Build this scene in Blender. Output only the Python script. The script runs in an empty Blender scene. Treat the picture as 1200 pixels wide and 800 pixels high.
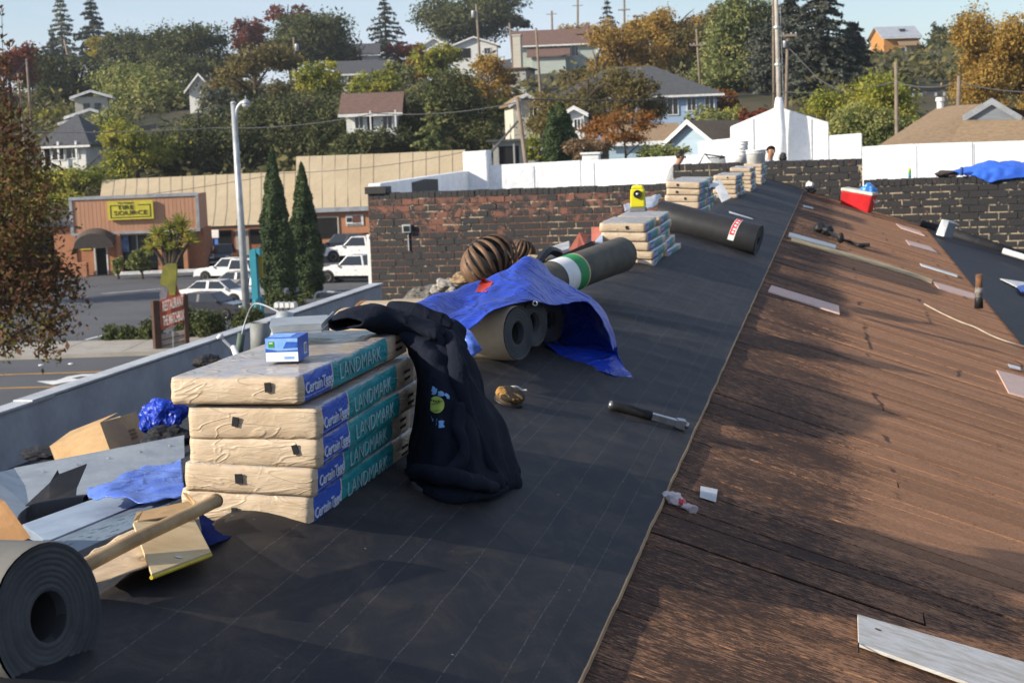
import bpy, bmesh, math, random
import numpy as np
from mathutils import Vector, Matrix, noise

random.seed(7)
S = bpy.context.scene
COL = S.collection
# ------------------------------------------------------------------ camera
H = 8.2                       # camera height above the street, metres
FPX = 1900.0                  # focal length in pixels of the 1200 px wide photograph
ROLL = 0.037
_cr, _sr = math.cos(ROLL), math.sin(ROLL)
_u, _v = (372 * _cr + 243 * _sr), (372 * _sr - 243 * _cr)
PITCH = math.atan2(-_v, FPX)
YAW = math.atan2(_u, -_v * math.sin(PITCH) + FPX * math.cos(PITCH))
_h = np.array([-math.sin(YAW), math.cos(YAW), 0.0])
_r = np.array([math.cos(YAW), math.sin(YAW), 0.0])
_z = np.array([0, 0, 1.0])
FW = math.cos(PITCH) * _h - math.sin(PITCH) * _z
_up = math.sin(PITCH) * _h + math.cos(PITCH) * _z
RI = _r * _cr - _up * _sr
DN = -_r * _sr - _up * _cr
cam = bpy.data.cameras.new('camera')
camo = bpy.data.objects.new('camera', cam)
COL.objects.link(camo)
M4 = Matrix.Identity(4)
for i in range(3):
    M4[i][0], M4[i][1], M4[i][2] = RI[i], -DN[i], -FW[i]
M4[2][3] = H
camo.matrix_world = M4
cam.sensor_width = 36
cam.lens = FPX / 1200 * 36
cam.clip_start, cam.clip_end = 0.1, 6000
cam.dof.use_dof = True
cam.dof.focus_distance = 4.3
cam.dof.aperture_fstop = 13.0
S.camera = camo
# ------------------------------------------------------------------ light
SUN_EL, SUN_AZ = math.radians(24.8), math.radians(33)     # azimuth: from -X turning towards -Y
sd = Vector((-math.cos(SUN_EL) * math.cos(SUN_AZ), -math.cos(SUN_EL) * math.sin(SUN_AZ), math.sin(SUN_EL)))
W = bpy.data.worlds.new('World')
S.world = W
W.use_nodes = True
wn, wl = W.node_tree.nodes, W.node_tree.links
wn.clear()
sky = wn.new('ShaderNodeTexSky')
sky.sky_type = 'NISHITA'
sky.sun_disc = False
sky.sun_elevation = SUN_EL
sky.sun_rotation = math.atan2(sd.x, sd.y)
sky.air_density, sky.dust_density, sky.ozone_density = 1.0, 0.35, 3.0
bg = wn.new('ShaderNodeBackground')
bg.inputs[1].default_value = 0.10
wo = wn.new('ShaderNodeOutputWorld')
wt = wn.new('ShaderNodeTexCoord')
wm = wn.new('ShaderNodeMapping'); wm.inputs['Scale'].default_value = (1.0, 1.0, 4.5)
wl.new(wt.outputs['Generated'], wm.inputs[0])
wz = wn.new('ShaderNodeTexNoise'); wz.inputs['Scale'].default_value = 2.6; wz.inputs['Detail'].default_value = 7; wz.inputs['Distortion'].default_value = 0.6
wl.new(wm.outputs[0], wz.inputs['Vector'])
wr = wn.new('ShaderNodeMapRange'); wr.interpolation_type = 'SMOOTHSTEP'
wr.inputs[1].default_value = 0.42; wr.inputs[2].default_value = 0.75; wr.inputs[3].default_value = 0.22; wr.inputs[4].default_value = 0.78
wl.new(wz.outputs[0], wr.inputs[0])
wx = wn.new('ShaderNodeMix'); wx.data_type = 'RGBA'
wl.new(wr.outputs[0], wx.inputs[0]); wl.new(sky.outputs[0], wx.inputs[6]); wx.inputs[7].default_value = (5.6, 6.0, 7.4, 1)
wl.new(wx.outputs[2], bg.inputs[0])
wl.new(bg.outputs[0], wo.inputs[0])
sl = bpy.data.lights.new('sun', 'SUN')
sl.energy = 5.0
sl.angle = math.radians(0.55)
sl.color = (1.0, 0.90, 0.75)
so = bpy.data.objects.new('sun', sl)
COL.objects.link(so)
so.rotation_euler = sd.to_track_quat('Z', 'Y').to_euler()
S.view_settings.view_transform = 'Standard'
S.view_settings.look = 'None'
S.view_settings.exposure = 0.55
S.view_settings.gamma = 1.0

# ------------------------------------------------------------------ where things stand
def ray(px, py):
    return (px - 600) * RI + (py - 400) * DN + FPX * FW
def AY(px, py, Y):                      # the point seen at a pixel, Y metres along the ridge direction
    q = ray(px, py)
    q = q * (Y / q[1])
    return Vector((q[0], q[1], q[2] + H))
def on_plane(px, py, n, c):
    q = ray(px, py)
    q = q * (c / (q[0] * n[0] + q[1] * n[1] + q[2] * n[2]))
    return Vector((q[0], q[1], q[2] + H))
XR, ZR = -1.45, H - 0.87                # roof ridge
SR, SLF = 0.34, 0.30                    # slopes either side
def RP(px, py, up=0.0): return on_plane(px, py, (SR, 0, 1), SR * XR - 0.87 + up)
def LP(px, py, up=0.0): return on_plane(px, py, (-SLF, 0, 1), -SLF * XR - 0.87 + up)
def GP(px, py, z=0.0): return on_plane(px, py, (0, 0, 1), z - H)
def mpp(px, py, Y): return (AY(px + 1, py, Y) - AY(px, py, Y)).length
def roofz(x, soft=0.10):
    s = SR * (x - XR) if x > XR else SLF * (XR - x)
    return ZR - (math.sqrt(s * s + (soft * 0.3) ** 2))
def terr(x, y):
    t = max(0.0, y - 123)
    z = 26.5 * (1 - math.exp(-t / 118.0)) * min(1.0, (t + 2) / 10 if t > 0 else 0)
    if y > 430:
        z -= 0.10 * (y - 430)
    z += 1.2 * math.sin(x * 0.021 + 1.3) * min(1, t / 80) + 0.7 * math.sin(y * 0.05 + x * 0.03) * min(1, t / 60)
    return max(z, -4) if t > 0 else 0.0

# ------------------------------------------------------------------ object helpers
ORG = {}
def tag(o, label, cat, group=None, kind=None):
    if label: o['label'] = label
    if cat: o['category'] = cat
    if group: o['group'] = group
    if kind: o['kind'] = kind
    return o
def thing(name, label, cat, loc=(0, 0, 0), group=None):
    o = bpy.data.objects.new(name, None)
    o.empty_display_size = 0.1
    COL.objects.link(o)
    o.location = loc
    ORG[o.name] = Vector(loc)
    return tag(o, label, cat, group)
def link(name, me, parent=None, loc=(0, 0, 0), mats=None):
    o = bpy.data.objects.new(name, me)
    COL.objects.link(o)
    if parent is not None: o.parent = parent
    o.location = loc
    if mats is not None:
        for m in (mats if isinstance(mats, (list, tuple)) else [mats]): me.materials.append(m)
    return o
def copy_tree(o, parent=None):
    c = o.copy()
    COL.objects.link(c)
    c.parent = parent
    for ch in o.children: copy_tree(ch, c)
    return c
class MB:
    def __init__(s): s.v, s.f, s.m = [], [], []
    def add(s, vs, fs, m=0):
        b = len(s.v)
        s.v += [Vector(v) for v in vs]
        s.f += [tuple(i + b for i in f) for f in fs]
        s.m += [m] * len(fs)
        return s
    def hexa(s, p, m=0):                # 8 points: bottom ring 0-3, top ring 4-7
        return s.add(p, [(3, 2, 1, 0), (4, 5, 6, 7), (0, 1, 5, 4), (1, 2, 6, 5), (2, 3, 7, 6), (3, 0, 4, 7)], m)
    def box(s, c, d, rot=None, m=0):
        c = Vector(c); x, y, z = d[0] / 2, d[1] / 2, d[2] / 2
        p = [Vector(q) for q in ((-x, -y, -z), (x, -y, -z), (x, y, -z), (-x, y, -z), (-x, -y, z), (x, -y, z), (x, y, z), (-x, y, z))]
        if rot is not None:
            R3 = rot if isinstance(rot, Matrix) else Matrix.Rotation(rot, 3, 'Z')
            p = [R3 @ q for q in p]
        return s.hexa([q + c for q in p], m)
    def prism(s, poly, d, m=0):         # polygon of 3-D points swept by vector d
        n = len(poly); d = Vector(d)
        a = [Vector(q) for q in poly]
        fs = [tuple(range(n - 1, -1, -1)), tuple(range(n, 2 * n))] + [(i, (i + 1) % n, n + (i + 1) % n, n + i) for i in range(n)]
        return s.add(a + [q + d for q in a], fs, m)
    def tube(s, path, r, n=8, m=0, cap=True):
        P = [Vector(q) for q in path]
        rs = r if isinstance(r, (list, tuple)) else [r] * len(P)
        vs, fs = [], []
        ref = None
        for i, q in enumerate(P):
            t = (P[min(i + 1, len(P) - 1)] - P[max(i - 1, 0)]).normalized()
            if ref is None:
                ref = Vector((0, 0, 1)) if abs(t.z) < 0.9 else Vector((1, 0, 0))
            a = t.cross(ref).normalized(); b = a.cross(t)
            ref = b
            for k in range(n):
                w = 2 * math.pi * k / n
                vs.append(q + (a * math.cos(w) + b * math.sin(w)) * rs[i])
        for i in range(len(P) - 1):
            for k in range(n):
                fs.append((i * n + k, i * n + (k + 1) % n, (i + 1) * n + (k + 1) % n, (i + 1) * n + k))
        if cap:
            fs.append(tuple(range(n - 1, -1, -1)))
            fs.append(tuple(range((len(P) - 1) * n, len(P) * n)))
        return s.add(vs, fs, m)
    def lathe(s, prof, c=(0, 0, 0), axis=(0, 0, 1), n=16, m=0):   # prof: (radius, distance along axis)
        c = Vector(c); ax = Vector(axis).normalized()
        a = ax.orthogonal().normalized(); b = ax.cross(a)
        vs, fs = [], []
        for (r, h) in prof:
            for k in range(n):
                w = 2 * math.pi * k / n
                vs.append(c + ax * h + (a * math.cos(w) + b * math.sin(w)) * r)
        for i in range(len(prof) - 1):
            for k in range(n):
                fs.append((i * n + k, i * n + (k + 1) % n, (i + 1) * n + (k + 1) % n, (i + 1) * n + k))
        if prof[0][0] > 1e-4: fs.append(tuple(range(n - 1, -1, -1)))
        if prof[-1][0] > 1e-4: fs.append(tuple(range((len(prof) - 1) * n, len(prof) * n)))
        return s.add(vs, fs, m)
    def grid(s, P, m=0):
        r, c = len(P), len(P[0])
        return s.add([q for row in P for q in row],
                     [(i * c + j, i * c + j + 1, (i + 1) * c + j + 1, (i + 1) * c + j) for i in range(r - 1) for j in range(c - 1)], m)
    def mesh(s, name, off=(0, 0, 0), smooth=False, bevel=0.0, weld=False):
        me = bpy.data.meshes.new(name)
        o = Vector(off)
        me.from_pydata([tuple(v - o) for v in s.v], [], s.f)
        me.polygons.foreach_set('material_index', s.m)
        if bevel or weld:
            bm = bmesh.new(); bm.from_mesh(me)
            if weld: bmesh.ops.remove_doubles(bm, verts=bm.verts, dist=1e-4)
            if bevel:
                eds = [e for e in bm.edges if len(e.link_faces) == 2 and e.calc_face_angle(0) > 0.6]
                bmesh.ops.bevel(bm, geom=eds, offset=bevel, segments=2, affect='EDGES', profile=0.6)
            bmesh.ops.recalc_face_normals(bm, faces=bm.faces)
            bm.to_mesh(me); bm.free()
        if smooth: me.polygons.foreach_set('use_smooth', [True] * len(me.polygons))
        me.update()
        return me
    def part(s, name, mat, parent, smooth=False, bevel=0.0, weld=False):
        off = ORG.get(parent.name, Vector((0, 0, 0)))
        o = link(name, s.mesh(name, off, smooth, bevel, weld), parent, mats=mat)
        ORG[o.name] = off
        return o
    def top(s, name, mat, label=None, cat=None, group=None, kind=None, smooth=False, bevel=0.0, weld=False):
        lo = Vector((min(v.x for v in s.v), min(v.y for v in s.v), min(v.z for v in s.v)))
        hi = Vector((max(v.x for v in s.v), max(v.y for v in s.v), max(v.z for v in s.v)))
        off = Vector(((lo.x + hi.x) / 2, (lo.y + hi.y) / 2, lo.z))
        o = link(name, s.mesh(name, off, smooth, bevel, weld), None, off, mat)
        ORG[o.name] = off
        return tag(o, label, cat, group, kind)
def smooth_by_angle(o, deg=35):
    bm = bmesh.new(); bm.from_mesh(o.data)
    for f in bm.faces: f.smooth = True
    for e in bm.edges:
        if len(e.link_faces) == 2 and e.calc_face_angle(0) > math.radians(deg): e.smooth = False
    bm.to_mesh(o.data); bm.free()
def crom(P, k):                          # Catmull-Rom refinement of a list of vectors
    out = []
    n = len(P)
    for i in range(n - 1):
        a, b, c, d = P[max(i - 1, 0)], P[i], P[i + 1], P[min(i + 2, n - 1)]
        for j in range(k):
            t = j / k
            out.append(0.5 * ((2 * b) + (c - a) * t + (2 * a - 5 * b + 4 * c - d) * t * t + (3 * b - a - 3 * c + d) * t ** 3))
    out.append(P[-1])
    return out
def cloth_grid(rows, k=8, amp=0.01, freq=9.0, seed=0, stretch=(1, 1, 1)):
    R1 = [crom([Vector(q) for q in r], k) for r in rows]
    cols = [crom([R1[i][j] for i in range(len(R1))], k) for j in range(len(R1[0]))]
    G = [[cols[j][i] for j in range(len(cols))] for i in range(len(cols[0]))]
    out = []
    ni, nj = len(G), len(G[0])
    for i in range(ni):
        row = []
        for j in range(nj):
            du = G[min(i + 1, ni - 1)][j] - G[max(i - 1, 0)][j]
            dv = G[i][min(j + 1, nj - 1)] - G[i][max(j - 1, 0)]
            n = du.cross(dv)
            n = n.normalized() if n.length > 1e-9 else Vector((0, 0, 1))
            q = G[i][j]
            w = Vector((q.x * stretch[0] + seed, q.y * stretch[1], q.z * stretch[2])) * freq
            d = (abs(noise.noise(w)) * 1.4 - 0.35) + 0.4 * noise.noise(w * 2.7)
            row.append(q + n * amp * d)
        out.append(row)
    return out
def text_mesh(txt, size, align='CENTER', extrude=0.0, bold=0.0, shear=0.0):
    cu = bpy.data.curves.new('text', 'FONT')
    cu.body = txt; cu.size = size; cu.align_x = align; cu.align_y = 'CENTER'
    cu.extrude = extrude; cu.offset = bold; cu.shear = shear; cu.resolution_u = 2
    o = bpy.data.objects.new('text', cu)
    COL.objects.link(o)
    me = bpy.data.meshes.new_from_object(o.evaluated_get(bpy.context.evaluated_depsgraph_get()))
    bpy.data.objects.remove(o); bpy.data.curves.remove(cu)
    return me
def lettering(name, txt, size, origin, xdir, updir, mat, parent, extrude=0.002, bold=0.0, sx=1.0, shear=0.0):
    me = text_mesh(txt, size, 'CENTER', extrude, bold, shear)
    X = Vector(xdir).normalized(); U = Vector(updir).normalized(); N = X.cross(U)
    off = ORG.get(parent.name, Vector((0, 0, 0))) if parent is not None else Vector((0, 0, 0))
    for v in me.vertices:
        v.co = Vector(origin) - off + X * v.co.x * sx + U * v.co.y + N * v.co.z
    me.materials.clear()
    o = link(name, me, parent, mats=mat)
    return o

# ------------------------------------------------------------------ materials
def nodes(name):
    m = bpy.data.materials.new(name); m.use_nodes = True
    nt = m.node_tree
    return m, nt, nt.nodes, nt.links, nt.nodes['Principled BSDF']
def N(nt, typ, **kw):
    n = nt.nodes.new(typ)
    for k, v in kw.items():
        if k.startswith('i_'):
            key = k[2:]
            n.inputs[int(key) if key.isdigit() else key.replace('_', ' ')].default_value = v
        else: setattr(n, k, v)
    return n
def c4(c): return (c[0], c[1], c[2], 1)
def mixc(nt, fac, a, b):
    n = nt.nodes.new('ShaderNodeMix'); n.data_type = 'RGBA'
    for sock, val in ((n.inputs[0], fac), (n.inputs[6], a), (n.inputs[7], b)):
        if isinstance(val, bpy.types.NodeSocket): nt.links.new(val, sock)
        elif isinstance(val, (int, float)): sock.default_value = val
        else: sock.default_value = c4(val)
    return n.outputs[2]
def math_(nt, op, a, b=0.0):
    n = nt.nodes.new('ShaderNodeMath'); n.operation = op
    for i, val in enumerate((a, b)):
        if isinstance(val, bpy.types.NodeSocket): nt.links.new(val, n.inputs[i])
        else: n.inputs[i].default_value = val
    return n.outputs[0]
def ramp(nt, fac, lo, hi):
    n = nt.nodes.new('ShaderNodeMapRange'); n.interpolation_type = 'SMOOTHSTEP'
    nt.links.new(fac, n.inputs[0]); n.inputs[1].default_value = lo; n.inputs[2].default_value = hi
    return n.outputs[0]
def coords(nt, kind='Object', scale=(1, 1, 1), objshift=False):
    t = nt.nodes.new('ShaderNodeTexCoord')
    out = t.outputs[kind] if kind != 'World' else None
    if kind == 'World':
        g = nt.nodes.new('ShaderNodeNewGeometry'); out = g.outputs['Position']
    mp = nt.nodes.new('ShaderNodeMapping'); mp.inputs['Scale'].default_value = scale
    nt.links.new(out, mp.inputs[0])
    if objshift:
        oi = nt.nodes.new('ShaderNodeObjectInfo')
        cb = nt.nodes.new('ShaderNodeCombineXYZ')
        m1 = math_(nt, 'MULTIPLY', oi.outputs['Random'], 61.0)
        nt.links.new(m1, cb.inputs[0]); nt.links.new(m1, cb.inputs[1])
        nt.links.new(cb.outputs[0], mp.inputs['Location'])
    return mp.outputs[0]
def nz(nt, vec, scale, detail=5, rough=0.6, dist=0.0):
    n = nt.nodes.new('ShaderNodeTexNoise')
    n.inputs['Scale'].default_value = scale; n.inputs['Detail'].default_value = detail
    n.inputs['Roughness'].default_value = rough; n.inputs['Distortion'].default_value = dist
    nt.links.new(vec, n.inputs['Vector'])
    return n.outputs[0]
def bump(nt, b, height, strength, dist=0.01):
    n = nt.nodes.new('ShaderNodeBump'); n.inputs['Strength'].default_value = strength; n.inputs['Distance'].default_value = dist
    nt.links.new(height, n.inputs['Height']); nt.links.new(n.outputs[0], b.inputs['Normal'])
def crease(nt, vec, scale, width=0.05, dist=0.8):
    n = nz(nt, vec, scale, 2, 0.5, dist)
    a = math_(nt, 'ABSOLUTE', math_(nt, 'SUBTRACT', n, 0.5))
    return math_(nt, 'SUBTRACT', 1.0, ramp(nt, a, 0.0, width))
def mat(name, col, col2=None, scale=6.0, rough=0.8, metal=0.0, bmp=0.25, bscale=60.0, bdist=0.004, spec=0.3, kind='Object',
        stretch=(1, 1, 1), lo=0.35, hi=0.7, objrand=0.0, coat=0.0, rvar=0.12, folds=0.0):
    m, nt, nn, ll, b = nodes(name)
    v = coords(nt, kind, stretch, objshift=objrand > 0)
    if col2 is None: col2 = tuple(c * 0.72 for c in col)
    f = nz(nt, v, scale)
    c = mixc(nt, ramp(nt, f, lo, hi), col, col2)
    f2 = nz(nt, v, scale * 7, 3)
    hv = N(nt, 'ShaderNodeHueSaturation'); ll.new(c, hv.inputs['Color'])
    ll.new(math_(nt, 'ADD', math_(nt, 'MULTIPLY', f2, 0.35), 0.83), hv.inputs['Value'])
    out = hv.outputs[0]
    if objrand > 0:
        oi = nn.new('ShaderNodeObjectInfo')
        h2 = N(nt, 'ShaderNodeHueSaturation'); ll.new(out, h2.inputs['Color'])
        ll.new(math_(nt, 'ADD', math_(nt, 'MULTIPLY', oi.outputs['Random'], objrand), 1 - objrand / 2), h2.inputs['Value'])
        out = h2.outputs[0]
    ll.new(out, b.inputs['Base Color'])
    ll.new(math_(nt, 'ADD', math_(nt, 'MULTIPLY', f2, rvar * 2), rough - rvar), b.inputs['Roughness'])
    b.inputs['Metallic'].default_value = metal
    b.inputs['Specular IOR Level'].default_value = spec
    b.inputs['Coat Weight'].default_value = coat
    if bmp and folds:
        h = math_(nt, 'ADD', math_(nt, 'MULTIPLY', nz(nt, v, bscale, 4), 0.5), math_(nt, 'ADD', math_(nt, 'MULTIPLY', crease(nt, v, folds), 0.55), math_(nt, 'MULTIPLY', crease(nt, v, folds * 2.7, 0.07), 0.28)))
        bump(nt, b, h, bmp, bdist)
    elif bmp: bump(nt, b, nz(nt, v, bscale, 4), bmp, bdist)
    return m
def leafmat(name, cols, tr=0.25):
    m, nt, nn, ll, b = nodes(name)
    g = nn.new('ShaderNodeNewGeometry')
    r = nn.new('ShaderNodeValToRGB')
    e = r.color_ramp.elements
    e[0].position, e[0].color = 0.0, c4(cols[0])
    e[1].position, e[1].color = 1.0, c4(cols[-1])
    for i, c in enumerate(cols[1:-1]):
        q = e.new((i + 1) / (len(cols) - 1)); q.color = c4(c)
    v = coords(nt, 'Object')
    f = nz(nt, v, 0.35, 2)
    mixf = math_(nt, 'ADD', math_(nt, 'MULTIPLY', g.outputs['Random Per Island'], 0.55), math_(nt, 'MULTIPLY', ramp(nt, f, 0.35, 0.65), 0.45))
    ll.new(mixf, r.inputs[0])
    ll.new(r.outputs[0], b.inputs['Base Color'])
    b.inputs['Roughness'].default_value = 0.75
    b.inputs['Specular IOR Level'].default_value = 0.15
    t = nn.new('ShaderNodeBsdfTranslucent'); ll.new(r.outputs[0], t.inputs[0])
    mx = nn.new('ShaderNodeMixShader'); mx.inputs[0].default_value = tr
    ll.new(b.outputs[0], mx.inputs[1]); ll.new(t.outputs[0], mx.inputs[2])
    ll.new(mx.outputs[0], nn['Material Output'].inputs[0])
    return m
def glassmat(name, col=(0.02, 0.025, 0.03), rough=0.08):
    m, nt, nn, ll, b = nodes(name)
    b.inputs['Base Color'].default_value = c4(col); b.inputs['Roughness'].default_value = rough
    b.inputs['Specular IOR Level'].default_value = 0.6
    return m

# roof boards: weathered brown softwood, tar left along the grain, shade painted in beside the felt
def board_material():
    m, nt, nn, ll, b = nodes('old_board')
    v = coords(nt, 'Object', (2.2, 34, 34), objshift=True)
    grain = nz(nt, v, 4.0, 6, 0.7)
    v2 = coords(nt, 'World', (1, 1, 1))
    v3 = coords(nt, 'World', (1.0, 4.0, 1))
    fleck = nz(nt, v3, 24.0, 7, 0.78, 0.3)
    big = nz(nt, coords(nt, 'World', (1, 1.2, 1)), 1.5, 5, 0.65)
    oi = nn.new('ShaderNodeObjectInfo')
    wood = mixc(nt, ramp(nt, grain, 0.28, 0.70), (0.46, 0.225, 0.105), (0.22, 0.10, 0.046))
    hv = N(nt, 'ShaderNodeHueSaturation'); ll.new(wood, hv.inputs['Color'])
    ll.new(math_(nt, 'ADD', math_(nt, 'MULTIPLY', oi.outputs['Random'], 0.42), 0.80), hv.inputs['Value'])
    hv.inputs['Saturation'].default_value = 0.92
    sx = N(nt, 'ShaderNodeSeparateXYZ'); ll.new(v2, sx.inputs[0])
    # old black runs above the rafters, in short broken lengths
    wob = math_(nt, 'ADD', sx.outputs[0], math_(nt, 'MULTIPLY', nz(nt, v2, 3.5, 3), 0.12))
    fr = math_(nt, 'ABSOLUTE', math_(nt, 'SUBTRACT', math_(nt, 'FRACT', math_(nt, 'MULTIPLY', wob, 1.64)), 0.5))
    line = math_(nt, 'MULTIPLY', math_(nt, 'SUBTRACT', 1.0, ramp(nt, fr, 0.010, 0.035)), ramp(nt, nz(nt, v2, 1.7, 4), 0.53, 0.60))
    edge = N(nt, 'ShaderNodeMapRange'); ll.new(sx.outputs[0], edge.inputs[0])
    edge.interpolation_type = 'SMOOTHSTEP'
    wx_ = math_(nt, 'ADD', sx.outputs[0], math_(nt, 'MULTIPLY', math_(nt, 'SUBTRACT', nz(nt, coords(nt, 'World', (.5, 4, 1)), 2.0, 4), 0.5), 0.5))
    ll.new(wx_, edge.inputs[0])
    edge.inputs[1].default_value = 0.30; edge.inputs[2].default_value = -0.12; edge.inputs[3].default_value = -0.045; edge.inputs[4].default_value = 0.135  # extra dark flecks towards the felt stand in for shade on the deck
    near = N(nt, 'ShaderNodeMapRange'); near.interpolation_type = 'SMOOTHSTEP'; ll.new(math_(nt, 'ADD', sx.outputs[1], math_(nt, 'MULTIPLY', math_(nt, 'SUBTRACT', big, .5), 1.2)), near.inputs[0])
    near.inputs[1].default_value = 6.0; near.inputs[2].default_value = 5.2; near.inputs[3].default_value = -0.045; near.inputs[4].default_value = 0.10  # the same painted darkening on the boards close to the camera
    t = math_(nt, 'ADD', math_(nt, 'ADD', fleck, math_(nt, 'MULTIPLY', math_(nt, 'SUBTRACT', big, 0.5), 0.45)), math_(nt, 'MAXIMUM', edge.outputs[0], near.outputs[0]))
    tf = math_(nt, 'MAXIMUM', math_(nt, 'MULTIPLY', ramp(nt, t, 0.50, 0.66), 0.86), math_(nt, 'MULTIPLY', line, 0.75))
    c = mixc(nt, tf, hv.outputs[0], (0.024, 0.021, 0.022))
    # rusty nail heads
    vo = N(nt, 'ShaderNodeTexVoronoi'); vo.inputs['Scale'].default_value = 7.0; ll.new(v2, vo.inputs['Vector'])
    c = mixc(nt, math_(nt, 'MULTIPLY', math_(nt, 'LESS_THAN', vo.outputs['Distance'], 0.035), 0.8), c, (0.03, 0.016, 0.010))
    ll.new(c, b.inputs['Base Color'])
    b.inputs['Roughness'].default_value = 0.82
    b.inputs['Specular IOR Level'].default_value = 0.08
    bump(nt, b, math_(nt, 'ADD', grain, math_(nt, 'MULTIPLY', fleck, 0.9)), 0.7, 0.005)
    return m
def felt_material(name='roofing_felt', lines=True, dust=1.0):
    m, nt, nn, ll, b = nodes(name)
    v = coords(nt, 'World')
    n1 = nz(nt, v, 2.2, 6, 0.65, 0.4); n2 = nz(nt, v, 260, 2); n3 = nz(nt, coords(nt, 'World', (1.8, 1.0, 1)), 4.5, 8, 0.72, 0.8)
    c = mixc(nt, ramp(nt, n1, 0.3, 0.75), (0.0105, 0.0115, 0.0155), (0.019, 0.0195, 0.0235))
    d = math_(nt, 'MULTIPLY', ramp(nt, math_(nt, 'ADD', n3, math_(nt, 'MULTIPLY', n2, 0.25)), 0.54, 0.88), 0.36 * dust)
    c = mixc(nt, d, c, (0.105, 0.082, 0.058))
    if lines:
        sx = N(nt, 'ShaderNodeSeparateXYZ'); ll.new(v, sx.inputs[0])
        tot = None
        for x in (-1.315, -1.215, -1.075, -1.03, -0.90, -0.80, -0.69, -0.635):
            w = math_(nt, 'ADD', sx.outputs[0], math_(nt, 'MULTIPLY', math_(nt, 'SUBTRACT', nz(nt, coords(nt, 'World', (0, 1, 0)), 3.0, 3), 0.5), 0.008))
            q = math_(nt, 'LESS_THAN', math_(nt, 'ABSOLUTE', math_(nt, 'SUBTRACT', w, x)), 0.0012)
            tot = q if tot is None else math_(nt, 'MAXIMUM', tot, q)
        tot = math_(nt, 'MULTIPLY', tot, ramp(nt, nz(nt, v, 60, 3), 0.36, 0.60))
        c = mixc(nt, math_(nt, 'MULTIPLY', tot, 0.22), c, (0.30, 0.29, 0.28))
        sp = N(nt, 'ShaderNodeTexVoronoi'); sp.inputs['Scale'].default_value = 17; ll.new(v, sp.inputs['Vector'])
        spk = math_(nt, 'MULTIPLY', math_(nt, 'LESS_THAN', sp.outputs['Distance'], 0.055), ramp(nt, nz(nt, v, 5, 2), 0.52, 0.6))
        c = mixc(nt, math_(nt, 'MULTIPLY', spk, 0.7), c, (0.36, 0.32, 0.26))
    ll.new(c, b.inputs['Base Color'])
    b.inputs['Roughness'].default_value = 0.66
    b.inputs['Specular IOR Level'].default_value = 0.24
    bump(nt, b, math_(nt, 'ADD', nz(nt, v, 320, 3), math_(nt, 'MULTIPLY', n3, 1.2)), 0.35, 0.003)
    return m
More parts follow.
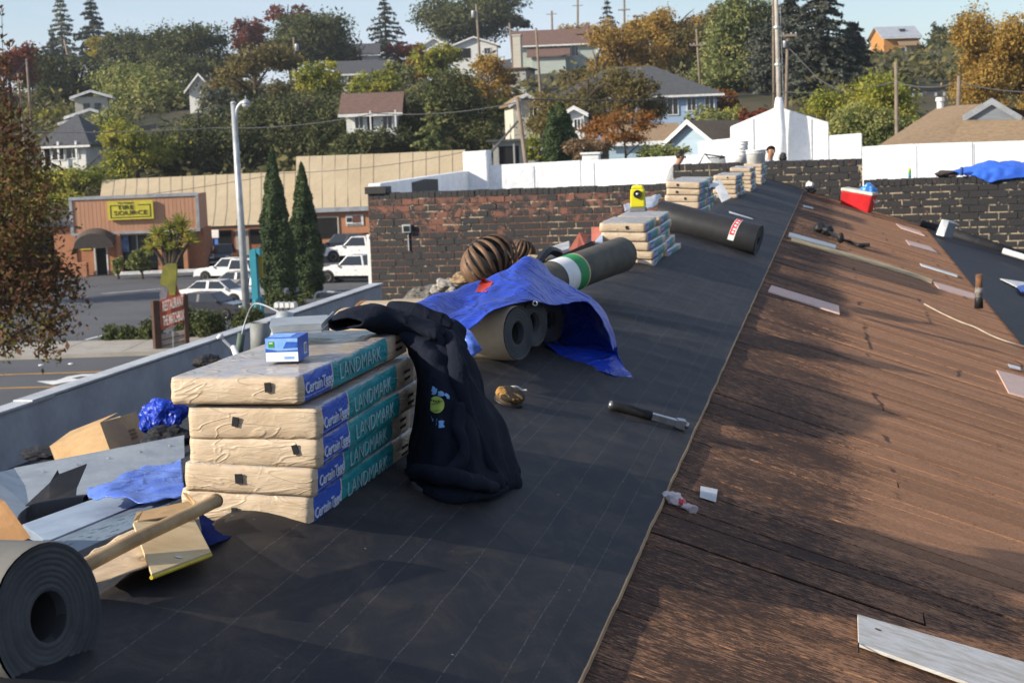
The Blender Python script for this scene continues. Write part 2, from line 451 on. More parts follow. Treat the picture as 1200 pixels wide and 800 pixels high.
def wrap_material():
    # kraft bundle wrapper; object space: x across, y along the bundle, z up
    m, nt, nn, ll, b = nodes('bundle_wrapper')
    v = coords(nt, 'Object'); vr = coords(nt, 'Object', (1, 1, 1), objshift=True)
    sx = N(nt, 'ShaderNodeSeparateXYZ'); ll.new(v, sx.inputs[0])
    gn = nn.new('ShaderNodeTexCoord'); sn = N(nt, 'ShaderNodeSeparateXYZ'); ll.new(gn.outputs['Normal'], sn.inputs[0])
    n1 = nz(nt, vr, 9, 5); nf = nz(nt, vr, 60, 3)
    kraft = mixc(nt, ramp(nt, n1, 0.3, 0.7), (0.57, 0.45, 0.315), (0.48, 0.365, 0.245))
    topc = mixc(nt, ramp(nt, nz(nt, coords(nt, 'Object', (5, 1.2, 1), True), 6, 5), 0.35, 0.65), (0.35, 0.33, 0.33), (0.46, 0.38, 0.29))
    kraft = mixc(nt, ramp(nt, sn.outputs[2], 0.55, 0.85), kraft, topc)
    side = ramp(nt, math_(nt, 'ADD', sx.outputs[0], math_(nt, 'MULTIPLY', math_(nt, 'SUBTRACT', n1, 0.5), 0.012)), 0.168, 0.171)
    yy = math_(nt, 'ADD', sx.outputs[1], math_(nt, 'MULTIPLY', math_(nt, 'SUBTRACT', nz(nt, vr, 4, 2), 0.5), 0.05))
    blue = math_(nt, 'MULTIPLY', math_(nt, 'GREATER_THAN', yy, 0.028), math_(nt, 'LESS_THAN', yy, 0.245))
    teal = math_(nt, 'MULTIPLY', math_(nt, 'GREATER_THAN', yy, 0.253), math_(nt, 'LESS_THAN', yy, 0.765))
    tealc = mixc(nt, ramp(nt, nz(nt, coords(nt, 'Object', (1, 3, 22), True), 4, 5), 0.4, 0.7), (0.010, 0.19, 0.215), (0.025, 0.31, 0.33))
    bluec = mixc(nt, n1, (0.018, 0.06, 0.38), (0.03, 0.10, 0.50))
    c = mixc(nt, math_(nt, 'MULTIPLY', side, blue), kraft, bluec)
    c = mixc(nt, math_(nt, 'MULTIPLY', side, teal), c, tealc)
    for zz in (-0.022,):                     # thin white rule under the lettering
        r = math_(nt, 'MULTIPLY', math_(nt, 'LESS_THAN', math_(nt, 'ABSOLUTE', math_(nt, 'SUBTRACT', sx.outputs[2], 0.013)), 0.0007), math_(nt, 'MULTIPLY', side, blue))
        c = mixc(nt, math_(nt, 'MULTIPLY', r, 0.7), c, (0.6, 0.65, 0.8))
    ll.new(c, b.inputs['Base Color'])
    ll.new(math_(nt, 'SUBTRACT', 0.50, math_(nt, 'MULTIPLY', ramp(nt, sn.outputs[2], 0.5, 0.9), 0.30)), b.inputs['Roughness'])
    b.inputs['Specular IOR Level'].default_value = 0.38
    wc = coords(nt, 'Object', (2.0, 2.0, 6.5), True)
    wv = math_(nt, 'ADD', math_(nt, 'MULTIPLY', nz(nt, wc, 4.0, 2, 0.5, 1.0), 0.7), math_(nt, 'ADD', math_(nt, 'MULTIPLY', crease(nt, wc, 2.2, 0.035, 1.2), 0.26), math_(nt, 'MULTIPLY', crease(nt, wc, 6.0, 0.08, 1.0), 0.09)))
    bump(nt, b, math_(nt, 'ADD', wv, math_(nt, 'MULTIPLY', nf, 0.02)), 0.6, 0.008)
    return m
def brick_material(name, tar, red=(0.205, 0.082, 0.054), red2=(0.125, 0.062, 0.047)):
    m, nt, nn, ll, b = nodes(name)
    v = coords(nt, 'World'); oi = nn.new('ShaderNodeObjectInfo')
    c = mixc(nt, oi.outputs['Random'], red, red2)
    f = nz(nt, v, 9, 5)
    hv = N(nt, 'ShaderNodeHueSaturation'); ll.new(c, hv.inputs['Color']); ll.new(math_(nt, 'ADD', math_(nt, 'MULTIPLY', f, 0.8), 0.6), hv.inputs['Value'])
    sx = N(nt, 'ShaderNodeSeparateXYZ'); ll.new(v, sx.inputs[0])
    low = N(nt, 'ShaderNodeMapRange'); ll.new(sx.outputs[2], low.inputs[0])
    low.inputs[1].default_value = H - 1.05; low.inputs[2].default_value = H - 2.4; low.inputs[3].default_value = -0.10; low.inputs[4].default_value = 0.09
    t = math_(nt, 'ADD', nz(nt, v, 2.7, 9, 0.74, 0.8), math_(nt, 'MULTIPLY', math_(nt, 'SUBTRACT', oi.outputs['Random'], 0.5), 0.07))
    if tar < 0.8: t = math_(nt, 'ADD', t, low.outputs[0])
    k = 0.70 - 0.42 * tar
    c = mixc(nt, ramp(nt, t, k, k + 0.06), hv.outputs[0], (0.028, 0.027, 0.028))
    ll.new(c, b.inputs['Base Color']); b.inputs['Roughness'].default_value = 0.75
    bump(nt, b, nz(nt, v, 40, 4), 0.4, 0.01)
    return m
def mortar_material(name, pale_at, base):
    m, nt, nn, ll, b = nodes(name)
    v = coords(nt, 'World')
    c = mixc(nt, nz(nt, v, 14, 3), (0.40, 0.31, 0.20), (0.52, 0.43, 0.29))
    t = nz(nt, v, 2.6, 7, 0.78, 0.9)
    c = mixc(nt, ramp(nt, t, pale_at, pale_at + 0.03), base, c)
    t2 = nz(nt, v, 1.5, 8, 0.74, 0.8)
    c = mixc(nt, ramp(nt, t2, 0.50, 0.56), c, mixc(nt, ramp(nt, t, pale_at + .01, pale_at + 0.04), (0.03, 0.028, 0.028), c))
    ll.new(c, b.inputs['Base Color']); b.inputs['Roughness'].default_value = 0.9
    return m

MT = {}
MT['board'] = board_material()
MT['felt'] = felt_material()
MT['felt_plain'] = felt_material('old_felt', False, 0.7)
MT['wrap'] = wrap_material()
MT['white_ink'] = mat('white_ink', (0.62, 0.66, 0.75), rough=0.6, bmp=0)
MT['pale_ink'] = mat('pale_teal_ink', (0.36, 0.55, 0.56), rough=0.6, bmp=0)
MT['black_ink'] = mat('black_ink', (0.02, 0.02, 0.02), rough=0.6, bmp=0)
MT['tan_edge'] = mat('tan_edge', (0.42, 0.28, 0.16), scale=4)
MT['black_roll'] = mat('black_roll_felt', (0.022, 0.023, 0.025), (0.034, 0.034, 0.035), scale=3, rough=0.45, bscale=200, bdist=0.002)
MT['grey_roll'] = mat('grey_roll_felt', (0.105, 0.098, 0.078), (0.075, 0.07, 0.058), scale=4, rough=0.7, bscale=300, bdist=0.002, stretch=(1, 3, 3))
MT['brown_roll'] = mat('brown_roll_felt', (0.38, 0.305, 0.215), (0.27, 0.215, 0.15), scale=3, rough=0.8, bscale=200, bdist=0.002)
MT['roll_end'] = mat('roll_end', (0.075, 0.078, 0.082), (0.045, 0.046, 0.05), scale=9, rough=0.85, bscale=160, bmp=0.6, bdist=0.003)
MT['hole'] = mat('roll_core', (0.045, 0.045, 0.047), rough=0.9)
MT['tarp'] = mat('blue_tarp', (0.009, 0.048, 0.46), (0.006, 0.030, 0.30), scale=5, rough=0.40, bmp=0.9, bscale=11, bdist=0.016, spec=0.4, folds=3.0)
MT['tarp_pale'] = mat('blue_tarp_underside', (0.10, 0.19, 0.62), (0.06, 0.12, 0.5), scale=5, rough=0.28, bmp=0.5, bscale=8, bdist=0.012, spec=0.5, folds=2.6)
MT['fleece'] = mat('navy_fleece', (0.008, 0.011, 0.020), (0.013, 0.016, 0.027), scale=8, rough=0.95, bmp=0.55, bscale=22, bdist=0.007, spec=0.12, folds=3.5)
MT['galv'] = mat('galvanised_sheet', (0.44, 0.47, 0.47), (0.34, 0.37, 0.38), scale=7, rough=0.48, metal=0.55, bmp=0.15, bscale=10, spec=0.5)
MT['galv_blue'] = mat('weathered_metal', (0.20, 0.25, 0.30), (0.12, 0.15, 0.18), scale=9, rough=0.5, metal=0.4, bmp=0.2, bscale=14)
MT['parapet'] = mat('parapet_sheet', (0.50, 0.52, 0.54), (0.39, 0.41, 0.43), scale=2.0, rough=0.55, metal=0.25, bmp=0.2, bscale=3, bdist=0.02)
MT['parapet_cap'] = mat('parapet_cap', (0.6, 0.61, 0.61), scale=3, rough=0.5, metal=0.4)
MT['card'] = mat('cardboard', (0.46, 0.30, 0.15), (0.37, 0.235, 0.115), scale=5, rough=0.85, bscale=90, bdist=0.001)
MT['card_light'] = mat('pale_card', (0.58, 0.45, 0.26), (0.50, 0.37, 0.2), scale=5, rough=0.8, bscale=90, bdist=0.001)
MT['kraft'] = mat('kraft_paper', (0.52, 0.39, 0.25), (0.42, 0.31, 0.19), scale=6, rough=0.6, bmp=0.5, bscale=12, bdist=0.005, folds=4.0)
MT['yellow'] = mat('yellow_edge', (0.55, 0.42, 0.03), rough=0.6)
MT['stick'] = mat('worn_wood_handle', (0.44, 0.30, 0.15), (0.27, 0.17, 0.08), scale=7, rough=0.6, bmp=0.05)
MT['tpo'] = mat('white_membrane', (0.74, 0.74, 0.73), (0.63, 0.64, 0.65), scale=0.9, rough=0.5, bmp=0.25, bscale=2.2, bdist=0.05, folds=0.7)
MT['tpo_seam'] = mat('membrane_seam', (0.56, 0.57, 0.58), rough=0.6)
MT['brick_red'] = brick_material('painted_brick', 0.73)
MT['brick_tar'] = brick_material('tarred_brick', 0.93, (0.2, 0.08, 0.055), (0.13, 0.06, 0.045))
MT['mortar'] = mortar_material('mortar', 0.545, (0.15, 0.075, 0.05))
MT['mortar_tar'] = mortar_material('tarred_mortar', 0.495, (0.028, 0.026, 0.026))
MT['asphalt'] = mat('asphalt', (0.100, 0.102, 0.108), (0.078, 0.080, 0.086), scale=0.25, rough=0.9, kind='World', bscale=8, bdist=0.01)
MT['road'] = mat('road_asphalt', (0.095, 0.098, 0.106), (0.08, 0.083, 0.09), scale=0.3, rough=0.9, kind='World', bscale=8, bdist=0.01)
MT['concrete'] = mat('concrete', (0.36, 0.33, 0.29), (0.28, 0.26, 0.22), scale=0.8, rough=0.9, kind='World')
MT['paint_white'] = mat('road_paint_white', (0.72, 0.72, 0.70), rough=0.7, scale=2, kind='World')
MT['paint_yellow'] = mat('road_paint_yellow', (0.58, 0.30, 0.03), rough=0.7, scale=2, kind='World')
MT['earth'] = mat('hill_earth', (0.075, 0.062, 0.034), (0.030, 0.036, 0.016), scale=0.08, rough=0.95, kind='World', bscale=1.5, bdist=0.3)
MT['white'] = mat('white_paint', (0.76, 0.76, 0.74), scale=3, rough=0.55, bmp=0.1)
MT['black'] = mat('black_plastic', (0.018, 0.018, 0.02), scale=5, rough=0.5)
MT['steel'] = mat('steel', (0.52, 0.52, 0.53), (0.36, 0.36, 0.37), scale=9, rough=0.34, metal=0.9, bmp=0.1)
MT['rust'] = mat('rusty_iron', (0.22, 0.10, 0.045), (0.11, 0.06, 0.035), scale=14, rough=0.85)
MT['glass'] = glassmat('window_glass')
MT['dark'] = mat('dark_opening', (0.013, 0.013, 0.014), rough=0.9, bmp=0)
MT['bark'] = mat('bark', (0.06, 0.045, 0.032), (0.035, 0.027, 0.02), scale=3, rough=0.95)
MT['pole_wood'] = mat('pole_wood', (0.23, 0.18, 0.135), (0.16, 0.125, 0.095), scale=2, rough=0.9)
MT['lamp_grey'] = mat('lamp_steel', (0.42, 0.44, 0.46), scale=2, rough=0.45, metal=0.3, bmp=0.05)

# ------------------------------------------------------------------ ground, street, hill
xs = sorted(set([-3000, -1500, -900, -700] + list(range(-560, 561, 14)) + [700, 900, 1500, 3000]))
ys = sorted(set([-2500, -1200, -500, -200, -60, 0, 40, 60, 80, 100, 110] + list(range(118, 600, 9)) + [700, 900, 1500, 3500]))
g = MB()
g.grid([[Vector((x, y, terr(x, y) - 0.03)) for x in xs] for y in ys])
g.top('ground', MT['earth'], kind='structure', smooth=True)
RD = Vector((1, 0.15, 0)).normalized(); RN = Vector((-0.15, 1, 0)).normalized()      # along / across the street
def strip(mb, o, along0, along1, a0, a1, z, m=0):
    o = Vector(o)
    p = [o + RD * along0 + RN * a0, o + RD * along1 + RN * a0, o + RD * along1 + RN * a1, o + RD * along0 + RN * a1]
    mb.add([Vector((q.x, q.y, z)) for q in p], [(0, 1, 2, 3)], m)
O = Vector((-30, 60, 0))
m_ = MB(); strip(m_, O, -150, 150, -16, 3.4, 0.0)
road = m_.top('road', MT['road'], kind='structure')
m_ = MB()
strip(m_, O, -150, 150, 9.0, 62, 0.0)
lot = m_.top('parking_lot', MT['asphalt'], kind='structure')
m_ = MB(); a = O + RN * 3.4
for k in range(75):                                          # pavement slabs with open joints
    s0 = -110 + k * 3.0
    c = O + RD * (s0 + 1.49) + RN * 5.9
    m_.box((c.x, c.y, 0.04), (2.96, 4.96, 0.2), math.atan2(0.15, 1))
pav = m_.top('pavement', MT['concrete'], kind='structure')
m_ = MB()
c = O + RN * 3.3
m_.box((c.x, c.y, 0.05), (300, 0.2, 0.24), math.atan2(0.15, 1))
m_.top('kerb', MT['concrete'], kind='structure')
# turn-lane lines and arrow
def yline(a): 
    q = MB(); strip(q, O, -120, 120, a - 0.11, a + 0.11, 0.006); return q
yl = [yline(-1.55), yline(-5.35)]
for q in yl: q.part('lane_line', MT['paint_yellow'], road)
ar = MB()
def rp_ground(px, py): return GP(px, py, 0.008)
out = [(43, 446.5), (62, 450.7), (70, 449.0), (84, 446.5), (102, 443.5), (90, 443.8), (84, 442.8), (95, 440.6), (118, 439.8), (131, 438.6), (118, 437.5), (96, 438.4), (80, 440.6), (72, 443.6), (66, 445.4)]
ar.add([rp_ground(x, y) for x, y in out], [tuple(range(len(out)))])
ar.part('turn_arrow', MT['paint_white'], road)
for px, py in ((48, 428), (83, 426.5)):
    q = MB(); q.lathe([(0.11, 0.0), (0.10, 0.03), (0.05, 0.045)], rp_ground(px, py), n=10); q.part('road_stud', MT['white'], road)
for (x0, y0, x1, y1) in ((119, 344, 190, 338), (100, 398, 138, 388), (345, 333, 372, 330), (340, 352, 362, 347)):
    p0, p1 = GP(x0, y0, 0.006), GP(x1, y1, 0.006)
    d = (p1 - p0).normalized(); n_ = Vector((-d.y, d.x, 0)) * 0.09
    q = MB(); q.add([p0 - n_, p1 - n_, p1 + n_, p0 + n_], [(0, 1, 2, 3)]); q.part('bay_line', MT['paint_white'], lot)

# ------------------------------------------------------------------ the roof
WALLY = 36.0
deck = MB()
P = []
for x in (-10.6, -6.62, -3, XR, 0, 3, 7.6):
    P.append([Vector((x, y, roofz(x, 0) - 0.045)) for y in (-4, 23.2, WALLY)])
# left wing beyond the end of the parapet only
deck.add([P[1][0], P[3][0], P[3][2], P[1][2]], [(0, 1, 2, 3)])
deck.add([P[3][0], P[6][0], P[6][2], P[3][2]], [(0, 1, 2, 3)])
deck.add([P[0][1], P[1][1], P[1][2], P[0][2]], [(0, 1, 2, 3)])
roof = deck.top('roof', MT['dark'], kind='structure')
ORGR = ORG[roof.name]
BW, GAP = 0.138, 0.0055
variants = []
for k in range(8):
    rr = random.Random(k)
    q = MB()
    L = 8.6
    nseg = 14
    ring = []
    w0 = BW / 2
    for i in range(nseg + 1):
        x = L * i / nseg
        z = -SR * x
        e0, e1 = rr.uniform(-0.0022, 0.0022), rr.uniform(-0.0022, 0.0022)
        dz = rr.uniform(-0.002, 0.002)
        ring.append([Vector((x, -w0 + e0, z + dz + 0.0)), Vector((x, w0 + e1, z + dz)), Vector((x, w0 + e1, z - 0.02)), Vector((x, -w0 + e0, z - 0.02))])
    for i in range(nseg):
        a, b = ring[i], ring[i + 1]
        q.add(a + b, [(0, 4, 5, 1), (1, 5, 6, 2), (3, 7, 4, 0)])
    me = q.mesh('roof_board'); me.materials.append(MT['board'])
    variants.append(me)
rr = random.Random(3)
nb = int((WALLY - (-2.6)) / BW)
for k in range(nb):
    y = -2.6 + BW * (k + 0.5)
    if y > WALLY - 0.07: break
    if 3.2 < y < 9.0 and k % 2 == 0:                # rows made of two lengths that butt over a rafter
        L0 = rr.choice((1.55, 2.16, 2.77, 3.38))
        o2 = bpy.data.objects.new('roof_board', variants[rr.randrange(8)])
        COL.objects.link(o2); o2.parent = roof
        o2.location = Vector((XR + 0.16 + L0 + .005, y + rr.uniform(-.003, .003), ZR - (0.16 + L0 + .005) * SR - 0.014 + rr.uniform(-0.002, 0.002))) - ORGR
        o2.scale = ((8.6 - L0) / 8.6, (BW - GAP) / BW, (8.6 - L0) / 8.6)
    else: L0 = 8.6
    o = bpy.data.objects.new('roof_board', variants[rr.randrange(8)])
    COL.objects.link(o); o.parent = roof
    o.location = Vector((XR + 0.16, y, ZR - 0.16 * SR - 0.014 + rr.uniform(-0.002, 0.002))) - ORGR
    o.rotation_euler = (rr.uniform(-0.016, 0.016), 0, rr.uniform(-0.0003, 0.0003))
    o.scale = (L0 / 8.6, (BW - GAP) / BW, L0 / 8.6)
# ridge felt: over the ridge and one roll width down the right-hand slope
def felt_z(x, y):
    z = roofz(x, 0.10)
    e = min(1.0, max(0.0, (x + 2.2) / 0.5)) 
    w = 0.010 * noise.noise(Vector((x * 2.2, y * 0.9, 0.3))) + 0.004 * noise.noise(Vector((x * 7, y * 5.5, 4)))
    for (yy, am, sl) in ((5.55, 0.010, 0.9), (7.9, 0.008, 0.5), (9.15, 0.022, 1.1), (9.7, 0.012, 1.0), (10.6, 0.010, 0.7), (13.2, 0.012, 0.8), (14.6, 0.014, 0.9), (18.5, 0.018, 0.8), (21.0, 0.018, 0.6), (24.6, 0.02, 0.9), (28, 0.02, 0.7), (4.35, .006, .35), (6.6, .008, .8), (7.2, .006, .3), (8.5, .012, 1.2), (11.4, .014, .5), (12.3, .012, .9)):
        t = (y - yy - sl * (x + 1.0)) / 0.09
        w += am * math.exp(-t * t) * (0.5 + 0.5 * math.sin(3 + x * 4.0 + yy))
    k = min(1, max(0, (-0.555 - x) / 0.12))
    return z + 0.010 + w * k - 0.045 * min(1, max(0, (-1.5 - x) / 0.12)) - 0.006 * min(1, max(0, (x + 0.75) / 0.2))
rows = []
yv = [1.0 + 0.045 * i for i in range(int(11 / 0.045))] + [12 + 0.12 * i for i in range(200)]
yv = [y for y in yv if y < WALLY - 0.02]
xv = [-2.0 + 0.036 * i for i in range(41)]
xv = [-2.0 + (1.445) * i / 46 for i in range(47)]
rows = [[Vector((x + (0.005 * noise.noise(Vector((0, y * 3, 5))) + 0.003 * noise.noise(Vector((0, y * 14, 9))) if x > -0.57 else 0), y, felt_z(x, y))) for x in xv] for y in yv]
q = MB(); q.grid(rows)
sheet = q.part('felt_sheet', MT['felt'], roof, smooth=True)
q = MB()                                            # the cut edge, a few millimetres thick
for i in range(len(yv) - 1):
    a, b = rows[i][-1], rows[i + 1][-1]
    w = Vector((0.0035, 0, -0.0015)); d = Vector((0.0045, 0, -0.013))
    q.add([a, b, b + w, a + w, b + d, a + d], [(0, 1, 2, 3), (3, 2, 4, 5)])
q.part('felt_edge', MT['tan_edge'], roof)
# left slope felt
q = MB()
q.grid([[Vector((x, y, roofz(x, 0) - 0.040 + 0.012 * noise.noise(Vector((x * 1.5, y * 1.5, 2))))) for x in [-6.6 + 0.24 * i for i in range(21)]] for y in [-3 + 0.3 * i for i in range(130)]])
q.part('felt_sheet', MT['felt_plain'], roof, smooth=True)
# right-hand felt strip
q = MB()
rw = []
for i in range(150):
    y = 8 + (WALLY - 0.05 - 8) * i / 149
    xe = 1.58 + (y - 10) * 0.0150 + 0.006 * noise.noise(Vector((y * 2, 0, 0)))
    rw.append([Vector((x, y, roofz(x, 0) + 0.004 + 0.006 * noise.noise(Vector((x * 2, y, 7))))) for x in (xe, xe + 0.02, xe + 0.3, xe + 0.7, xe + 1.3, xe + 2.0, xe + 3, xe + 4.2, xe + 5.2)])
q.grid(rw)
q.part('felt_sheet', MT['felt_plain'], roof, smooth=True)
# walls under the roof
bw = thing('brick_building', 'brick building under the roof that is being stripped', 'building', (0, 15, 0))
wq = MB()
wq.box((-6.68, 9.6, (H - 2.6) / 2), (0.2, 27.2, H - 2.6)); wq.box((7.7, 16, 2.5), (0.2, 40, 5.0)); wq.box((0.5, -4.1, 3.0), (14.2, 0.2, 5.4))
wq.part('wall', MT['brick_red'], bw)
# parapet along the left eave: sheet-metal clad, cap on top
pr = thing('parapet_wall', 'long grey sheet metal parapet along the low eave above the street', 'parapet', (-6.55, 10, H - 2.5))
xa, xb = -6.62, -6.50
zt, zb = H - 1.97, H - 2.40
y0, y1 = -3, 23.0
segs = [(-3, 11.35), (11.35, 16.2), (16.2, 23.0)]
for a, b in segs:
    q = MB(); q.box(((xa + xb) / 2, (a + b) / 2, (zt + zb) / 2 - 0.15), (xb - xa, b - a - 0.012, zt - zb + 0.3)); q.part('cladding_panel', MT['parapet'], pr, bevel=0.008)
for a, b, w, up in ((-3, 12.6, 0.0, 0.0), (12.2, 23.0, 0.004, 0.012)):
    q = MB(); q.box(((xa + xb) / 2, (a + b) / 2, zt + 0.014 + up), (xb - xa + 0.05 + w, b - a, 0.022)); q.part('coping_strip', MT['parapet_cap'], pr, bevel=0.004)
q = MB(); q.box((xb + 0.05, 10, zb - 0.09), (0.06, 25.8, 0.05)); q.part('gutter_ledge', MT['parapet'], pr)

# ------------------------------------------------------------------ brick wall at the far end
def brick_wall(name, label, x0, x1, ztop, zbot_f, bmat, mmat, bl, bh, header, seed, thick=0.36, jamb=False):
    t = thing(name, label, 'wall', ((x0 + x1) / 2, WALLY, H - 3.6))
    q = MB(); q.box(((x0 + x1) / 2, WALLY + thick / 2 - 0.031, (ztop - 0.14 + 1.0) / 2), (x1 - x0, thick, ztop - 0.14 - 1.0)); q.part('mortar_core', mmat, t)
    rr = random.Random(seed)
    bmh = MB(); bmh.box((0, 0, 0), (bl - 0.030, 0.06, bh - 0.030)); mh = bmh.mesh('brick'); mh.materials.append(bmat)
    hq = MB(); hq.box((0, 0, 0), (bl * 0.5 - 0.03, 0.06, bh - 0.03)); mhalf = hq.mesh('brick'); mhalf.materials.append(bmat)
    cq = MB(); cq.box((0, 0, 0), (0.115, thick + 0.08, 0.135)); mc = cq.mesh('coping_brick'); mc.materials.append(MT['brick_tar'])
    q = MB(); q.box(((x0 + x1) / 2, WALLY + thick / 2, ztop - 0.08), (x1 - x0 - .02, thick + .05, 0.125)); q.part('coping_mortar', MT['mortar_tar'], t)
    org = ORG[t.name]
    def put(nm, me, p):
        o = bpy.data.objects.new(nm, me); COL.objects.link(o); o.parent = t; o.location = Vector(p) - org
        o.rotation_euler = (0, 0, rr.uniform(-0.012, 0.012))
    row = 0; z = ztop - 0.14 - bh / 2
    while z > min(zbot_f(x0), zbot_f(x1)) - 0.1:
        x = x0 + (0 if row % 2 == 0 else -bl / 2)
        while x < x1 - 0.05:
            a, b = max(x, x0), min(x + bl, x1)
            if b - a > 0.1 and zbot_f((a + b) / 2) < z + bh:
                me = mh if b - a > bl * 0.8 else mhalf
                put('brick', me, ((a + b) / 2, WALLY - 0.01 + rr.uniform(-0.004, 0.004), z))
            x += bl
        row += 1; z -= bh
    n = int((x1 - x0) / 0.13)
    for k in range(n):
        put('coping_brick', mc, (x0 + (k + 0.5) * (x1 - x0) / n, WALLY + thick / 2 + rr.uniform(-0.012, 0.012), ztop - 0.068 + rr.uniform(-0.008, 0.012)))
    return t
def roofline(x): return roofz(x, 0) - 0.05
lw = brick_wall('brick_wall', 'red brick wall with half its black tar coat peeled off, below the white parapet', -10.40, -3.42, H - 0.97, roofline, MT['brick_red'], MT['mortar'], 0.40, 0.155, 0, 11)
mw = brick_wall('brick_wall', 'short raised stretch of tarred brick wall behind the farthest bundle stacks', -3.40, 0.69, H - 0.55, roofline, MT['brick_tar'], MT['mortar_tar'], 0.40, 0.155, 0, 12)
rw_ = brick_wall('brick_wall', 'black tarred brick wall with pale mortar behind the red cooler', 0.71, 6.6, H - 1.02, roofline, MT['brick_tar'], MT['mortar_tar'], 0.40, 0.155, 0, 13)
# corner stub on the left wall
q = MB(); q.box((-10.2, WALLY + 0.15, H - 0.9), (0.5, 0.5, 0.16)); q.part('corner_cap', MT['brick_tar'], lw, bevel=0.01)
# junction box on the left wall
p = AY(476.5, 268, WALLY - 0.12)
jb = thing('junction_box', 'small grey electrical box fixed to the red brick wall', 'electrical box', p)
q = MB(); q.box(p + Vector((0, 0.05, 0)), (0.2, 0.16, 0.19)); q.part('case', MT['galv'], jb, bevel=0.012)
q = MB(); q.box(p + Vector((0, -0.035, 0.0)), (0.13, 0.02, 0.12)); q.part('cover', MT['black'], jb, bevel=0.004)
q = MB(); q.tube([p + Vector((0.02, 0.06, -0.09)), p + Vector((0.02, 0.06, -0.5))], 0.018, 6); q.part('conduit', MT['galv'], jb)

# ------------------------------------------------------------------ neighbour's flat roof and its white parapets
FY = 45.5
nbg = thing('flat_roof_building', 'neighbouring flat roofed building with a white membrane behind the brick wall', 'building', (0, 41, 0))
q = MB(); q.box((-0.6, 41.2, (H - 2.05) / 2), (20, 9.6, H - 2.05)); q.part('roof_deck', MT['tpo'], nbg)
pw = thing('parapet_wall', 'white wrapped parapet in steps with a gable behind the workers', 'parapet', (0, FY, H - 2.05))
def wall_poly(name, pts, Y, th, base, mat_, parent):
    poly = [AY(px, py, Y) for px, py in pts]
    poly += [Vector((poly[-1].x, Y, base)), Vector((poly[0].x, Y, base))]
    q = MB(); q.prism(poly, (0, th, 0)); return q.part(name, mat_, parent, bevel=0.03)
zb = H - 2.1
wall_poly('membrane_panel', [(570, 194), (680, 188)], FY, 0.35, zb, MT['tpo'], pw)
wall_poly('membrane_panel', [(680.4, 188.4), (819, 181.5)], FY + 0.004, 0.35, zb, MT['tpo'], pw)
wall_poly('corner_pier', [(542, 178), (570, 176)], FY - 0.25, 0.7, zb, MT['tpo'], pw)
wall_poly('membrane_panel', [(818, 166), (856, 162)], FY + 0.008, 0.35, zb, MT['tpo'], pw)
wall_poly('gable_panel', [(855.7, 149), (857, 148), (908, 126.5), (915, 126), (971, 143.5)], FY - 0.02, 0.35, zb, MT['tpo'], pw)
wall_poly('membrane_panel', [(971.3, 159), (1010, 156)], FY, 0.35, zb, MT['tpo'], pw)
wall_poly('membrane_panel', [(1010.3, 172), (1072, 168.5)], FY + 0.01, 0.35, zb, MT['tpo'], pw)
wall_poly('membrane_panel', [(1072.3, 168.8), (1140, 166.5)], FY, 0.35, zb, MT['tpo'], pw)
wall_poly('membrane_panel', [(1140.3, 166.8), (1290, 162)], FY + 0.006, 0.35, zb, MT['tpo'], pw)
for px, ya, yb in ((624, 194, 225), (694, 190, 222), (883, 139, 190), (951, 140, 190), (1072, 170, 207), (1139, 168, 206)):
    a, b = AY(px, ya, FY - 0.035), AY(px, yb, FY - 0.035)
    q = MB(); q.box(((a + b) / 2), (0.018, 0.012, abs(a.z - b.z))); q.part('membrane_seam', MT['tpo_seam'], pw)
sp = thing('parapet_wall', 'white side parapet with a black patch at the corner of the flat roof', 'parapet', (-10.2, 41, zb))
a0 = AY(446, 215, WALLY + 0.45); a1 = AY(551, 200, FY)
poly = [Vector((a0.x, WALLY + 0.45, zb)), Vector((a1.x, FY, zb)), Vector((a1.x, FY, a1.z)), Vector((a0.x, WALLY + 0.45, a0.z))]
q = MB(); q.prism(poly, (-0.3, 0, 0)); q.part('membrane_panel', MT['tpo'], sp, bevel=0.02)
def on_side(t, z): 
    return Vector((a0.x + (a1.x - a0.x) * t, WALLY + 0.45 + (FY - WALLY - 0.45) * t, z))
q = MB(); q.prism([on_side(0.30, zb + 0.05), on_side(0.58, zb + 0.05), on_side(0.58, a0.z - 0.05), on_side(0.44, a0.z - 0.01), on_side(0.30, a0.z - 0.06)], (0.02, 0, 0)); q.part('black_patch', MT['felt_plain'], sp)
# roof hatch / vent seen over the white wall
p = AY(693, 181, 47.5)
vt = thing('roof_vent', 'small white box vent peeping over the white parapet', 'vent', p - Vector((0, 0, 0.3)))
q = MB(); q.box(p - Vector((0, 0, 0.15)), (0.5, 0.4, 0.3)); q.part('body', MT['white'], vt, bevel=0.02)
q = MB(); q.box(p + Vector((0, 0, 0.03)), (0.6, 0.5, 0.06)); q.part('cap', MT['white'], vt, bevel=0.015)
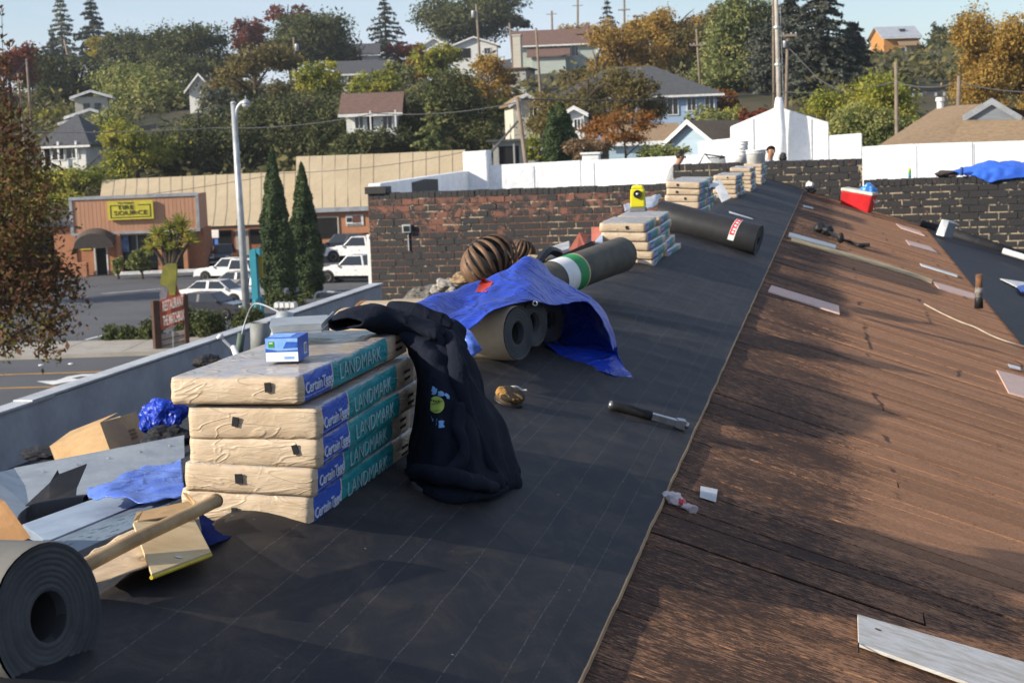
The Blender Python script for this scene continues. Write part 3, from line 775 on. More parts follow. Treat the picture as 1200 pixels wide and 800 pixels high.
# flagpole against the gable
b0 = AY(914.5, 181, FY - 0.35); b1 = AY(908, -60, FY - 0.35)
fp = thing('flagpole', 'tall weathered flagpole with a white wrapped foot against the gable', 'flagpole', b0)
d = (b1 - b0)
q = MB(); q.tube([b0 + d * t for t in (0, 0.5, 1)], [0.07, 0.062, 0.05], 10); q.part('pole', mat('pole_paint', (0.42, 0.385, 0.34), (0.28, 0.24, 0.20), scale=3), fp, smooth=True)
q = MB(); q.tube([b0 - d * 0.05, b0 + d * 0.12, b0 + d * 0.24, b0 + d * 0.28], [0.18, 0.16, 0.13, 0.088], 12); q.part('wrapping', MT['tpo'], fp, smooth=True)
q = MB(); q.tube([b0 + d * 0.03 + Vector((0.13, 0, 0)), b0 + d * 0.95 + Vector((0.09, 0, 0))], 0.006, 4); q.part('halyard', MT['tpo_seam'], fp)
for k in (0.44, 0.62):
    q = MB(); q.lathe([(0.095, -0.03), (0.1, 0), (0.095, 0.03)], b0 + d * k, d, 10); q.part('band', MT['galv'], fp)

# ------------------------------------------------------------------ shingle bundles
def bundle_mesh(seed, nx=14, ny=22, nz_=5, hi=True, h=0.068):
    w, l = 0.345, 1.0
    bm = bmesh.new()
    bmesh.ops.create_cube(bm, size=1)
    bmesh.ops.scale(bm, vec=(w, l, h), verts=bm.verts)
    bmesh.ops.translate(bm, vec=(0, l / 2, h / 2), verts=bm.verts)
    eds = {0: [], 1: [], 2: []}
    for e in bm.edges:
        d = e.verts[0].co - e.verts[1].co
        eds[0 if abs(d.x) > .1 else 1 if abs(d.y) > .5 else 2].append(e)
    bmesh.ops.subdivide_edges(bm, edges=eds[0], cuts=nx, use_grid_fill=True)
    bmesh.ops.subdivide_edges(bm, edges=[e for e in bm.edges if abs((e.verts[0].co - e.verts[1].co).y) > .5], cuts=ny, use_grid_fill=True)
    bmesh.ops.subdivide_edges(bm, edges=[e for e in bm.edges if abs((e.verts[0].co - e.verts[1].co).z) > h * .6], cuts=nz_, use_grid_fill=True)
    for v in bm.verts:
        c = v.co
        x, y, z = c.x / (w / 2), (c.y - l / 2) / (l / 2), (c.z - h / 2) / (h / 2)
        # soft edges
        k = sorted([abs(x) ** 18, abs(y) ** 50, abs(z) ** 6])
        r = k[2] * k[1]
        c.x -= 0.0035 * r * x; c.y -= 0.004 * r * y; c.z -= 0.0014 * r * z
        if abs(x) > .98: c.x += 0.0035 * noise.noise(Vector((seed, c.y * 9, c.z * 40))) + 0.002 * math.cos(z * 1.4) * x
        if abs(y) > .98:
            fold = abs(noise.noise(Vector((c.x * 11 + seed, c.z * 42 + 3 * noise.noise(Vector((c.x * 9, seed, 0))), seed * 1.7))))
            c.y += (0.005 * (fold - 0.3) + 0.005 * math.cos(z * 1.2)) * (1 if y > 0 else -1)
        if abs(z) > .98: c.z += 0.0022 * noise.noise(Vector((c.x * 14 + seed, c.y * 5, 2)))
    bmesh.ops.recalc_face_normals(bm, faces=bm.faces)
    me = bpy.data.meshes.new('shingle_bundle')
    bm.to_mesh(me); bm.free()
    me.polygons.foreach_set('use_smooth', [True] * len(me.polygons))
    me.materials.append(MT['wrap'])
    return me
BH = 0.0645
def bundle_detail(o, seed, full=True):
    rr = random.Random(seed)
    xs_ = 0.1765
    lettering('lettering', 'CertainTeed', 0.040, (xs_, 0.137, 0.034), (0, 1, 0), (0, 0, 1), MT['white_ink'], o, 0.0012, 0.0003, 1.08)
    lettering('lettering', 'LANDMARK', 0.060, (xs_, 0.50, 0.035), (0, 1, 0), (0, 0, 1), MT['pale_ink'], o, 0.0012, -0.0011, 1.22)
    q = MB(); x = 0.03 + rr.uniform(-0.1, 0.09); z = 0.040 + rr.uniform(-.01, .01); a = rr.uniform(-.3, .3)
    s = Matrix.Rotation(a, 3, 'Y')
    q.box((x, -0.009, z), (0.014 + rr.uniform(0, .008), 0.004, 0.024), s); q.part('tape_tab', MT['black'], o)
    if full:
        lettering('lettering', 'ASTM D3462', 0.012, (xs_, 0.89, 0.045), (0, 1, 0), (0, 0, 1), MT['black_ink'], o, 0.001, 0, 1.0)
        lettering('lettering', 'COLOR 1017', 0.012, (xs_, 0.89, 0.024), (0, 1, 0), (0, 0, 1), MT['black_ink'], o, 0.001, 0, 1.0)
        lettering('lettering', 'SHINGLES', 0.011, (xs_, 0.205, 0.018), (0, 1, 0), (0, 0, 1), MT['white_ink'], o, 0.001, 0, 1.0)
GRPB = 'paper wrapped shingle bundles stacked along the ridge'
ordw = ['top', 'second from top', 'middle', 'fourth from top', 'bottom']
front = [(355, 474, 0.0, -0.004, 192), (377, 515, -0.005, 0.004, 211), (377, 549, -0.025, 0.0, 211), (371, 583, -0.05, 0.004, 208), (365, 621, -0.07, -0.003, 203)]
looks = ['wrinkled top bundle of the nearest stack, under the small blue box and the hoodie',
         'kraft bundle second from top in the nearest stack, set back under the top one',
         'middle kraft bundle of the nearest stack with a torn black mark on its end',
         'kraft bundle fourth from top in the nearest stack, black tape near its upper left',
         'bottom bundle of the nearest stack, its end crossed by the wooden handle shadow']
Yf = 3.80
zs = [0, 0, 0, 0, 0]
for i, (px, py, tilt, yaw, pl) in enumerate(front):
    p = AY(px - 2, py, Yf + (0.02 if i else 0))
    me = bundle_mesh(i * 3.1 + 0.7, 26, 30, 7, True, (0.071, 0.083, 0.0755, 0.0755, 0.083)[i])
    o = bpy.data.objects.new('shingle_bundle', me); COL.objects.link(o); ORG[o.name] = Vector((0, 0, 0))
    R3 = Matrix.Rotation(yaw * 3, 3, 'Z') @ Matrix.Rotation(-tilt, 3, 'Y')
    corner = R3 @ Vector((0.172, 0, 0))
    bundle_detail(o, i)
    o.location = p - corner
    o.rotation_euler = R3.to_euler()
    tag(o, looks[i], 'shingle bundle', GRPB)
protos = []
for i in range(4):
    me = bundle_mesh(20 + i * 2.3, 14, 16, 4, False, 0.067)
    o = bpy.data.objects.new('shingle_bundle', me); COL.objects.link(o); ORG[o.name] = Vector((0, 0, 0))
    if i < 3: bundle_detail(o, 30 + i, False)
    protos.append(o)
used = set()
def put_bundle(loc, tilt, yaw, label, idx):
    k = idx % 4
    if k not in used: o = protos[k]; used.add(k)
    else: o = copy_tree(protos[k])
    o.location = loc; o.rotation_euler = (0, tilt, yaw)
    tag(o, label, 'shingle bundle', GRPB)
rr = random.Random(5)
stacks = [((768, 314), 11.95, 5, 2, 'the stack under the yellow laser level', 1.06),
          ((823, 252), 16.3, 5, 2, 'the stack just past the black roll', 1.05),
          ((865, 232), 24.3, 5, 2, 'the stack with a white sheet leaning', 1.05),
          ((882, 225), 27.6, 6, 2, 'the second last stack before the wall', 1.05),
          ((894, 216.5), 31.7, 6, 2, 'the stack nearest the brick wall', 1.05)]
tops = []
idx = 0
for (px, py), Y, n, deep, lab, pitch in stacks:
    p = AY(px, py, Y)
    for dpt in range(deep):
        for k in range(n):
            jit = rr.uniform(-0.012, 0.012) + (-0.035 if (Y < 12 and k >= 2) else 0)
            loc = Vector((p.x - 0.19 + jit, Y + dpt * (pitch - .045) + rr.uniform(-.012, .012), p.z + k * 0.0675))
            lv = ['bottom', 'second', 'third', 'fourth', 'fifth', 'topmost'][k] if k < n - 1 else 'topmost'
            half = 'front' if dpt == 0 else 'rear'
            put_bundle(loc, rr.uniform(0.0, 0.04) + 0.03, rr.uniform(-.03, .03), f'{lv} bundle in the {half} half of {lab}', idx)
            idx += 1
    tops.append(Vector((p.x - 0.19, Y, p.z + n * 0.0675)))

# ------------------------------------------------------------------ things on the stacks
def local_frame(o, px, py, Y): return AY(px, py, Y)
# little blue box of nails on the nearest stack
p = AY(331, 424, 4.02)
bx = thing('nail_box', 'small blue and white carton with a green square, standing on the nearest stack', 'carton', p)
bw_, bd_, bh_ = 0.088, 0.125, 0.063
rz = Matrix.Rotation(0.10, 3, 'Z')
def bl(x, y, z): return p + rz @ Vector((x, y, z)) 
blue = mat('carton_blue', (0.03, 0.09, 0.42), (0.05, 0.14, 0.52), scale=30, rough=0.4, bmp=0.05)
lblue = mat('carton_light_blue', (0.16, 0.36, 0.74), (0.32, 0.52, 0.8), scale=16, rough=0.4, bmp=0.05)
cwhite = mat('carton_white', (0.78, 0.8, 0.82), rough=0.4, bmp=0.05)
cgreen = mat('carton_green', (0.06, 0.30, 0.05), rough=0.4, bmp=0.05)
q = MB(); q.box(bl(0, bd_ / 2, bh_ / 2), (bw_, bd_, bh_), rz); q.part('carton', blue, bx, bevel=0.0012)
def panel(name, m, x0, z0, x1, z1, off=0.0012, pts=None):
    q = MB()
    pts = pts or [(x0, z0), (x1, z0), (x1, z1), (x0, z1)]
    q.prism([bl(x, -off, z) for x, z in pts], rz @ Vector((0, off * 0.8, 0))); q.part(name, m, bx)
w2 = bw_ / 2
panel('front_print', lblue, -w2 + .001, 0.025, w2 - .001, bh_ - .001)
panel('front_print', cwhite, -w2 + .001, 0.001, w2 - .001, 0.026, 0.0016)
panel('front_print', blue, 0, 0, 0, 0, 0.0022, [(0.004, 0.036), (w2 - .001, 0.038), (w2 - .001, 0.052), (0.013, 0.053)])
panel('front_print', blue, 0, 0, 0, 0, 0.0020, [(-w2 + .001, 0.026), (w2 - .001, 0.028), (w2 - .001, 0.031), (-0.01, 0.0295), (-w2 + .001, 0.036)])
panel('front_print', cgreen, -w2 + .009, 0.039, -w2 + .024, 0.054, 0.0022)
panel('front_print', cwhite, -w2 + .011, 0.0485, -w2 + .021, 0.0515, 0.0028)
panel('front_print', lblue, 0.006, 0.008, 0.032, 0.014, 0.0022)
q = MB(); q.box(bl(w2 + 0.0006, 0.08, 0.027), (0.0012, 0.03, 0.03), rz); q.part('side_label', cwhite, bx)
q = MB(); q.box(bl(w2 + 0.0011, 0.08, 0.027), (0.0012, 0.022, 0.022), rz); q.part('side_label', mat('grey_print', (0.3, 0.3, 0.33), rough=.5), bx)
q = MB(); q.box(bl(-0.01, 0.06, bh_ + 0.0006), (0.06, 0.07, 0.0012), rz); q.part('top_print', lblue, bx)
# folded flashing tray further back on the same stack
ft = MB()
pts = [(316, 384), (318, 379), (383, 369), (392, 374), (377, 390), (320, 391)]
poly = [AY(x, y, Yv) for (x, y), Yv in zip(pts, (4.55, 4.72, 4.78, 4.7, 4.42, 4.38))]
zt_ = max(v.z for v in poly); zl = min(v.z for v in poly)
ft.prism([Vector((v.x, v.y, zl + 0.004 + (v.y - 4.38) * 0.02)) for v in poly], (0, 0, 0.006))
fo = thing('flashing_tray', 'folded pale metal flashing tray lying behind the small blue box', 'flashing', sum(poly, Vector()) / 6)
ft.part('base_sheet', MT['galv'], fo)
a, b, c, d = [Vector((v.x, v.y, zl + 0.012 + (v.y - 4.38) * 0.02)) for v in (poly[5], poly[4], poly[3], poly[0])]
q = MB(); q.prism([a, b, b + Vector((0, 0, .016)), a + Vector((0, 0, .016))], (0, 0.004, 0)); q.part('front_lip', MT['galv'], fo)
q = MB(); q.prism([b, c, c + Vector((0, 0, .018)), b + Vector((0, 0, .016))], (-0.004, 0, 0)); q.part('side_lip', MT['galv'], fo)
q = MB(); q.prism([a + Vector((0, .05, 0)), b + Vector((-.01, .05, 0)), b + Vector((-.01, .05, .012)), a + Vector((0, .05, .012))], (0, 0.004, 0)); q.part('rib', MT['galv_blue'], fo)

# ------------------------------------------------------------------ hoodie
hd = thing('hoodie', 'dark navy hooded sweatshirt draped over the stack, tennis ball print on its back', 'sweatshirt', (-1.1, 4.5, H - 1.0))
def HQ(px, py, Y): return AY(px, py, Y)
rows = [
 [(472, 372, 4.95), (492, 372, 5.0), (512, 374, 5.04), (530, 379, 5.06), (541, 386, 5.06)],
 [(466, 386, 4.72), (486, 388, 4.72), (508, 388, 4.76), (528, 390, 4.84), (546, 402, 4.94)],
 [(480, 402, 4.66), (496, 408, 4.60), (516, 412, 4.62), (536, 416, 4.72), (553, 428, 4.86)],
 [(490, 428, 4.72), (502, 438, 4.55), (522, 442, 4.55), (545, 446, 4.66), (566, 458, 4.84)],
 [(490, 462, 4.74), (503, 472, 4.52), (526, 476, 4.50), (556, 480, 4.60), (586, 488, 4.84)],
 [(488, 496, 4.74), (504, 508, 4.48), (530, 511, 4.45), (566, 514, 4.56), (601, 522, 4.84)],
 [(480, 528, 4.68), (504, 540, 4.44), (534, 542, 4.42), (572, 544, 4.54), (610, 550, 4.84)],
 [(476, 552, 4.52), (505, 562, 4.40), (536, 564, 4.40), (574, 566, 4.50), (607, 568, 4.76)],
 [(486, 566, 4.42), (508, 579, 4.375), (540, 583, 4.42), (574, 580, 4.56), (600, 577, 4.73)]]
G = cloth_grid([[HQ(*c) for c in r] for r in rows], 9, 0.024, 6.5, 3.3, (1.7, 1.7, 0.28))
q = MB(); q.grid(G)
hb = q.part('body', MT['fleece'], hd, smooth=True)
sd_ = hb.modifiers.new('thick', 'SOLIDIFY'); sd_.thickness = 0.007; sd_.offset = -1
# sleeve folds running down and the lump on the felt
def fold(path, r, nm='fold'):
    P = crom([HQ(*c) for c in path], 6)
    rs = [r * (0.55 + 0.45 * math.sin(math.pi * min(1, max(0, i / (len(P) - 1))) ** 0.7)) for i in range(len(P))]
    q = MB(); q.tube(P, rs, 10)
    for v in q.v: v += Vector((noise.noise(v * 18), noise.noise(v * 18 + Vector((5, 0, 0))), noise.noise(v * 18 + Vector((0, 9, 0))))) * 0.009
    return q.part(nm, MT['fleece'], hd, smooth=True)
fold([(526, 392, 4.76), (534, 420, 4.62), (540, 455, 4.56), (552, 500, 4.55), (574, 545, 4.56), (590, 566, 4.62)], 0.028, 'sleeve')
fold([(540, 474, 4.50), (538, 505, 4.45), (544, 530, 4.40), (526, 552, 4.37), (500, 556, 4.38)], 0.021)
fold([(484, 552, 4.44), (512, 556, 4.36), (548, 562, 4.36), (580, 572, 4.50)], 0.029)
fold([(496, 574, 4.38), (520, 580, 4.36), (560, 580, 4.44), (592, 572, 4.62)], 0.022, 'waistband')
# sleeve lying on the top of the stack, open cuff at its left end
P = crom([HQ(404, 378, 4.55), HQ(425, 372, 4.64), HQ(452, 375, 4.70), HQ(482, 380, 4.74), HQ(512, 388, 4.76)], 6)
q = MB()
n = 18; vs = []; fs = []
for i, c in enumerate(P):
    t = (P[min(i + 1, len(P) - 1)] - P[max(i - 1, 0)]).normalized()
    s_ = t.cross(Vector((0, 0, 1))).normalized()
    k = i / (len(P) - 1)
    wdt = 0.062 + 0.05 * k; hgt = 0.013 + 0.020 * math.sin(k * 3.0)
    for j in range(n):
        w = 2 * math.pi * j / n
        pt = c + s_ * math.cos(w) * wdt + Vector((0, 0, 1)) * (math.sin(w) * hgt)
        pt += Vector((0, 0, 1)) * 0.013 * noise.noise(pt * 17) + s_ * 0.014 * noise.noise(pt * 13) + t * .012 * noise.noise(pt * 15)
        vs.append(pt)
for i in range(len(P) - 1):
    for j in range(n): fs.append((i * n + j, i * n + (j + 1) % n, (i + 1) * n + (j + 1) % n, (i + 1) * n + j))
q.add(vs, fs)
sv = q.part('sleeve', MT['fleece'], hd, smooth=True)
sm = sv.modifiers.new('thick', 'SOLIDIFY'); sm.thickness = 0.006; sm.offset = -1
fold([(455, 362, 4.92), (480, 366, 4.9), (505, 372, 4.9), (530, 384, 4.9)], 0.034, 'hood')
# print on the back: laid on the cloth surface
dg = bpy.context.evaluated_depsgraph_get()
Gv = [[v for v in r] for r in G]
from mathutils.bvhtree import BVHTree
bt = BVHTree.FromPolygons([v for r in Gv for v in r], [(i * len(Gv[0]) + j, i * len(Gv[0]) + j + 1, (i + 1) * len(Gv[0]) + j + 1, (i + 1) * len(Gv[0]) + j) for i in range(len(Gv) - 1) for j in range(len(Gv[0]) - 1)])
def drape(me, off):
    # project flat print on to the cloth, seen square-on from the side the back faces
    for v in me.vertices:
        pass
def print_on_cloth(name, outline_px, m, lift=0.012):
    cam_o = Vector((0, 0, H))
    pts = []
    for (x, y) in outline_px:
        dr = Vector(ray(x, y)).normalized()
        hit = bt.ray_cast(cam_o, dr)
        if hit[0] is None: return None
        nrm = hit[1] if hit[1].dot(dr) < 0 else -hit[1]
        pts.append(hit[0] - dr * lift)
    if name == 'ball_print':
        cx = sum(x for x, y in outline_px) / len(outline_px); cy = sum(y for x, y in outline_px) / len(outline_px)
        G_ = []
        for k in range(9):
            row = []
            for (x, y) in outline_px + outline_px[:1]:
                dr = Vector(ray(cx + (x - cx) * k / 8, cy + (y - cy) * k / 8)).normalized(); h_ = bt.ray_cast(cam_o, dr)
                row.append(h_[0] - dr * 0.016)
            G_.append(row)
        q = MB(); q.grid(G_); return q.part(name, m, hd, smooth=True)
    c = sum(pts, Vector()) / len(pts)
    q = MB(); q.add([c] + pts, [(0, i + 1, (i + 1) % len(pts) + 1) for i in range(len(pts))])
    return q.part(name, m, hd)
ball = mat('print_yellow_green', (0.42, 0.52, 0.10), rough=0.8, bmp=0.1)
inkb = mat('print_light_blue', (0.16, 0.34, 0.62), (0.22, 0.42, 0.7), rough=0.8, bmp=0.1)
print_on_cloth('ball_print', [(511.5 + 9.3 * math.cos(a), 474 + 10 * math.sin(a)) for a in [2 * math.pi * k / 28 for k in range(28)]], ball)
for (pts) in ([(504.5, 472.9), (508, 472.8), (513, 471.6), (518.5, 469), (518.6, 469.6), (513, 472.3), (508, 473.5), (504.5, 473.5)], [(505.5, 481.2), (511, 480.4), (517, 480.6), (517, 481.1), (511, 481), (505.7, 481.8)]):
    print_on_cloth('ball_seam', pts, mat('print_seam', (0.2, 0.26, 0.06), rough=0.9, bmp=0), 0.019)
for k, (x, y) in enumerate(((505.5, 468.5), (508.3, 469.5), (511, 470), (514, 469.7))):
    print_on_cloth('ball_lettering', [(x - .9, y - 1.2), (x - .3, y - 1.3), (x + .1, y), (x + .5, y - 1.2), (x + 1, y - 1.1), (x + .8, y + 1.2), (x + .2, y + 1.2), (x, y + .4), (x - .4, y + 1.2), (x - 1, y + 1.2)], MT['black_ink'], 0.019)
def stroke(pts, w=1.0):
    P2 = [Vector((x, y, 0)) for x, y in pts]
    P2 = crom(P2, 3)
    L, R2 = [], []
    for i, c in enumerate(P2):
        t = (P2[min(i + 1, len(P2) - 1)] - P2[max(i - 1, 0)]).normalized()
        n_ = Vector((-t.y, t.x, 0)) * w
        L.append(c + n_); R2.append(c - n_)
    return L, R2
def letter(pts, w=1.7):
    L, R2 = stroke(pts, w)
    for i in range(len(L) - 1):
        pass
    out = [(v.x, v.y) for v in L] + [(v.x, v.y) for v in reversed(R2)]
    cam_o = Vector((0, 0, H)); pl = []
    for (x, y) in out:
        dr = Vector(ray(x, y)).normalized(); hit = bt.ray_cast(cam_o, dr)
        if hit[0] is None: return
        nrm = hit[1] if hit[1].dot(dr) < 0 else -hit[1]
        pl.append(hit[0] - dr * 0.015)
    n = len(L)
    q = MB(); q.add(pl, [(i, i + 1, 2 * n - 2 - i, 2 * n - 1 - i) for i in range(n - 1)]); q.part('lettering', inkb, hd)
for ln in ([(494.5, 456), (493, 464), (494, 471)], [(497, 455), (496.3, 459), (497.5, 462)], [(499.5, 453.5), (498.5, 459), (499.5, 461)], [(504, 452.5), (502, 457), (502.3, 460)], [(506.5, 454), (508.5, 455), (506, 459.5), (509.5, 460.5), (511, 455)], [(513.5, 460.5), (517, 459.6), (519.5, 462), (516, 462.3), (513.5, 461.3)], [(521.5, 461.5), (525, 464), (525, 467)],
           [(500.5, 485), (499.5, 489), (501.5, 491.5), (503.5, 493)], [(503, 486.5), (504.5, 489), (503, 491)], [(506.5, 492), (511, 491.5), (508.5, 494.5), (511, 496), (506.5, 497)], [(514, 494.5), (519.5, 494), (516, 497), (520, 499), (514, 499.4)]):
    letter(ln)

# ------------------------------------------------------------------ rolls of felt
def roll(name, label, c, axis, R, L, mb_, hole=0.42, group=None, rings=5, wrap=None, sag=0.0, cat='felt roll'):
    c = Vector(c); ax = Vector(axis).normalized()          # c: centre of the end that faces the camera; axis points away from it
    t = thing(name, label, cat, c - Vector((0, 0, R)), group)
    q = MB(); q.lathe([(R * 0.985, 0.0), (R, 0.006), (R, L * .3), (R * 1.004, L * .6), (R, L - 0.006), (R * 0.985, L)], c, ax, 40)
    q.f = [f for f in q.f if len(f) == 4]; q.m = [0] * len(q.f)
    for v in q.v: v += Vector((noise.noise(v * 6), noise.noise(v * 6 + Vector((3, 0, 0))), noise.noise(v * 6 + Vector((0, 7, 0))))) * R * 0.03
    o = q.part('outer_wrap', mb_, t, smooth=True)
    rr = random.Random(int(abs(c.x * 1000)))
    for end, s in ((0.0, 1), (L, -1)):
        prof = [(R * 0.985, 0.0)]
        for k in range(rings):
            r1 = R * (0.985 - (0.985 - hole) * (k + 0.45) / rings); r2 = R * (0.985 - (0.985 - hole) * (k + 1) / rings)
            dz = rr.uniform(0.0, 0.0025)
            prof += [(r1, dz), (r1 - 0.002, dz + 0.004), (r2, dz + 0.003)]
        prof += [(R * hole, 0.004), (R * hole * 0.97, 0.03)]
        q = MB(); q.lathe([(r, end + s * (z - 0.004)) for r, z in prof], c, ax, 40)
        q.f = [f for f in q.f if len(f) == 4]; q.m = [0] * len(q.f)
        for v in q.v: v += Vector((noise.noise(v * 7), noise.noise(v * 7 + Vector((3, 0, 0))), noise.noise(v * 7 + Vector((0, 7, 0))))) * R * 0.03
        e = q.part('rolled_end', MT['roll_end'], t, smooth=True)
    q = MB(); q.lathe([(R * hole, 0.002), (R * hole * .96, L - 0.002)], c, ax, 28); q.f = [f for f in q.f if len(f) == 4]; q.m = [0] * len(q.f)
    q.part('core', MT['hole'], t, smooth=True)
    if wrap:
        for (l0, l1, m) in wrap:
            q = MB(); q.lathe([(R + 0.0035, l0), (R + 0.0035, l1)], c, ax, 40); q.f = [f for f in q.f if len(f) == 4]; q.m = [0] * len(q.f)
            q.part('paper_band', m, t, smooth=True)
    return t
GR = 'rolls of roofing felt'
roll('felt_roll', 'big grey roll of roofing felt lying across the ridge beside the wooden handle', AY(57, 722, 2.62), (-0.955, 0.28, -0.06), 0.136, 0.93, mat('pale_felt', (0.16, 0.155, 0.14), (0.09, 0.088, 0.085), scale=5, rough=0.75, bscale=240, bdist=0.002), 0.35, GR, 8)
# under the blue tarp: three rolls side by side
GT = 'brown felt rolls under the blue tarp'
for (px, py, Y, R, lab) in ((609, 390, 6.62, 0.114, 'nearest brown felt roll sticking out from under the blue tarp'), (628, 378, 7.02, 0.108, 'middle felt roll of the three under the blue tarp'), (648, 375, 7.5, 0.110, 'farthest felt roll of the three, shaded by the tarp fold')):
    roll('felt_roll', lab, AY(px - 2, py, Y), (-0.93, 0.36, -0.03), R, 0.92, MT['brown_roll'], 0.42, GT, 5)
green = mat('green_band', (0.03, 0.30, 0.09), rough=0.6, bmp=0.1)
P1, P0 = AY(728, 298, 9.65), AY(648, 328, 8.85)
ax = (P0 - P1).normalized()
roll('felt_roll', 'grey felt roll with a green paper band rising out behind the blue tarp', P1, ax, 0.104, 1.0, MT['grey_roll'], 0.3, GR, 4, [(0.60, 0.615, MT['card_light']), (0.615, 0.72, green), (0.72, 0.86, MT['white'])])
P1, P0 = AY(889, 281.5, 15.55), AY(790, 256, 15.7)
ax = (P0 - P1).normalized()
br = roll('felt_roll', 'black felt roll with a red and white label lying across the ridge', P1, ax, 0.145, 1.0, MT['black_roll'], 0.3, GR, 4)
redm = mat('label_red', (0.62, 0.04, 0.05), rough=0.5, bmp=0.05)
# label strip: an arc of the roll facing the camera
zax = Vector((0, 0, 1)) - ax * ax.z; zax.normalize(); yax = ax.cross(zax)
if yax.y > 0: yax = -yax
def arc(l0, l1, a0, a1, rad, m, nm, skew=0.02):
    q = MB(); g_ = []
    for i in range(9):
        a = a0 + (a1 - a0) * i / 8
        row = []
        for l in (l0, l1): row.append(P1 + ax * (l + skew * (i / 8)) + (zax * math.cos(a) + yax * math.sin(a)) * rad)
        g_.append(row)
    q.grid(g_); return q.part(nm, m, br, smooth=True)
arc(0.185, 0.245, 0.05, 1.9, 0.150, MT['white'], 'label')
arc(0.192, 0.238, 0.12, 1.55, 0.152, redm, 'label_print')
for i, (a, l) in enumerate(((0.35, .215), (0.6, .222), (0.85, .222), (1.1, .225), (1.3, .228))):
    arc(l - .010 - .004 * (i % 2), l + .010, a, a + 0.12, 0.1535, MT['white'], 'label_print', 0.0)

# ------------------------------------------------------------------ the big blue tarp over the rolls
tp = thing('tarp', 'large blue tarp tented over the felt rolls, one corner hanging to the roof', 'tarp', (-1.5, 7.2, H - 1.0))
crest = [(452, 370, 6.2), (500, 350, 6.6), (545, 337, 7.0), (590, 318, 7.4), (621, 301, 7.6), (648, 324, 7.7), (688, 347, 7.75), (712, 374, 7.6), (722, 406, 7.4)]
hem = [(455, 392, 5.9), (505, 400, 6.0), (543, 390, 6.22), (580, 363, 6.45), (622, 353.5, 6.8), (652, 357, 7.1), (686, 353, 7.4), (706, 376, 7.3), (716, 412, 7.2)]
def mixp(a, b, t, sagz=0.0):
    A, B = AY(*a), AY(*b); return A.lerp(B, t) + Vector((0, 0, sagz))
back = [AY(*c) + Vector((-0.06, 0.55, -0.20 - 0.02 * i)) for i, c in enumerate(crest)]
backmid = [AY(*c) + Vector((-0.03, 0.25, -0.055)) for i, c in enumerate(crest)]
rowA = [AY(*c) for c in crest]
rowB = [mixp(crest[i], hem[i], 0.35, 0.006 if i % 2 else -0.014) for i in range(9)]
rowC = [mixp(crest[i], hem[i], 0.70, -0.010 if i % 2 else 0.010) for i in range(9)]
rowD = [AY(*c) for c in hem]
G = cloth_grid([back, backmid, rowA, rowB, rowC, rowD], 10, 0.013, 6.5, 1.0, (1.6, 0.5, 0.8))
q = MB(); q.grid(G); t1 = q.part('sheet', MT['tarp'], tp, smooth=True)
# far side hanging to the felt, seen under the arch, and the corner lying on the roof
top_ = [AY(634, 357, 7.75), AY(662, 356, 7.75), AY(690, 356, 7.72), AY(709, 380, 7.58), AY(721, 408, 7.42)]
mid_ = [AY(636, 385, 7.8), AY(662, 392, 7.72), AY(694, 396, 7.62), AY(716, 410, 7.45), AY(729, 426, 7.3)]
bot_ = [RP(640, 405, .01), RP(664, 418, .01), RP(694, 431, .01), RP(720, 440, .012), RP(742, 443.5, .012)]
G2 = cloth_grid([top_, mid_, bot_], 9, 0.022, 4.5, 6.0)
q = MB(); q.grid(G2); t2 = q.part('hanging_side', MT['tarp'], tp, smooth=True)
fl = cloth_grid([[AY(522, 381, 6.0), AY(530, 378, 6.0), AY(541, 379, 6.0)], [AY(527, 392, 5.94), AY(540, 390, 5.92), AY(551, 390, 5.94)], [AY(540, 405, 5.9), AY(552, 402, 5.88), AY(561, 402, 5.9)], [AY(546, 422, 5.9), AY(557, 416, 5.9), AY(565, 409, 5.92)]], 7, 0.012, 9, 2)
q = MB(); q.grid(fl); t3 = q.part('folded_corner', MT['tarp_pale'], tp, smooth=True)
for o in (t1, t2, t3):
    md = o.modifiers.new('thick', 'SOLIDIFY'); md.thickness = 0.003
def ring(c, n_, r, nm='grommet'):
    q = MB(); c = Vector(c); n_ = Vector(n_).normalized(); a = n_.orthogonal().normalized(); b = n_.cross(a)
    q.tube([c + (a * math.cos(w) + b * math.sin(w)) * r for w in [2 * math.pi * k / 16 for k in range(17)]], r * 0.33, 6)
    return q.part(nm, MT['steel'], tp, smooth=True)
ring(AY(627, 355.5, 6.80), ray(627, 355), 0.0095); ring(AY(543, 391, 5.90), ray(543, 391), 0.006); ring(AY(737, 441, 7.06), (0, 0, 1), 0.009)
# red printed patch on the tarp
btt = BVHTree.FromPolygons([v for r in G for v in r], [(i * len(G[0]) + j, i * len(G[0]) + j + 1, (i + 1) * len(G[0]) + j + 1, (i + 1) * len(G[0]) + j) for i in range(len(G) - 1) for j in range(len(G[0]) - 1)])
rows_ = []
for i in range(7):
    r_ = []
    for j in range(7):
        u, w = j / 6, i / 6
        x = (565 * (1 - u) + 578 * u) * (1 - w) + (557 * (1 - u) + 570 * u) * w
        y = (326 * (1 - u) + 330 * u) * (1 - w) + (342 * (1 - u) + 342 * u) * w
        dr = Vector(ray(x, y)).normalized(); hit = btt.ray_cast(Vector((0, 0, H)), dr)
        r_.append((hit[0] if hit[0] else AY(x, y, 7.1)) - dr * 0.03)
    rows_.append(r_)
q = MB(); q.grid(rows_); q.part('red_patch', mat('red_patch', (0.55, 0.05, 0.025), rough=0.5), tp, smooth=True)

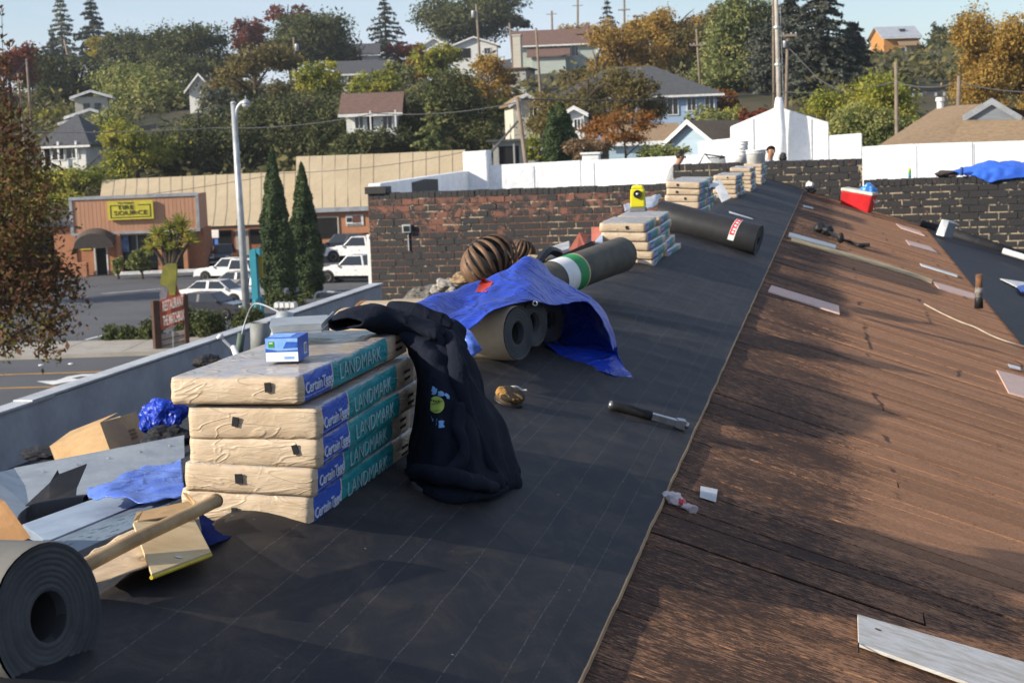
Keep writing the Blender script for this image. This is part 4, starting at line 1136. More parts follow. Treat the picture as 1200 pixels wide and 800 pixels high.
# ------------------------------------------------------------------ the junk on the low side of the ridge
def sheet_prism(name, label, cat, pts, thick, m, group=None, ridge=None):
    P = [AY(*c) for c in pts]
    nrm = (P[1] - P[0]).cross(P[2] - P[0]).normalized() * thick
    q = MB(); q.prism(P, nrm)
    return q.top(name, m, label, cat, group)
# wooden handle
hn = thing('broom_handle', 'round worn wooden handle propped up against the nearest stack', 'handle', AY(88, 668, 3.02))
A, B = AY(82, 672, 2.92), AY(254, 586, 3.50)
q = MB(); q.tube(crom([A, A.lerp(B, .4) + Vector((0, 0, .003)), A.lerp(B, .8), B], 4), [0.0155] * 12 + [0.0165], 14); q.part('shaft', MT['stick'], hn, smooth=True)
q = MB(); q.lathe([(0.0168, -0.004), (0.017, 0.0), (0.0135, 0.006), (0.0, 0.0075)], B, B - A, 14); q.part('butt_end', mat('end_grain', (0.13, 0.085, 0.05), scale=30), hn, smooth=True)
# pale carton with yellow edge
cb = thing('flat_carton', 'flattened pale carton with a yellow rim lying under the wooden handle', 'carton', AY(205, 640, 3.4))
P = [AY(156, 612, 3.40), AY(178, 672, 3.02), AY(247.5, 646, 3.30), AY(232, 600, 3.56)]
P[3] = P[0] + (P[2] - P[1])
nrm = (P[1] - P[0]).cross(P[2] - P[0]).normalized()
if nrm.z < 0: nrm = -nrm
q = MB(); q.prism(P, -nrm * 0.006); q.part('panel', MT['card_light'], cb, bevel=0.001)
for a, b in ((P[1], P[2]), (P[2], P[3])):
    q = MB(); q.tube([a - nrm * 0.008, b - nrm * 0.008], 0.0045, 6); q.part('rim', MT['yellow'], cb)
F = [AY(156, 611, 3.41), AY(232, 599, 3.57), AY(224, 586, 3.66), AY(160, 600, 3.52)]
q = MB(); q.prism(F, (0, 0, -0.003)); q.part('flap', MT['card'], cb)
q = MB(); q.prism([AY(156, 611, 3.41), AY(161, 604, 3.41), AY(168, 598, 3.42), AY(166, 601, 3.42), AY(160, 613, 3.41)], (0, 0.003, 0)); q.part('flap', MT['card_light'], cb)
q = MB(); q.prism([AY(214, 577, 3.6), AY(219, 578, 3.6), AY(229, 588, 3.56), AY(227, 592, 3.56), AY(220, 586, 3.58)], (0, 0.003, 0)); q.part('flap', MT['card'], cb)
q = MB(); q.lathe([(0.0, 0), (0.008, 0.0002), (0.0085, 0.001), (0.0, 0.0012)], P[1].lerp(P[2], .47).lerp(P[0].lerp(P[3], .47), .10) + nrm * 0.001, nrm, 14); q.part('hang_hole', MT['white'], cb)
# empty kraft wrapper with a blue and teal end
wr = thing('torn_wrapper', 'torn empty kraft bundle wrapper spread on the felt beside the big roll', 'wrapper', AY(140, 660, 3.3))
G = cloth_grid([[AY(92, 657, 3.30), AY(120, 640, 3.5), AY(160, 622, 3.7), AY(200, 610, 3.85)], [AY(98, 668, 3.15), AY(130, 655, 3.28), AY(165, 642, 3.42), AY(205, 630, 3.55)], [AY(104, 685, 2.98), AY(135, 676, 3.02), AY(172, 664, 3.12), AY(215, 650, 3.28)]], 8, 0.008, 9, 4)
q = MB(); q.grid(G); o = q.part('paper', MT['kraft'], wr, smooth=True); o.modifiers.new('thick', 'SOLIDIFY').thickness = 0.002
G = cloth_grid([[AY(232, 600, 3.75), AY(256, 612, 3.72), AY(280, 621, 3.72)], [AY(240, 640, 3.42), AY(256, 634, 3.46), AY(270, 628, 3.56)]], 6, 0.008, 12, 4)
q = MB(); q.grid(G); q.part('printed_end', mat('wrapper_blue', (0.003, 0.016, 0.11), rough=0.95, spec=0.05), wr, smooth=True)
G = cloth_grid([[AY(112, 650, 3.62), AY(124, 640, 3.7), AY(140, 632, 3.78)], [AY(118, 651, 3.6), AY(130, 642, 3.68), AY(143, 634, 3.76)]], 4, 0.004, 12, 4)
q = MB(); q.grid(G); q.part('printed_edge', mat('wrapper_teal', (0.01, 0.20, 0.22), rough=0.5), wr, smooth=True)
# galvanised flashing length, trough side towards us
fl_ = thing('metal_flashing', 'long bent galvanised flashing with a turned back lip behind the blue scrap', 'flashing', AY(100, 580, 6.0))
TL, TR, BR, BL = AY(16, 549, 6.35), AY(216, 510.5, 7.0), AY(216, 545, 6.6), AY(33, 594, 5.75)
G = []
for i in range(9):
    u = i / 8
    a = TL.lerp(TR, u); b = BL.lerp(BR, u)
    lip = a + Vector((-0.015, 0.03, -0.012))
    G.append([lip, a + Vector((-.004, .012, .002)), a, a.lerp(b, .12) + Vector((0, -0.004, 0)), a.lerp(b, .6) + Vector((0, 0.004 * math.sin(u * 9), 0)), b])
q = MB(); q.grid(G); o = q.part('long_face', MT['galv'], fl_); o.modifiers.new('t', 'SOLIDIFY').thickness = 0.0015
G = [[AY(-12, 556, 6.0), TL], [AY(-10, 640, 5.1), BL]]
q = MB(); q.grid(G); o = q.part('folded_end', MT['galv'], fl_); o.modifiers.new('t', 'SOLIDIFY').thickness = 0.0015
q = MB(); q.grid([[BL, BR], [BL + Vector((.05, -.14, -.01)), BR + Vector((.02, -.12, -.01))]]); q.part('foot', MT['galv'], fl_)
q = MB()
for k in range(5):
    c = TL.lerp(TR, .15 + .19 * k).lerp(BL.lerp(BR, .15 + .19 * k), .25)
    q.lathe([(0.010, -0.006), (0.009, 0.001), (0, 0.002)], c + Vector((0, -.008, 0)), (0.2, -1, .1), 8)
q.part('nail_heads', MT['steel'], fl_)
# pale blue-grey gutter length in front of it
gt = thing('gutter_length', 'weathered blue grey length of box gutter in front of the galvanised flashing', 'gutter', AY(110, 620, 4.6))
def quad(parts): q = MB(); q.grid(parts); return q
a0_, a1_ = AY(26, 614, 4.9), AY(207, 549, 5.9)
b0_, b1_ = AY(54, 634, 4.5), AY(216, 568, 5.3)
c0_, c1_ = AY(60, 640, 4.4), AY(216, 575, 5.1)
d0_, d1_ = AY(88, 676, 3.95), AY(216, 604, 4.5)
q = MB(); q.hexa([a0_ + Vector((0, 0, -.04)), b0_ + Vector((0, 0, -.02)), b1_ + Vector((0, 0, -.02)), a1_ + Vector((0, 0, -.04)), a0_, b0_, b1_, a1_]); q.part('upper_face', mat('gutter_sheen', (0.36, 0.43, 0.52), (0.28, 0.34, 0.42), scale=9, rough=0.4, metal=0.4), gt, bevel=0.003)
q = MB(); q.hexa([c0_ + Vector((-.01, .02, -.05)), d0_ + Vector((0, .02, -.03)), d1_ + Vector((0, .02, -.03)), c1_ + Vector((-.01, .02, -.05)), c0_, d0_, d1_, c1_])
q.part('lower_face', mat('gutter_speckled', (0.15, 0.20, 0.25), (0.022, 0.022, 0.022), scale=34, rough=0.5, metal=0.2, lo=0.54, hi=0.66), gt, bevel=0.002)
q = MB(); q.hexa([b0_ + Vector((0, 0, -.03)), c0_ + Vector((0, 0, -.03)), c1_ + Vector((0, 0, -.03)), b1_ + Vector((0, 0, -.03)), b0_ - Vector((0, 0, .006)), c0_ - Vector((0, 0, .006)), c1_ - Vector((0, 0, .006)), b1_ - Vector((0, 0, .006))]); q.part('trough', MT['galv_blue'], gt)
# scraps of old felt
pts = [(30, 593, 5.6), (59, 566, 5.75), (68, 551, 5.85), (70, 556, 5.83), (102, 544, 5.95), (90, 572, 5.75), (89, 583, 5.65), (58, 588, 5.6)]
sheet_prism('felt_scrap', 'jagged black scrap of old felt standing against the galvanised flashing', 'felt scrap', pts, 0.004, MT['felt_plain'], None)
q = MB()
P = crom([AY(18, 616, 5.0), AY(24, 600, 5.15), AY(45, 590, 5.35), AY(72, 585, 5.5), AY(98, 582, 5.65)], 5)
G = [[c + Vector((-.02, .1, -.05)) for c in P], [c + Vector((-.01, .05, .0)) for c in P], P, [c + Vector((0.02, -.06, -.03)) for c in P], [c + Vector((0.03, -.10, -.09)) for c in P]]
q.grid(G); o = q.top('felt_scrap', MT['felt_plain'], 'curled strip of old felt lying between the flashing and the gutter length', 'felt scrap', smooth=True)
# brown carton at the frame edge
bc = thing('brown_carton', 'brown corrugated carton flap cut off by the frame beside the big grey roll', 'carton', AY(5, 640, 4.0))
q = MB(); q.prism([AY(-28, 575, 4.0), AY(0, 588, 4.0), AY(31, 631, 3.9), AY(-8, 648, 3.85), AY(-40, 640, 3.9)], (0.01, 0.006, 0.002)); q.part('flap', mat('brown_card', (0.42, 0.23, 0.10), scale=6, rough=0.85), bc)
q = MB(); q.prism([AY(-28, 575, 4.005), AY(-60, 600, 4.4), AY(-60, 660, 4.2), AY(-40, 640, 3.905)], (0.0, 0.006, 0.002)); q.part('side_panel', MT['card'], bc)
# open cardboard box by the parapet
cbx = thing('cardboard_box', 'open brown cardboard box lying tilted near the parapet', 'cardboard box', AY(115, 540, 8.2))
Ya, Yb = 8.2, 9.1
f0, f1, f2, f3 = AY(59, 522, 8.3), AY(66, 540, 8.25), AY(129, 528, 8.15), AY(117, 495, 8.35)
b3, b2 = AY(160, 483, 8.9), AY(170, 516, 8.7)
b0 = f0 + (b3 - f3); b1 = f1 + (b2 - f2)
q = MB(); q.add([f0, f1, f2, f3], [(0, 1, 2, 3)]); q.add([f3, f2, b2, b3], [(0, 1, 2, 3)]); q.add([f0, f1, b1, b0], [(0, 1, 2, 3)]); q.add([f1, f2, b2, b1], [(0, 1, 2, 3)]); q.add([b0, b1, b2, b3], [(0, 1, 2, 3)])
o = q.part('walls', MT['card'], cbx); o.modifiers.new('t', 'SOLIDIFY').thickness = 0.006
topm = (f0 + b0) / 2
q = MB(); q.add([f0, f3, f3 + (b3 - f3) * .48 + Vector((0, 0, .03)), f0 + (b0 - f0) * .5 + Vector((0, 0, .05))], [(0, 1, 2, 3)]); o = q.part('flap', MT['card'], cbx); o.modifiers.new('t', 'SOLIDIFY').thickness = 0.005
q = MB(); q.add([b3, f3 + (b3 - f3) * .55, f0 + (b0 - f0) * .6 + Vector((0, 0, .04)), b0], [(0, 1, 2, 3)]); o = q.part('flap', MT['card_light'], cbx); o.modifiers.new('t', 'SOLIDIFY').thickness = 0.005
xd = (b2 - f2).normalized(); ud = (f3 - f2).normalized()
nn_ = xd.cross(ud)
cc = f2.lerp(b2, .72) + ud * 0.08
if nn_.dot(Vector((0, 0, H)) - cc) < 0: nn_ = -nn_
for r_ in range(3):
    q = MB()
    for k in range(5):
        c = cc + xd * (k - 2) * 0.022 + ud * (r_ - 1) * 0.035 + nn_ * 0.008
        q.prism([c, c + xd * .014, c + xd * .014 + ud * .022, c + ud * .022], nn_ * 0.001)
    q.part('printed_marks', mat('brown_print', (0.22, 0.11, 0.05)), cbx)
# blue tarp scraps
G = cloth_grid([[AY(104, 574, 5.1), AY(140, 560, 5.3), AY(165, 548, 5.5), AY(190, 545, 5.6), AY(212, 536, 5.7)], [AY(103, 580, 4.95), AY(130, 573, 5.0), AY(160, 566, 5.15), AY(188, 562, 5.2), AY(214, 556, 5.3)], [AY(112, 586, 4.9), AY(140, 582, 4.85), AY(168, 588, 4.8), AY(192, 588, 4.85), AY(216, 584, 4.95)]], 9, 0.022, 6, 8)
q = MB(); q.grid(G); o = q.top('tarp_scrap', MT['tarp_pale'], 'crumpled shiny piece of blue tarp poking out beside the nearest stack', 'tarp scrap', smooth=True)
o.modifiers.new('t', 'SOLIDIFY').thickness = 0.003
def crumple(name, label, cat, px, py, Y, w, h, m, seed, flat=0.6):
    c = AY(px, py, Y); s = mpp(px, py, Y)
    bm = bmesh.new(); bmesh.ops.create_icosphere(bm, subdivisions=4, radius=1)
    for v in bm.verts:
        q = v.co.copy()
        d = 1 + 0.45 * (abs(noise.noise(q * 1.3 + Vector((seed, 0, 0)))) - .25) + 0.30 * noise.noise(q * 1.1 + Vector((0, seed, 0))) + 0.16 * (abs(noise.noise(q * 3.4 + Vector((seed, 1, 0)))) - .2) + .05 * noise.noise(q * 9 + Vector((seed, 1, 0)))
        v.co = Vector((q.x * w * s / 2, q.y * w * s / 2 * .8, q.z * h * s / 2)) * d + Vector((0, 0, h * s / 2 * 0.8))
    me = bpy.data.meshes.new(name); bm.to_mesh(me); bm.free()
    me.polygons.foreach_set('use_smooth', [False] * len(me.polygons))
    o = link(name, me, None, c - Vector((0, 0, h * s / 2)), m)
    return tag(o, label, cat)
crumple('tarp_bundle', 'bunched up blue tarp lying by the parapet behind the nearest stack', 'tarp bundle', 190, 483, 8.6, 50, 40, MT['tarp'], 3)
crumple('debris_pile', 'dark heap of torn felt beside the bunched up blue tarp', 'debris', 196, 510, 7.6, 52, 30, MT['felt_plain'], 5)
crumple('debris_pile', 'low dark heap of old roofing torn off behind the cardboard box', 'debris', 60, 528, 9.8, 60, 14, MT['felt_plain'], 9)

# ------------------------------------------------------------------ roof vents and pipes on the low side
finm = mat('turbine_rust', (0.21, 0.125, 0.075), (0.10, 0.065, 0.045), scale=7, rough=0.6, metal=0.35)
def turbine(label, px, py, Y, R, tilt, seed):
    c = AY(px, py, Y)
    t = thing('turbine_vent', label, 'roof vent', c - Vector((0, 0, R * 1.3)), 'turbine vents on the low slope')
    R3 = Matrix.Rotation(tilt, 3, 'Y') @ Matrix.Rotation(-0.15, 3, 'X')
    nf = 18
    for k in range(nf):
        w0 = 2 * math.pi * k / nf
        q = MB(); rows = []
        for i in range(11):
            th = 0.16 + (math.pi - 0.42) * i / 10
            r = R * math.sin(th) ** 0.8; z = R * 0.74 * math.cos(th)
            w = w0 + 0.35 * math.sin(th)
            row = []
            for (dr, dw) in ((0.97, 0.0), (1.03, 0.10), (0.90, 0.19)):
                rad = r * dr
                row.append(c + R3 @ Vector((rad * math.cos(w + dw), rad * math.sin(w + dw), z)))
            rows.append(row)
        q.grid(rows); q.part('fin', finm, t, smooth=True)
    q = MB(); q.lathe([(0.0, R * .78), (R * .3, R * .76), (R * .42, R * .70), (R * .40, R * .66)], c, R3 @ Vector((0, 0, 1)), 20); q.part('cap', finm, t, smooth=True)
    q = MB(); q.lathe([(R * .80, -R * .8), (R * .74, -R * .74), (R * .62, -R * .82), (R * .60, -R * 1.5), (R * .75, -R * 1.7)], c, R3 @ Vector((0, 0, 1)), 20); q.part('collar', MT['rust'], t, smooth=True)
    q = MB(); q.lathe([(R * .5, -R * .7), (R * .5, R * .7)], c, R3 @ Vector((0, 0, 1)), 16); q.part('throat', MT['dark'], t, smooth=True)
turbine('large rusty ribbed turbine vent tilted behind the peak of the blue tarp', 573, 305, 10.8, 0.205, -0.62, 1)
turbine('smaller rusty turbine vent beyond the large tilted one', 612, 293, 14.5, 0.125, 0.35, 2)
# dark stub pipe and pale cone flashing, curved rail
c = AY(303.5, 378, 9.0); b = AY(305, 420, 9.0)
t = thing('stub_pipe', 'short grey stub pipe with a dark open mouth behind the nearest stack', 'pipe', b)
q = MB(); q.lathe([(0.055, 0), (0.054, (c - b).length), (0.048, (c - b).length), (0.046, (c - b).length - .1), (0.0, (c - b).length - .1)], b, c - b, 20); q.part('pipe', mat('stub_grey', (0.22, 0.23, 0.22), scale=8, rough=.6), t, smooth=True)
q = MB(); q.lathe([(0.047, (c - b).length - .09), (0.0, (c - b).length - .01)], b, c - b, 16); q.part('mouth', MT['dark'], t)
b = AY(331, 402, 10.2); c = AY(334, 366, 10.2)
t = thing('pipe_flashing', 'pale cone shaped pipe flashing with a thin bent rod behind the stub pipe', 'pipe flashing', b)
q = MB(); q.lathe([(0.10, 0), (0.085, .05), (0.055, (c - b).length), (0.0, (c - b).length + .01)], b, c - b, 20); q.part('cone', MT['galv'], t, smooth=True)
q = MB(); q.tube(crom([AY(281, 410, 10.6), AY(284, 390, 10.6), AY(290, 370, 10.6), AY(297, 357, 10.5), AY(308, 357, 10.4), AY(328, 366, 10.25)], 5), 0.0065, 7); q.part('bent_rod', MT['lamp_grey'], t, smooth=True)
q = MB(); q.tube([AY(279, 420, 10.6), AY(283, 391, 10.6)], 0.028, 8); q.part('sleeve', mat('green_sleeve', (0.12, 0.16, 0.13), rough=.7), t, smooth=True)
c = AY(262, 404, 8.6)
t = thing('whirlybird_base', 'small white mushroom shaped vent on the slope in front of the parapet', 'roof vent', c - Vector((0, 0, .12)))
q = MB(); q.lathe([(0.06, -.07), (0.05, -.063), (0.018, -.05), (0.016, .012), (0.0, .02)], c + Vector((.06, 0, -.02)), (-0.35, 0, 1), 16); q.part('dome', MT['white'], t, smooth=True)
q = MB(); q.tube([c + Vector((.05, 0, -.02)), c + Vector((-.01, 0, .04))], 0.009, 6); q.part('stem', MT['lamp_grey'], t)
q = MB(); q.lathe([(0.0, 0), (0.02, .006), (0.022, .02), (0, .03)], c + Vector((-.012, 0, .035)), (-.5, 0, 1), 10); q.part('knob', MT['white'], t, smooth=True)
crumple('debris_pile', 'black coil of old felt lying beside the white mushroom vent', 'debris', 245, 422, 8.4, 34, 16, MT['felt_plain'], 12)
c = AY(427, 366, 9.4)
t = thing('hose_coil', 'brown ring of old pipe collar lying behind the hoodie', 'pipe collar', c - Vector((0, 0, .06)))
q = MB(); q.tube([c + Vector((math.cos(w) * .055, 0.02 * math.sin(w), math.sin(w) * .055)) for w in [2 * math.pi * k / 20 for k in range(21)]], 0.02, 8); q.part('ring', MT['rust'], t, smooth=True)
q = MB(); q.tube([c + Vector((0, -.02, 0)), c + Vector((0, .12, 0))], 0.028, 10); q.part('stub', MT['card_light'], t, smooth=True)
# torn pieces behind the rolls
salmon = mat('salmon_sheet', (0.46, 0.16, 0.12), (0.34, 0.10, 0.075), scale=5, rough=.8)
sheet_prism('shingle_scrap', 'upright square salmon pink sheet beside the stack with the yellow level', 'scrap', [(693, 266, 12.2), (706, 266, 12.2), (706, 281, 12.15), (693, 283, 12.15)], 0.03, salmon)
sheet_prism('roof_scrap', 'reddish brown bent sheet leaning in the torn roofing heap', 'scrap', [(667, 292, 11.6), (679, 272, 11.7), (690, 276, 11.7), (686, 288, 11.5), (676, 296, 11.4)], 0.012, mat('red_brown', (0.25, 0.075, 0.05), scale=6))
sheet_prism('roof_scrap', 'crumpled pale grey plastic sheet in the torn roofing heap', 'scrap', [(636, 296, 11.9), (655, 289, 12.0), (668, 285, 12.1), (668, 294, 11.8), (650, 300, 11.6), (638, 304, 11.5)], 0.02, mat('grey_plastic', (0.45, 0.46, 0.46), (0.3, 0.31, 0.31), scale=12, rough=.4))
sheet_prism('roof_scrap', 'bluish torn sheet beside the upright salmon pink sheet', 'scrap', [(697, 283, 11.9), (706, 272, 12.0), (706, 284, 11.8)], 0.01, mat('blue_grey_sheet', (0.28, 0.34, 0.45), rough=.5))
t = thing('batten', 'dark wet batten across the torn roofing heap behind the green banded roll', 'batten', AY(670, 298, 11))
q = MB(); a, b = AY(640, 312, 10.4), AY(694, 287, 11.2); q.tube([a, b], 0.028, 4); q.part('timber', mat('dark_timber', (0.06, 0.03, 0.02), scale=6), t)
q = MB(); a, b = AY(630, 308, 10.6), AY(655, 297, 11.0); q.tube(crom([a, a.lerp(b, .5) + Vector((0, 0, .05)), b], 4), 0.03, 6); q.part('bent_flashing', MT['black'], t)
crumple('debris_pile', 'grey heap of old flashing at the foot of the red brick wall', 'debris', 497, 345, 17, 46, 22, mat('old_debris', (0.16, 0.15, 0.13), (0.05, 0.045, 0.04), scale=20), 21)
crumple('debris_pile', 'pale torn scraps heaped behind the left end of the blue tarp', 'debris', 525, 335, 14, 40, 20, mat('pale_debris', (0.34, 0.31, 0.27), (0.1, 0.09, 0.08), scale=24), 22)
crumple('debris_pile', 'tan and brown torn roofing heaped beside the large turbine vent', 'debris', 545, 325, 13, 34, 14, mat('tan_debris', (0.36, 0.25, 0.14), (0.12, 0.08, 0.05), scale=22), 23)
crumple('debris_pile', 'cream scraps of old roofing between the small turbine and the salmon sheet', 'debris', 628, 303, 13.5, 34, 10, mat('cream_debris', (0.45, 0.36, 0.22), (0.2, 0.12, 0.07), scale=22), 24)
p = AY(620, 308, 12.5)
t = thing('timber_offcut', 'short yellow timber offcut just behind the peak of the blue tarp', 'timber', p)
q = MB(); q.box(p, (0.3, 0.09, 0.05), Matrix.Rotation(-.35, 3, 'Y')); q.part('timber', mat('yellow_timber', (0.5, 0.33, 0.12), scale=8), t)

# ------------------------------------------------------------------ yellow level on the second stack, and other things on stacks
base = Vector((tops[0].x - 0.06, 12.05, tops[0].z + 0.004))
base = AY(748, 248, 12.02)
t = thing('laser_level', 'yellow rotary laser level with a grey foot standing on the second stack', 'laser level', base)
yel = mat('tool_yellow', (0.66, 0.60, 0.02), rough=0.4, bmp=0.05, scale=2)
def taper(c, w0, d0, w1, d1, z0, z1): 
    return [c + Vector(v) for v in ((-w0, -d0, z0), (w0, -d0, z0), (w0, d0, z0), (-w0, d0, z0), (-w1, -d1, z1), (w1, -d1, z1), (w1, d1, z1), (-w1, d1, z1))]
q = MB(); q.hexa(taper(base, .062, .06, .058, .055, 0, .032)); q.part('foot', mat('tool_grey', (0.17, 0.18, 0.19), rough=.6), t, bevel=.006)
q = MB(); q.hexa(taper(base, .055, .05, .050, .045, .034, .17)); q.part('body', yel, t, bevel=.010)
q = MB(); q.hexa(taper(base, .046, .042, .036, .034, .171, .196)); q.part('head', yel, t, bevel=.008)
q = MB(); q.lathe([(.030, 0), (.031, .012), (.024, .016), (.022, .010), (0, .010)], base + Vector((0.004, -.052, .130)), (0, -1, .12), 18); q.part('lens_ring', MT['black'], t, smooth=True)
q = MB(); q.lathe([(.012, .012), (.010, .019), (0, .020)], base + Vector((0.004, -.052, .130)), (0, -1, .12), 12); q.part('lens', MT['galv'], t, smooth=True)
q = MB(); q.box(base + Vector((0, .0, .2)), (.03, .05, .01)); q.part('handle', mat('tool_grey2', (0.5, 0.5, 0.48), rough=.5), t, bevel=.003)
film = mat('clear_film', (0.50, 0.52, 0.55), (0.36, 0.37, 0.40), scale=12, rough=0.22, spec=0.6, bmp=.6, bscale=18, bdist=.01)
def film_sheet(label, pts, seed):
    G = cloth_grid([[AY(*c) for c in r] for r in pts], 7, .02, 8, seed)
    q = MB(); q.grid(G); o = q.top('plastic_film', film, label, 'plastic film', smooth=True); o.modifiers.new('t', 'SOLIDIFY').thickness = .002
film_sheet('crumpled clear film behind the yellow laser level', [[(731, 240, 12.5), (745, 236, 12.8), (768, 228, 13.0), (775, 229, 13.1)], [(732, 247, 12.2), (748, 246, 12.3), (765, 243, 12.5), (772, 237, 12.9)]], 4)
film_sheet('shiny film loosely folded on the third stack from the front', [[(806, 218, 17.3), (815, 214, 17.6), (835, 214, 18.0), (843, 216, 18.2)], [(800, 222, 16.5), (812, 222, 16.6), (828, 221, 16.8), (840, 218, 17.6)]], 6)
sheet_prism('paper_sheet', 'white pointed sheet of paper leaning on a bundle stack near the brick wall', 'paper', [(835, 213, 23.2), (844, 210, 23.4), (856, 232, 22.6), (846, 237, 22.3)], .006, MT['white'])
a = AY(886, 192, 31.9)
t = thing('plastic_bucket', 'translucent white tub standing on the farthest bundle stack', 'bucket', a)
q = MB(); q.lathe([(.17, 0), (.19, .24), (.20, .25), (.20, .27), (.18, .27), (.0, .265)], a, (0, 0, 1), 18); q.part('tub', MT['white'], t, smooth=True)
q = MB(); q.lathe([(.195, .19), (.20, .195), (.20, .21), (.193, .215)], a, (0, 0, 1), 18); q.part('rim_band', MT['tpo_seam'], t)
GBK = 'white buckets nested on the brick wall'
for i in range(2):
    b = AY(868.5, 190, WALLY + .2) + Vector((0.01 * i, 0, i * .16 + .0))
    t = thing('plastic_bucket', ['lower white bucket of the nested pair on the brick wall', 'upper white bucket of the nested pair on the brick wall'][i], 'bucket', b, GBK)
    q = MB(); q.lathe([(.135, 0), (.15, .28), (.0, .281)], b, (0, 0, 1), 18); q.part('tub', MT['white'], t, smooth=True)
    for h_ in (.22, .275):
        q = MB(); q.lathe([(.15, h_), (.16, h_ + .004), (.16, h_ + .018), (.15, h_ + .02)], b, (0, 0, 1), 18); q.part('rim_band', MT['white'], t)
    q = MB(); q.tube([b + Vector((.158 * math.cos(w), -.158 * math.sin(w) * .5 - .1, .24 - .1 * math.sin(w))) for w in [math.pi * k / 8 for k in range(9)]], .004, 5); q.part('handle', MT['steel'], t)
# folded grey canvas chair on the wall
t = thing('folding_chair', 'folded grey camp chair lying on the brick wall beside the buckets', 'chair', AY(833, 196, WALLY + .1))
ch = lambda x, y, d=0: AY(x, y, WALLY + .12 + d)
for pth in ([(819, 193), (826, 180), (838, 195)], [(838, 195), (846, 182), (852, 196)], [(826, 181), (850, 184)], [(822, 194), (852, 195)]):
    q = MB(); q.tube([ch(*p_, .05 * i) for i, p_ in enumerate(pth)], .016, 6); q.part('frame_tube', MT['black'], t)
G = cloth_grid([[ch(829, 185, .1), ch(838, 184, .1), ch(849, 184, .12)], [ch(834, 191, .0), ch(842, 191, -.05), ch(851, 192, 0)], [ch(838, 194, .02), ch(845, 196, 0), ch(852, 196.5, .02)]], 6, .02, 6, 1)
q = MB(); q.grid(G); o = q.part('canvas', mat('grey_canvas', (0.30, 0.32, 0.31), (0.2, 0.22, 0.22), scale=8), t, smooth=True); o.modifiers.new('t', 'SOLIDIFY').thickness = .01

# ------------------------------------------------------------------ loose things on the felt and boards
# hammer
t = thing('hammer', 'roofing hammer with a black rubber grip and bright steel shank lying on the felt', 'hammer', RP(760, 490))
A, B = RP(716, 474, .030), RP(803, 498, .028)
d = (B - A); u = d.normalized(); up_ = Vector((SR, 0, 1)).normalized(); sdv = u.cross(up_)
q = MB()
prof = [(0.0, .013), (.02, .016), (.10, .015), (.22, .0165), (.38, .0145), (.52, .0155), (.545, .014)]
for i, (k, r) in enumerate(prof): pass
q.tube([A + d * k for k, r in prof], [r * 1.3 for k, r in prof], 12); q.part('grip', mat('black_rubber', (.016, .016, .017), rough=.6, bscale=90, bmp=.5), t, smooth=True)
q = MB(); q.lathe([(.0, -.006), (.012, -.005), (.0165, .0), (.0165, .012), (.013, .014)], A - u * .004, u, 14); q.part('grip_end', MT['steel'], t, smooth=True)
q = MB()
c0, c1 = A + d * .54, A + d * .885
ring_ = lambda c, a, b: [c + sdv * a + up_ * b, c - sdv * a + up_ * b, c - sdv * a - up_ * b, c + sdv * a - up_ * b]
q.add(ring_(c0, .0145, .013) + ring_(c1, .0155, .0135), [(0, 1, 5, 4), (1, 2, 6, 5), (2, 3, 7, 6), (3, 0, 4, 7), (3, 2, 1, 0), (4, 5, 6, 7)]); q.part('shank', MT['steel'], t, bevel=.002)
q = MB(); q.add(ring_(A + d * .875, .018, .018) + ring_(A + d * .99, .021, .021), [(0, 1, 5, 4), (1, 2, 6, 5), (2, 3, 7, 6), (3, 0, 4, 7), (3, 2, 1, 0), (4, 5, 6, 7)])
q.part('head', MT['steel'], t, bevel=.003)
q = MB(); q.lathe([(.013, 0), (.014, .012), (.012, .018), (0, .018)], A + d * .985 + sdv * .0, u, 12); q.part('face', MT['steel'], t, smooth=True)
# chalk-line reel / pouch
c = RP(597, 466, 0.024)
t = thing('chalk_reel', 'small worn black and tan chalk reel with its string loose, lying on the felt', 'chalk reel', RP(597, 467))
prf = [(0, -.024), (.05, -.024), (.056, -.02), (.057, -.006), (.054, -.004), (.054, .008), (.057, .01), (.055, .022), (.045, .026), (0, .024)]
q = MB(); q.lathe(prf[:5], c, (.34, -.25, 1), 22); q.part('lower_shell', MT['black'], t, smooth=True)
q = MB(); q.lathe([(.054, -.004), (.054, .008)], c, (.34, -.25, 1), 22); q.f = [f for f in q.f if len(f) == 4]; q.m = [0] * len(q.f); q.part('belt', mat('brown_belt', (.09, .06, .035), (.03, .025, .02), scale=40), t, smooth=True)
q = MB(); q.lathe(prf[6:], c, (.34, -.25, 1), 22)
for v in q.v: v += Vector((0, 0, .004 * noise.noise(v * 40)))
q.part('upper_shell', mat('tan_leather', (.36, .19, .045), (.03, .022, .015), scale=16, lo=.47, hi=.53), t, smooth=True)
q = MB(); q.tube(crom([RP(598, 453, .03), RP(606, 453, .035), RP(612, 457, .012), RP(617, 457, .02)], 4), .0035, 5); q.part('string', MT['white'], t)
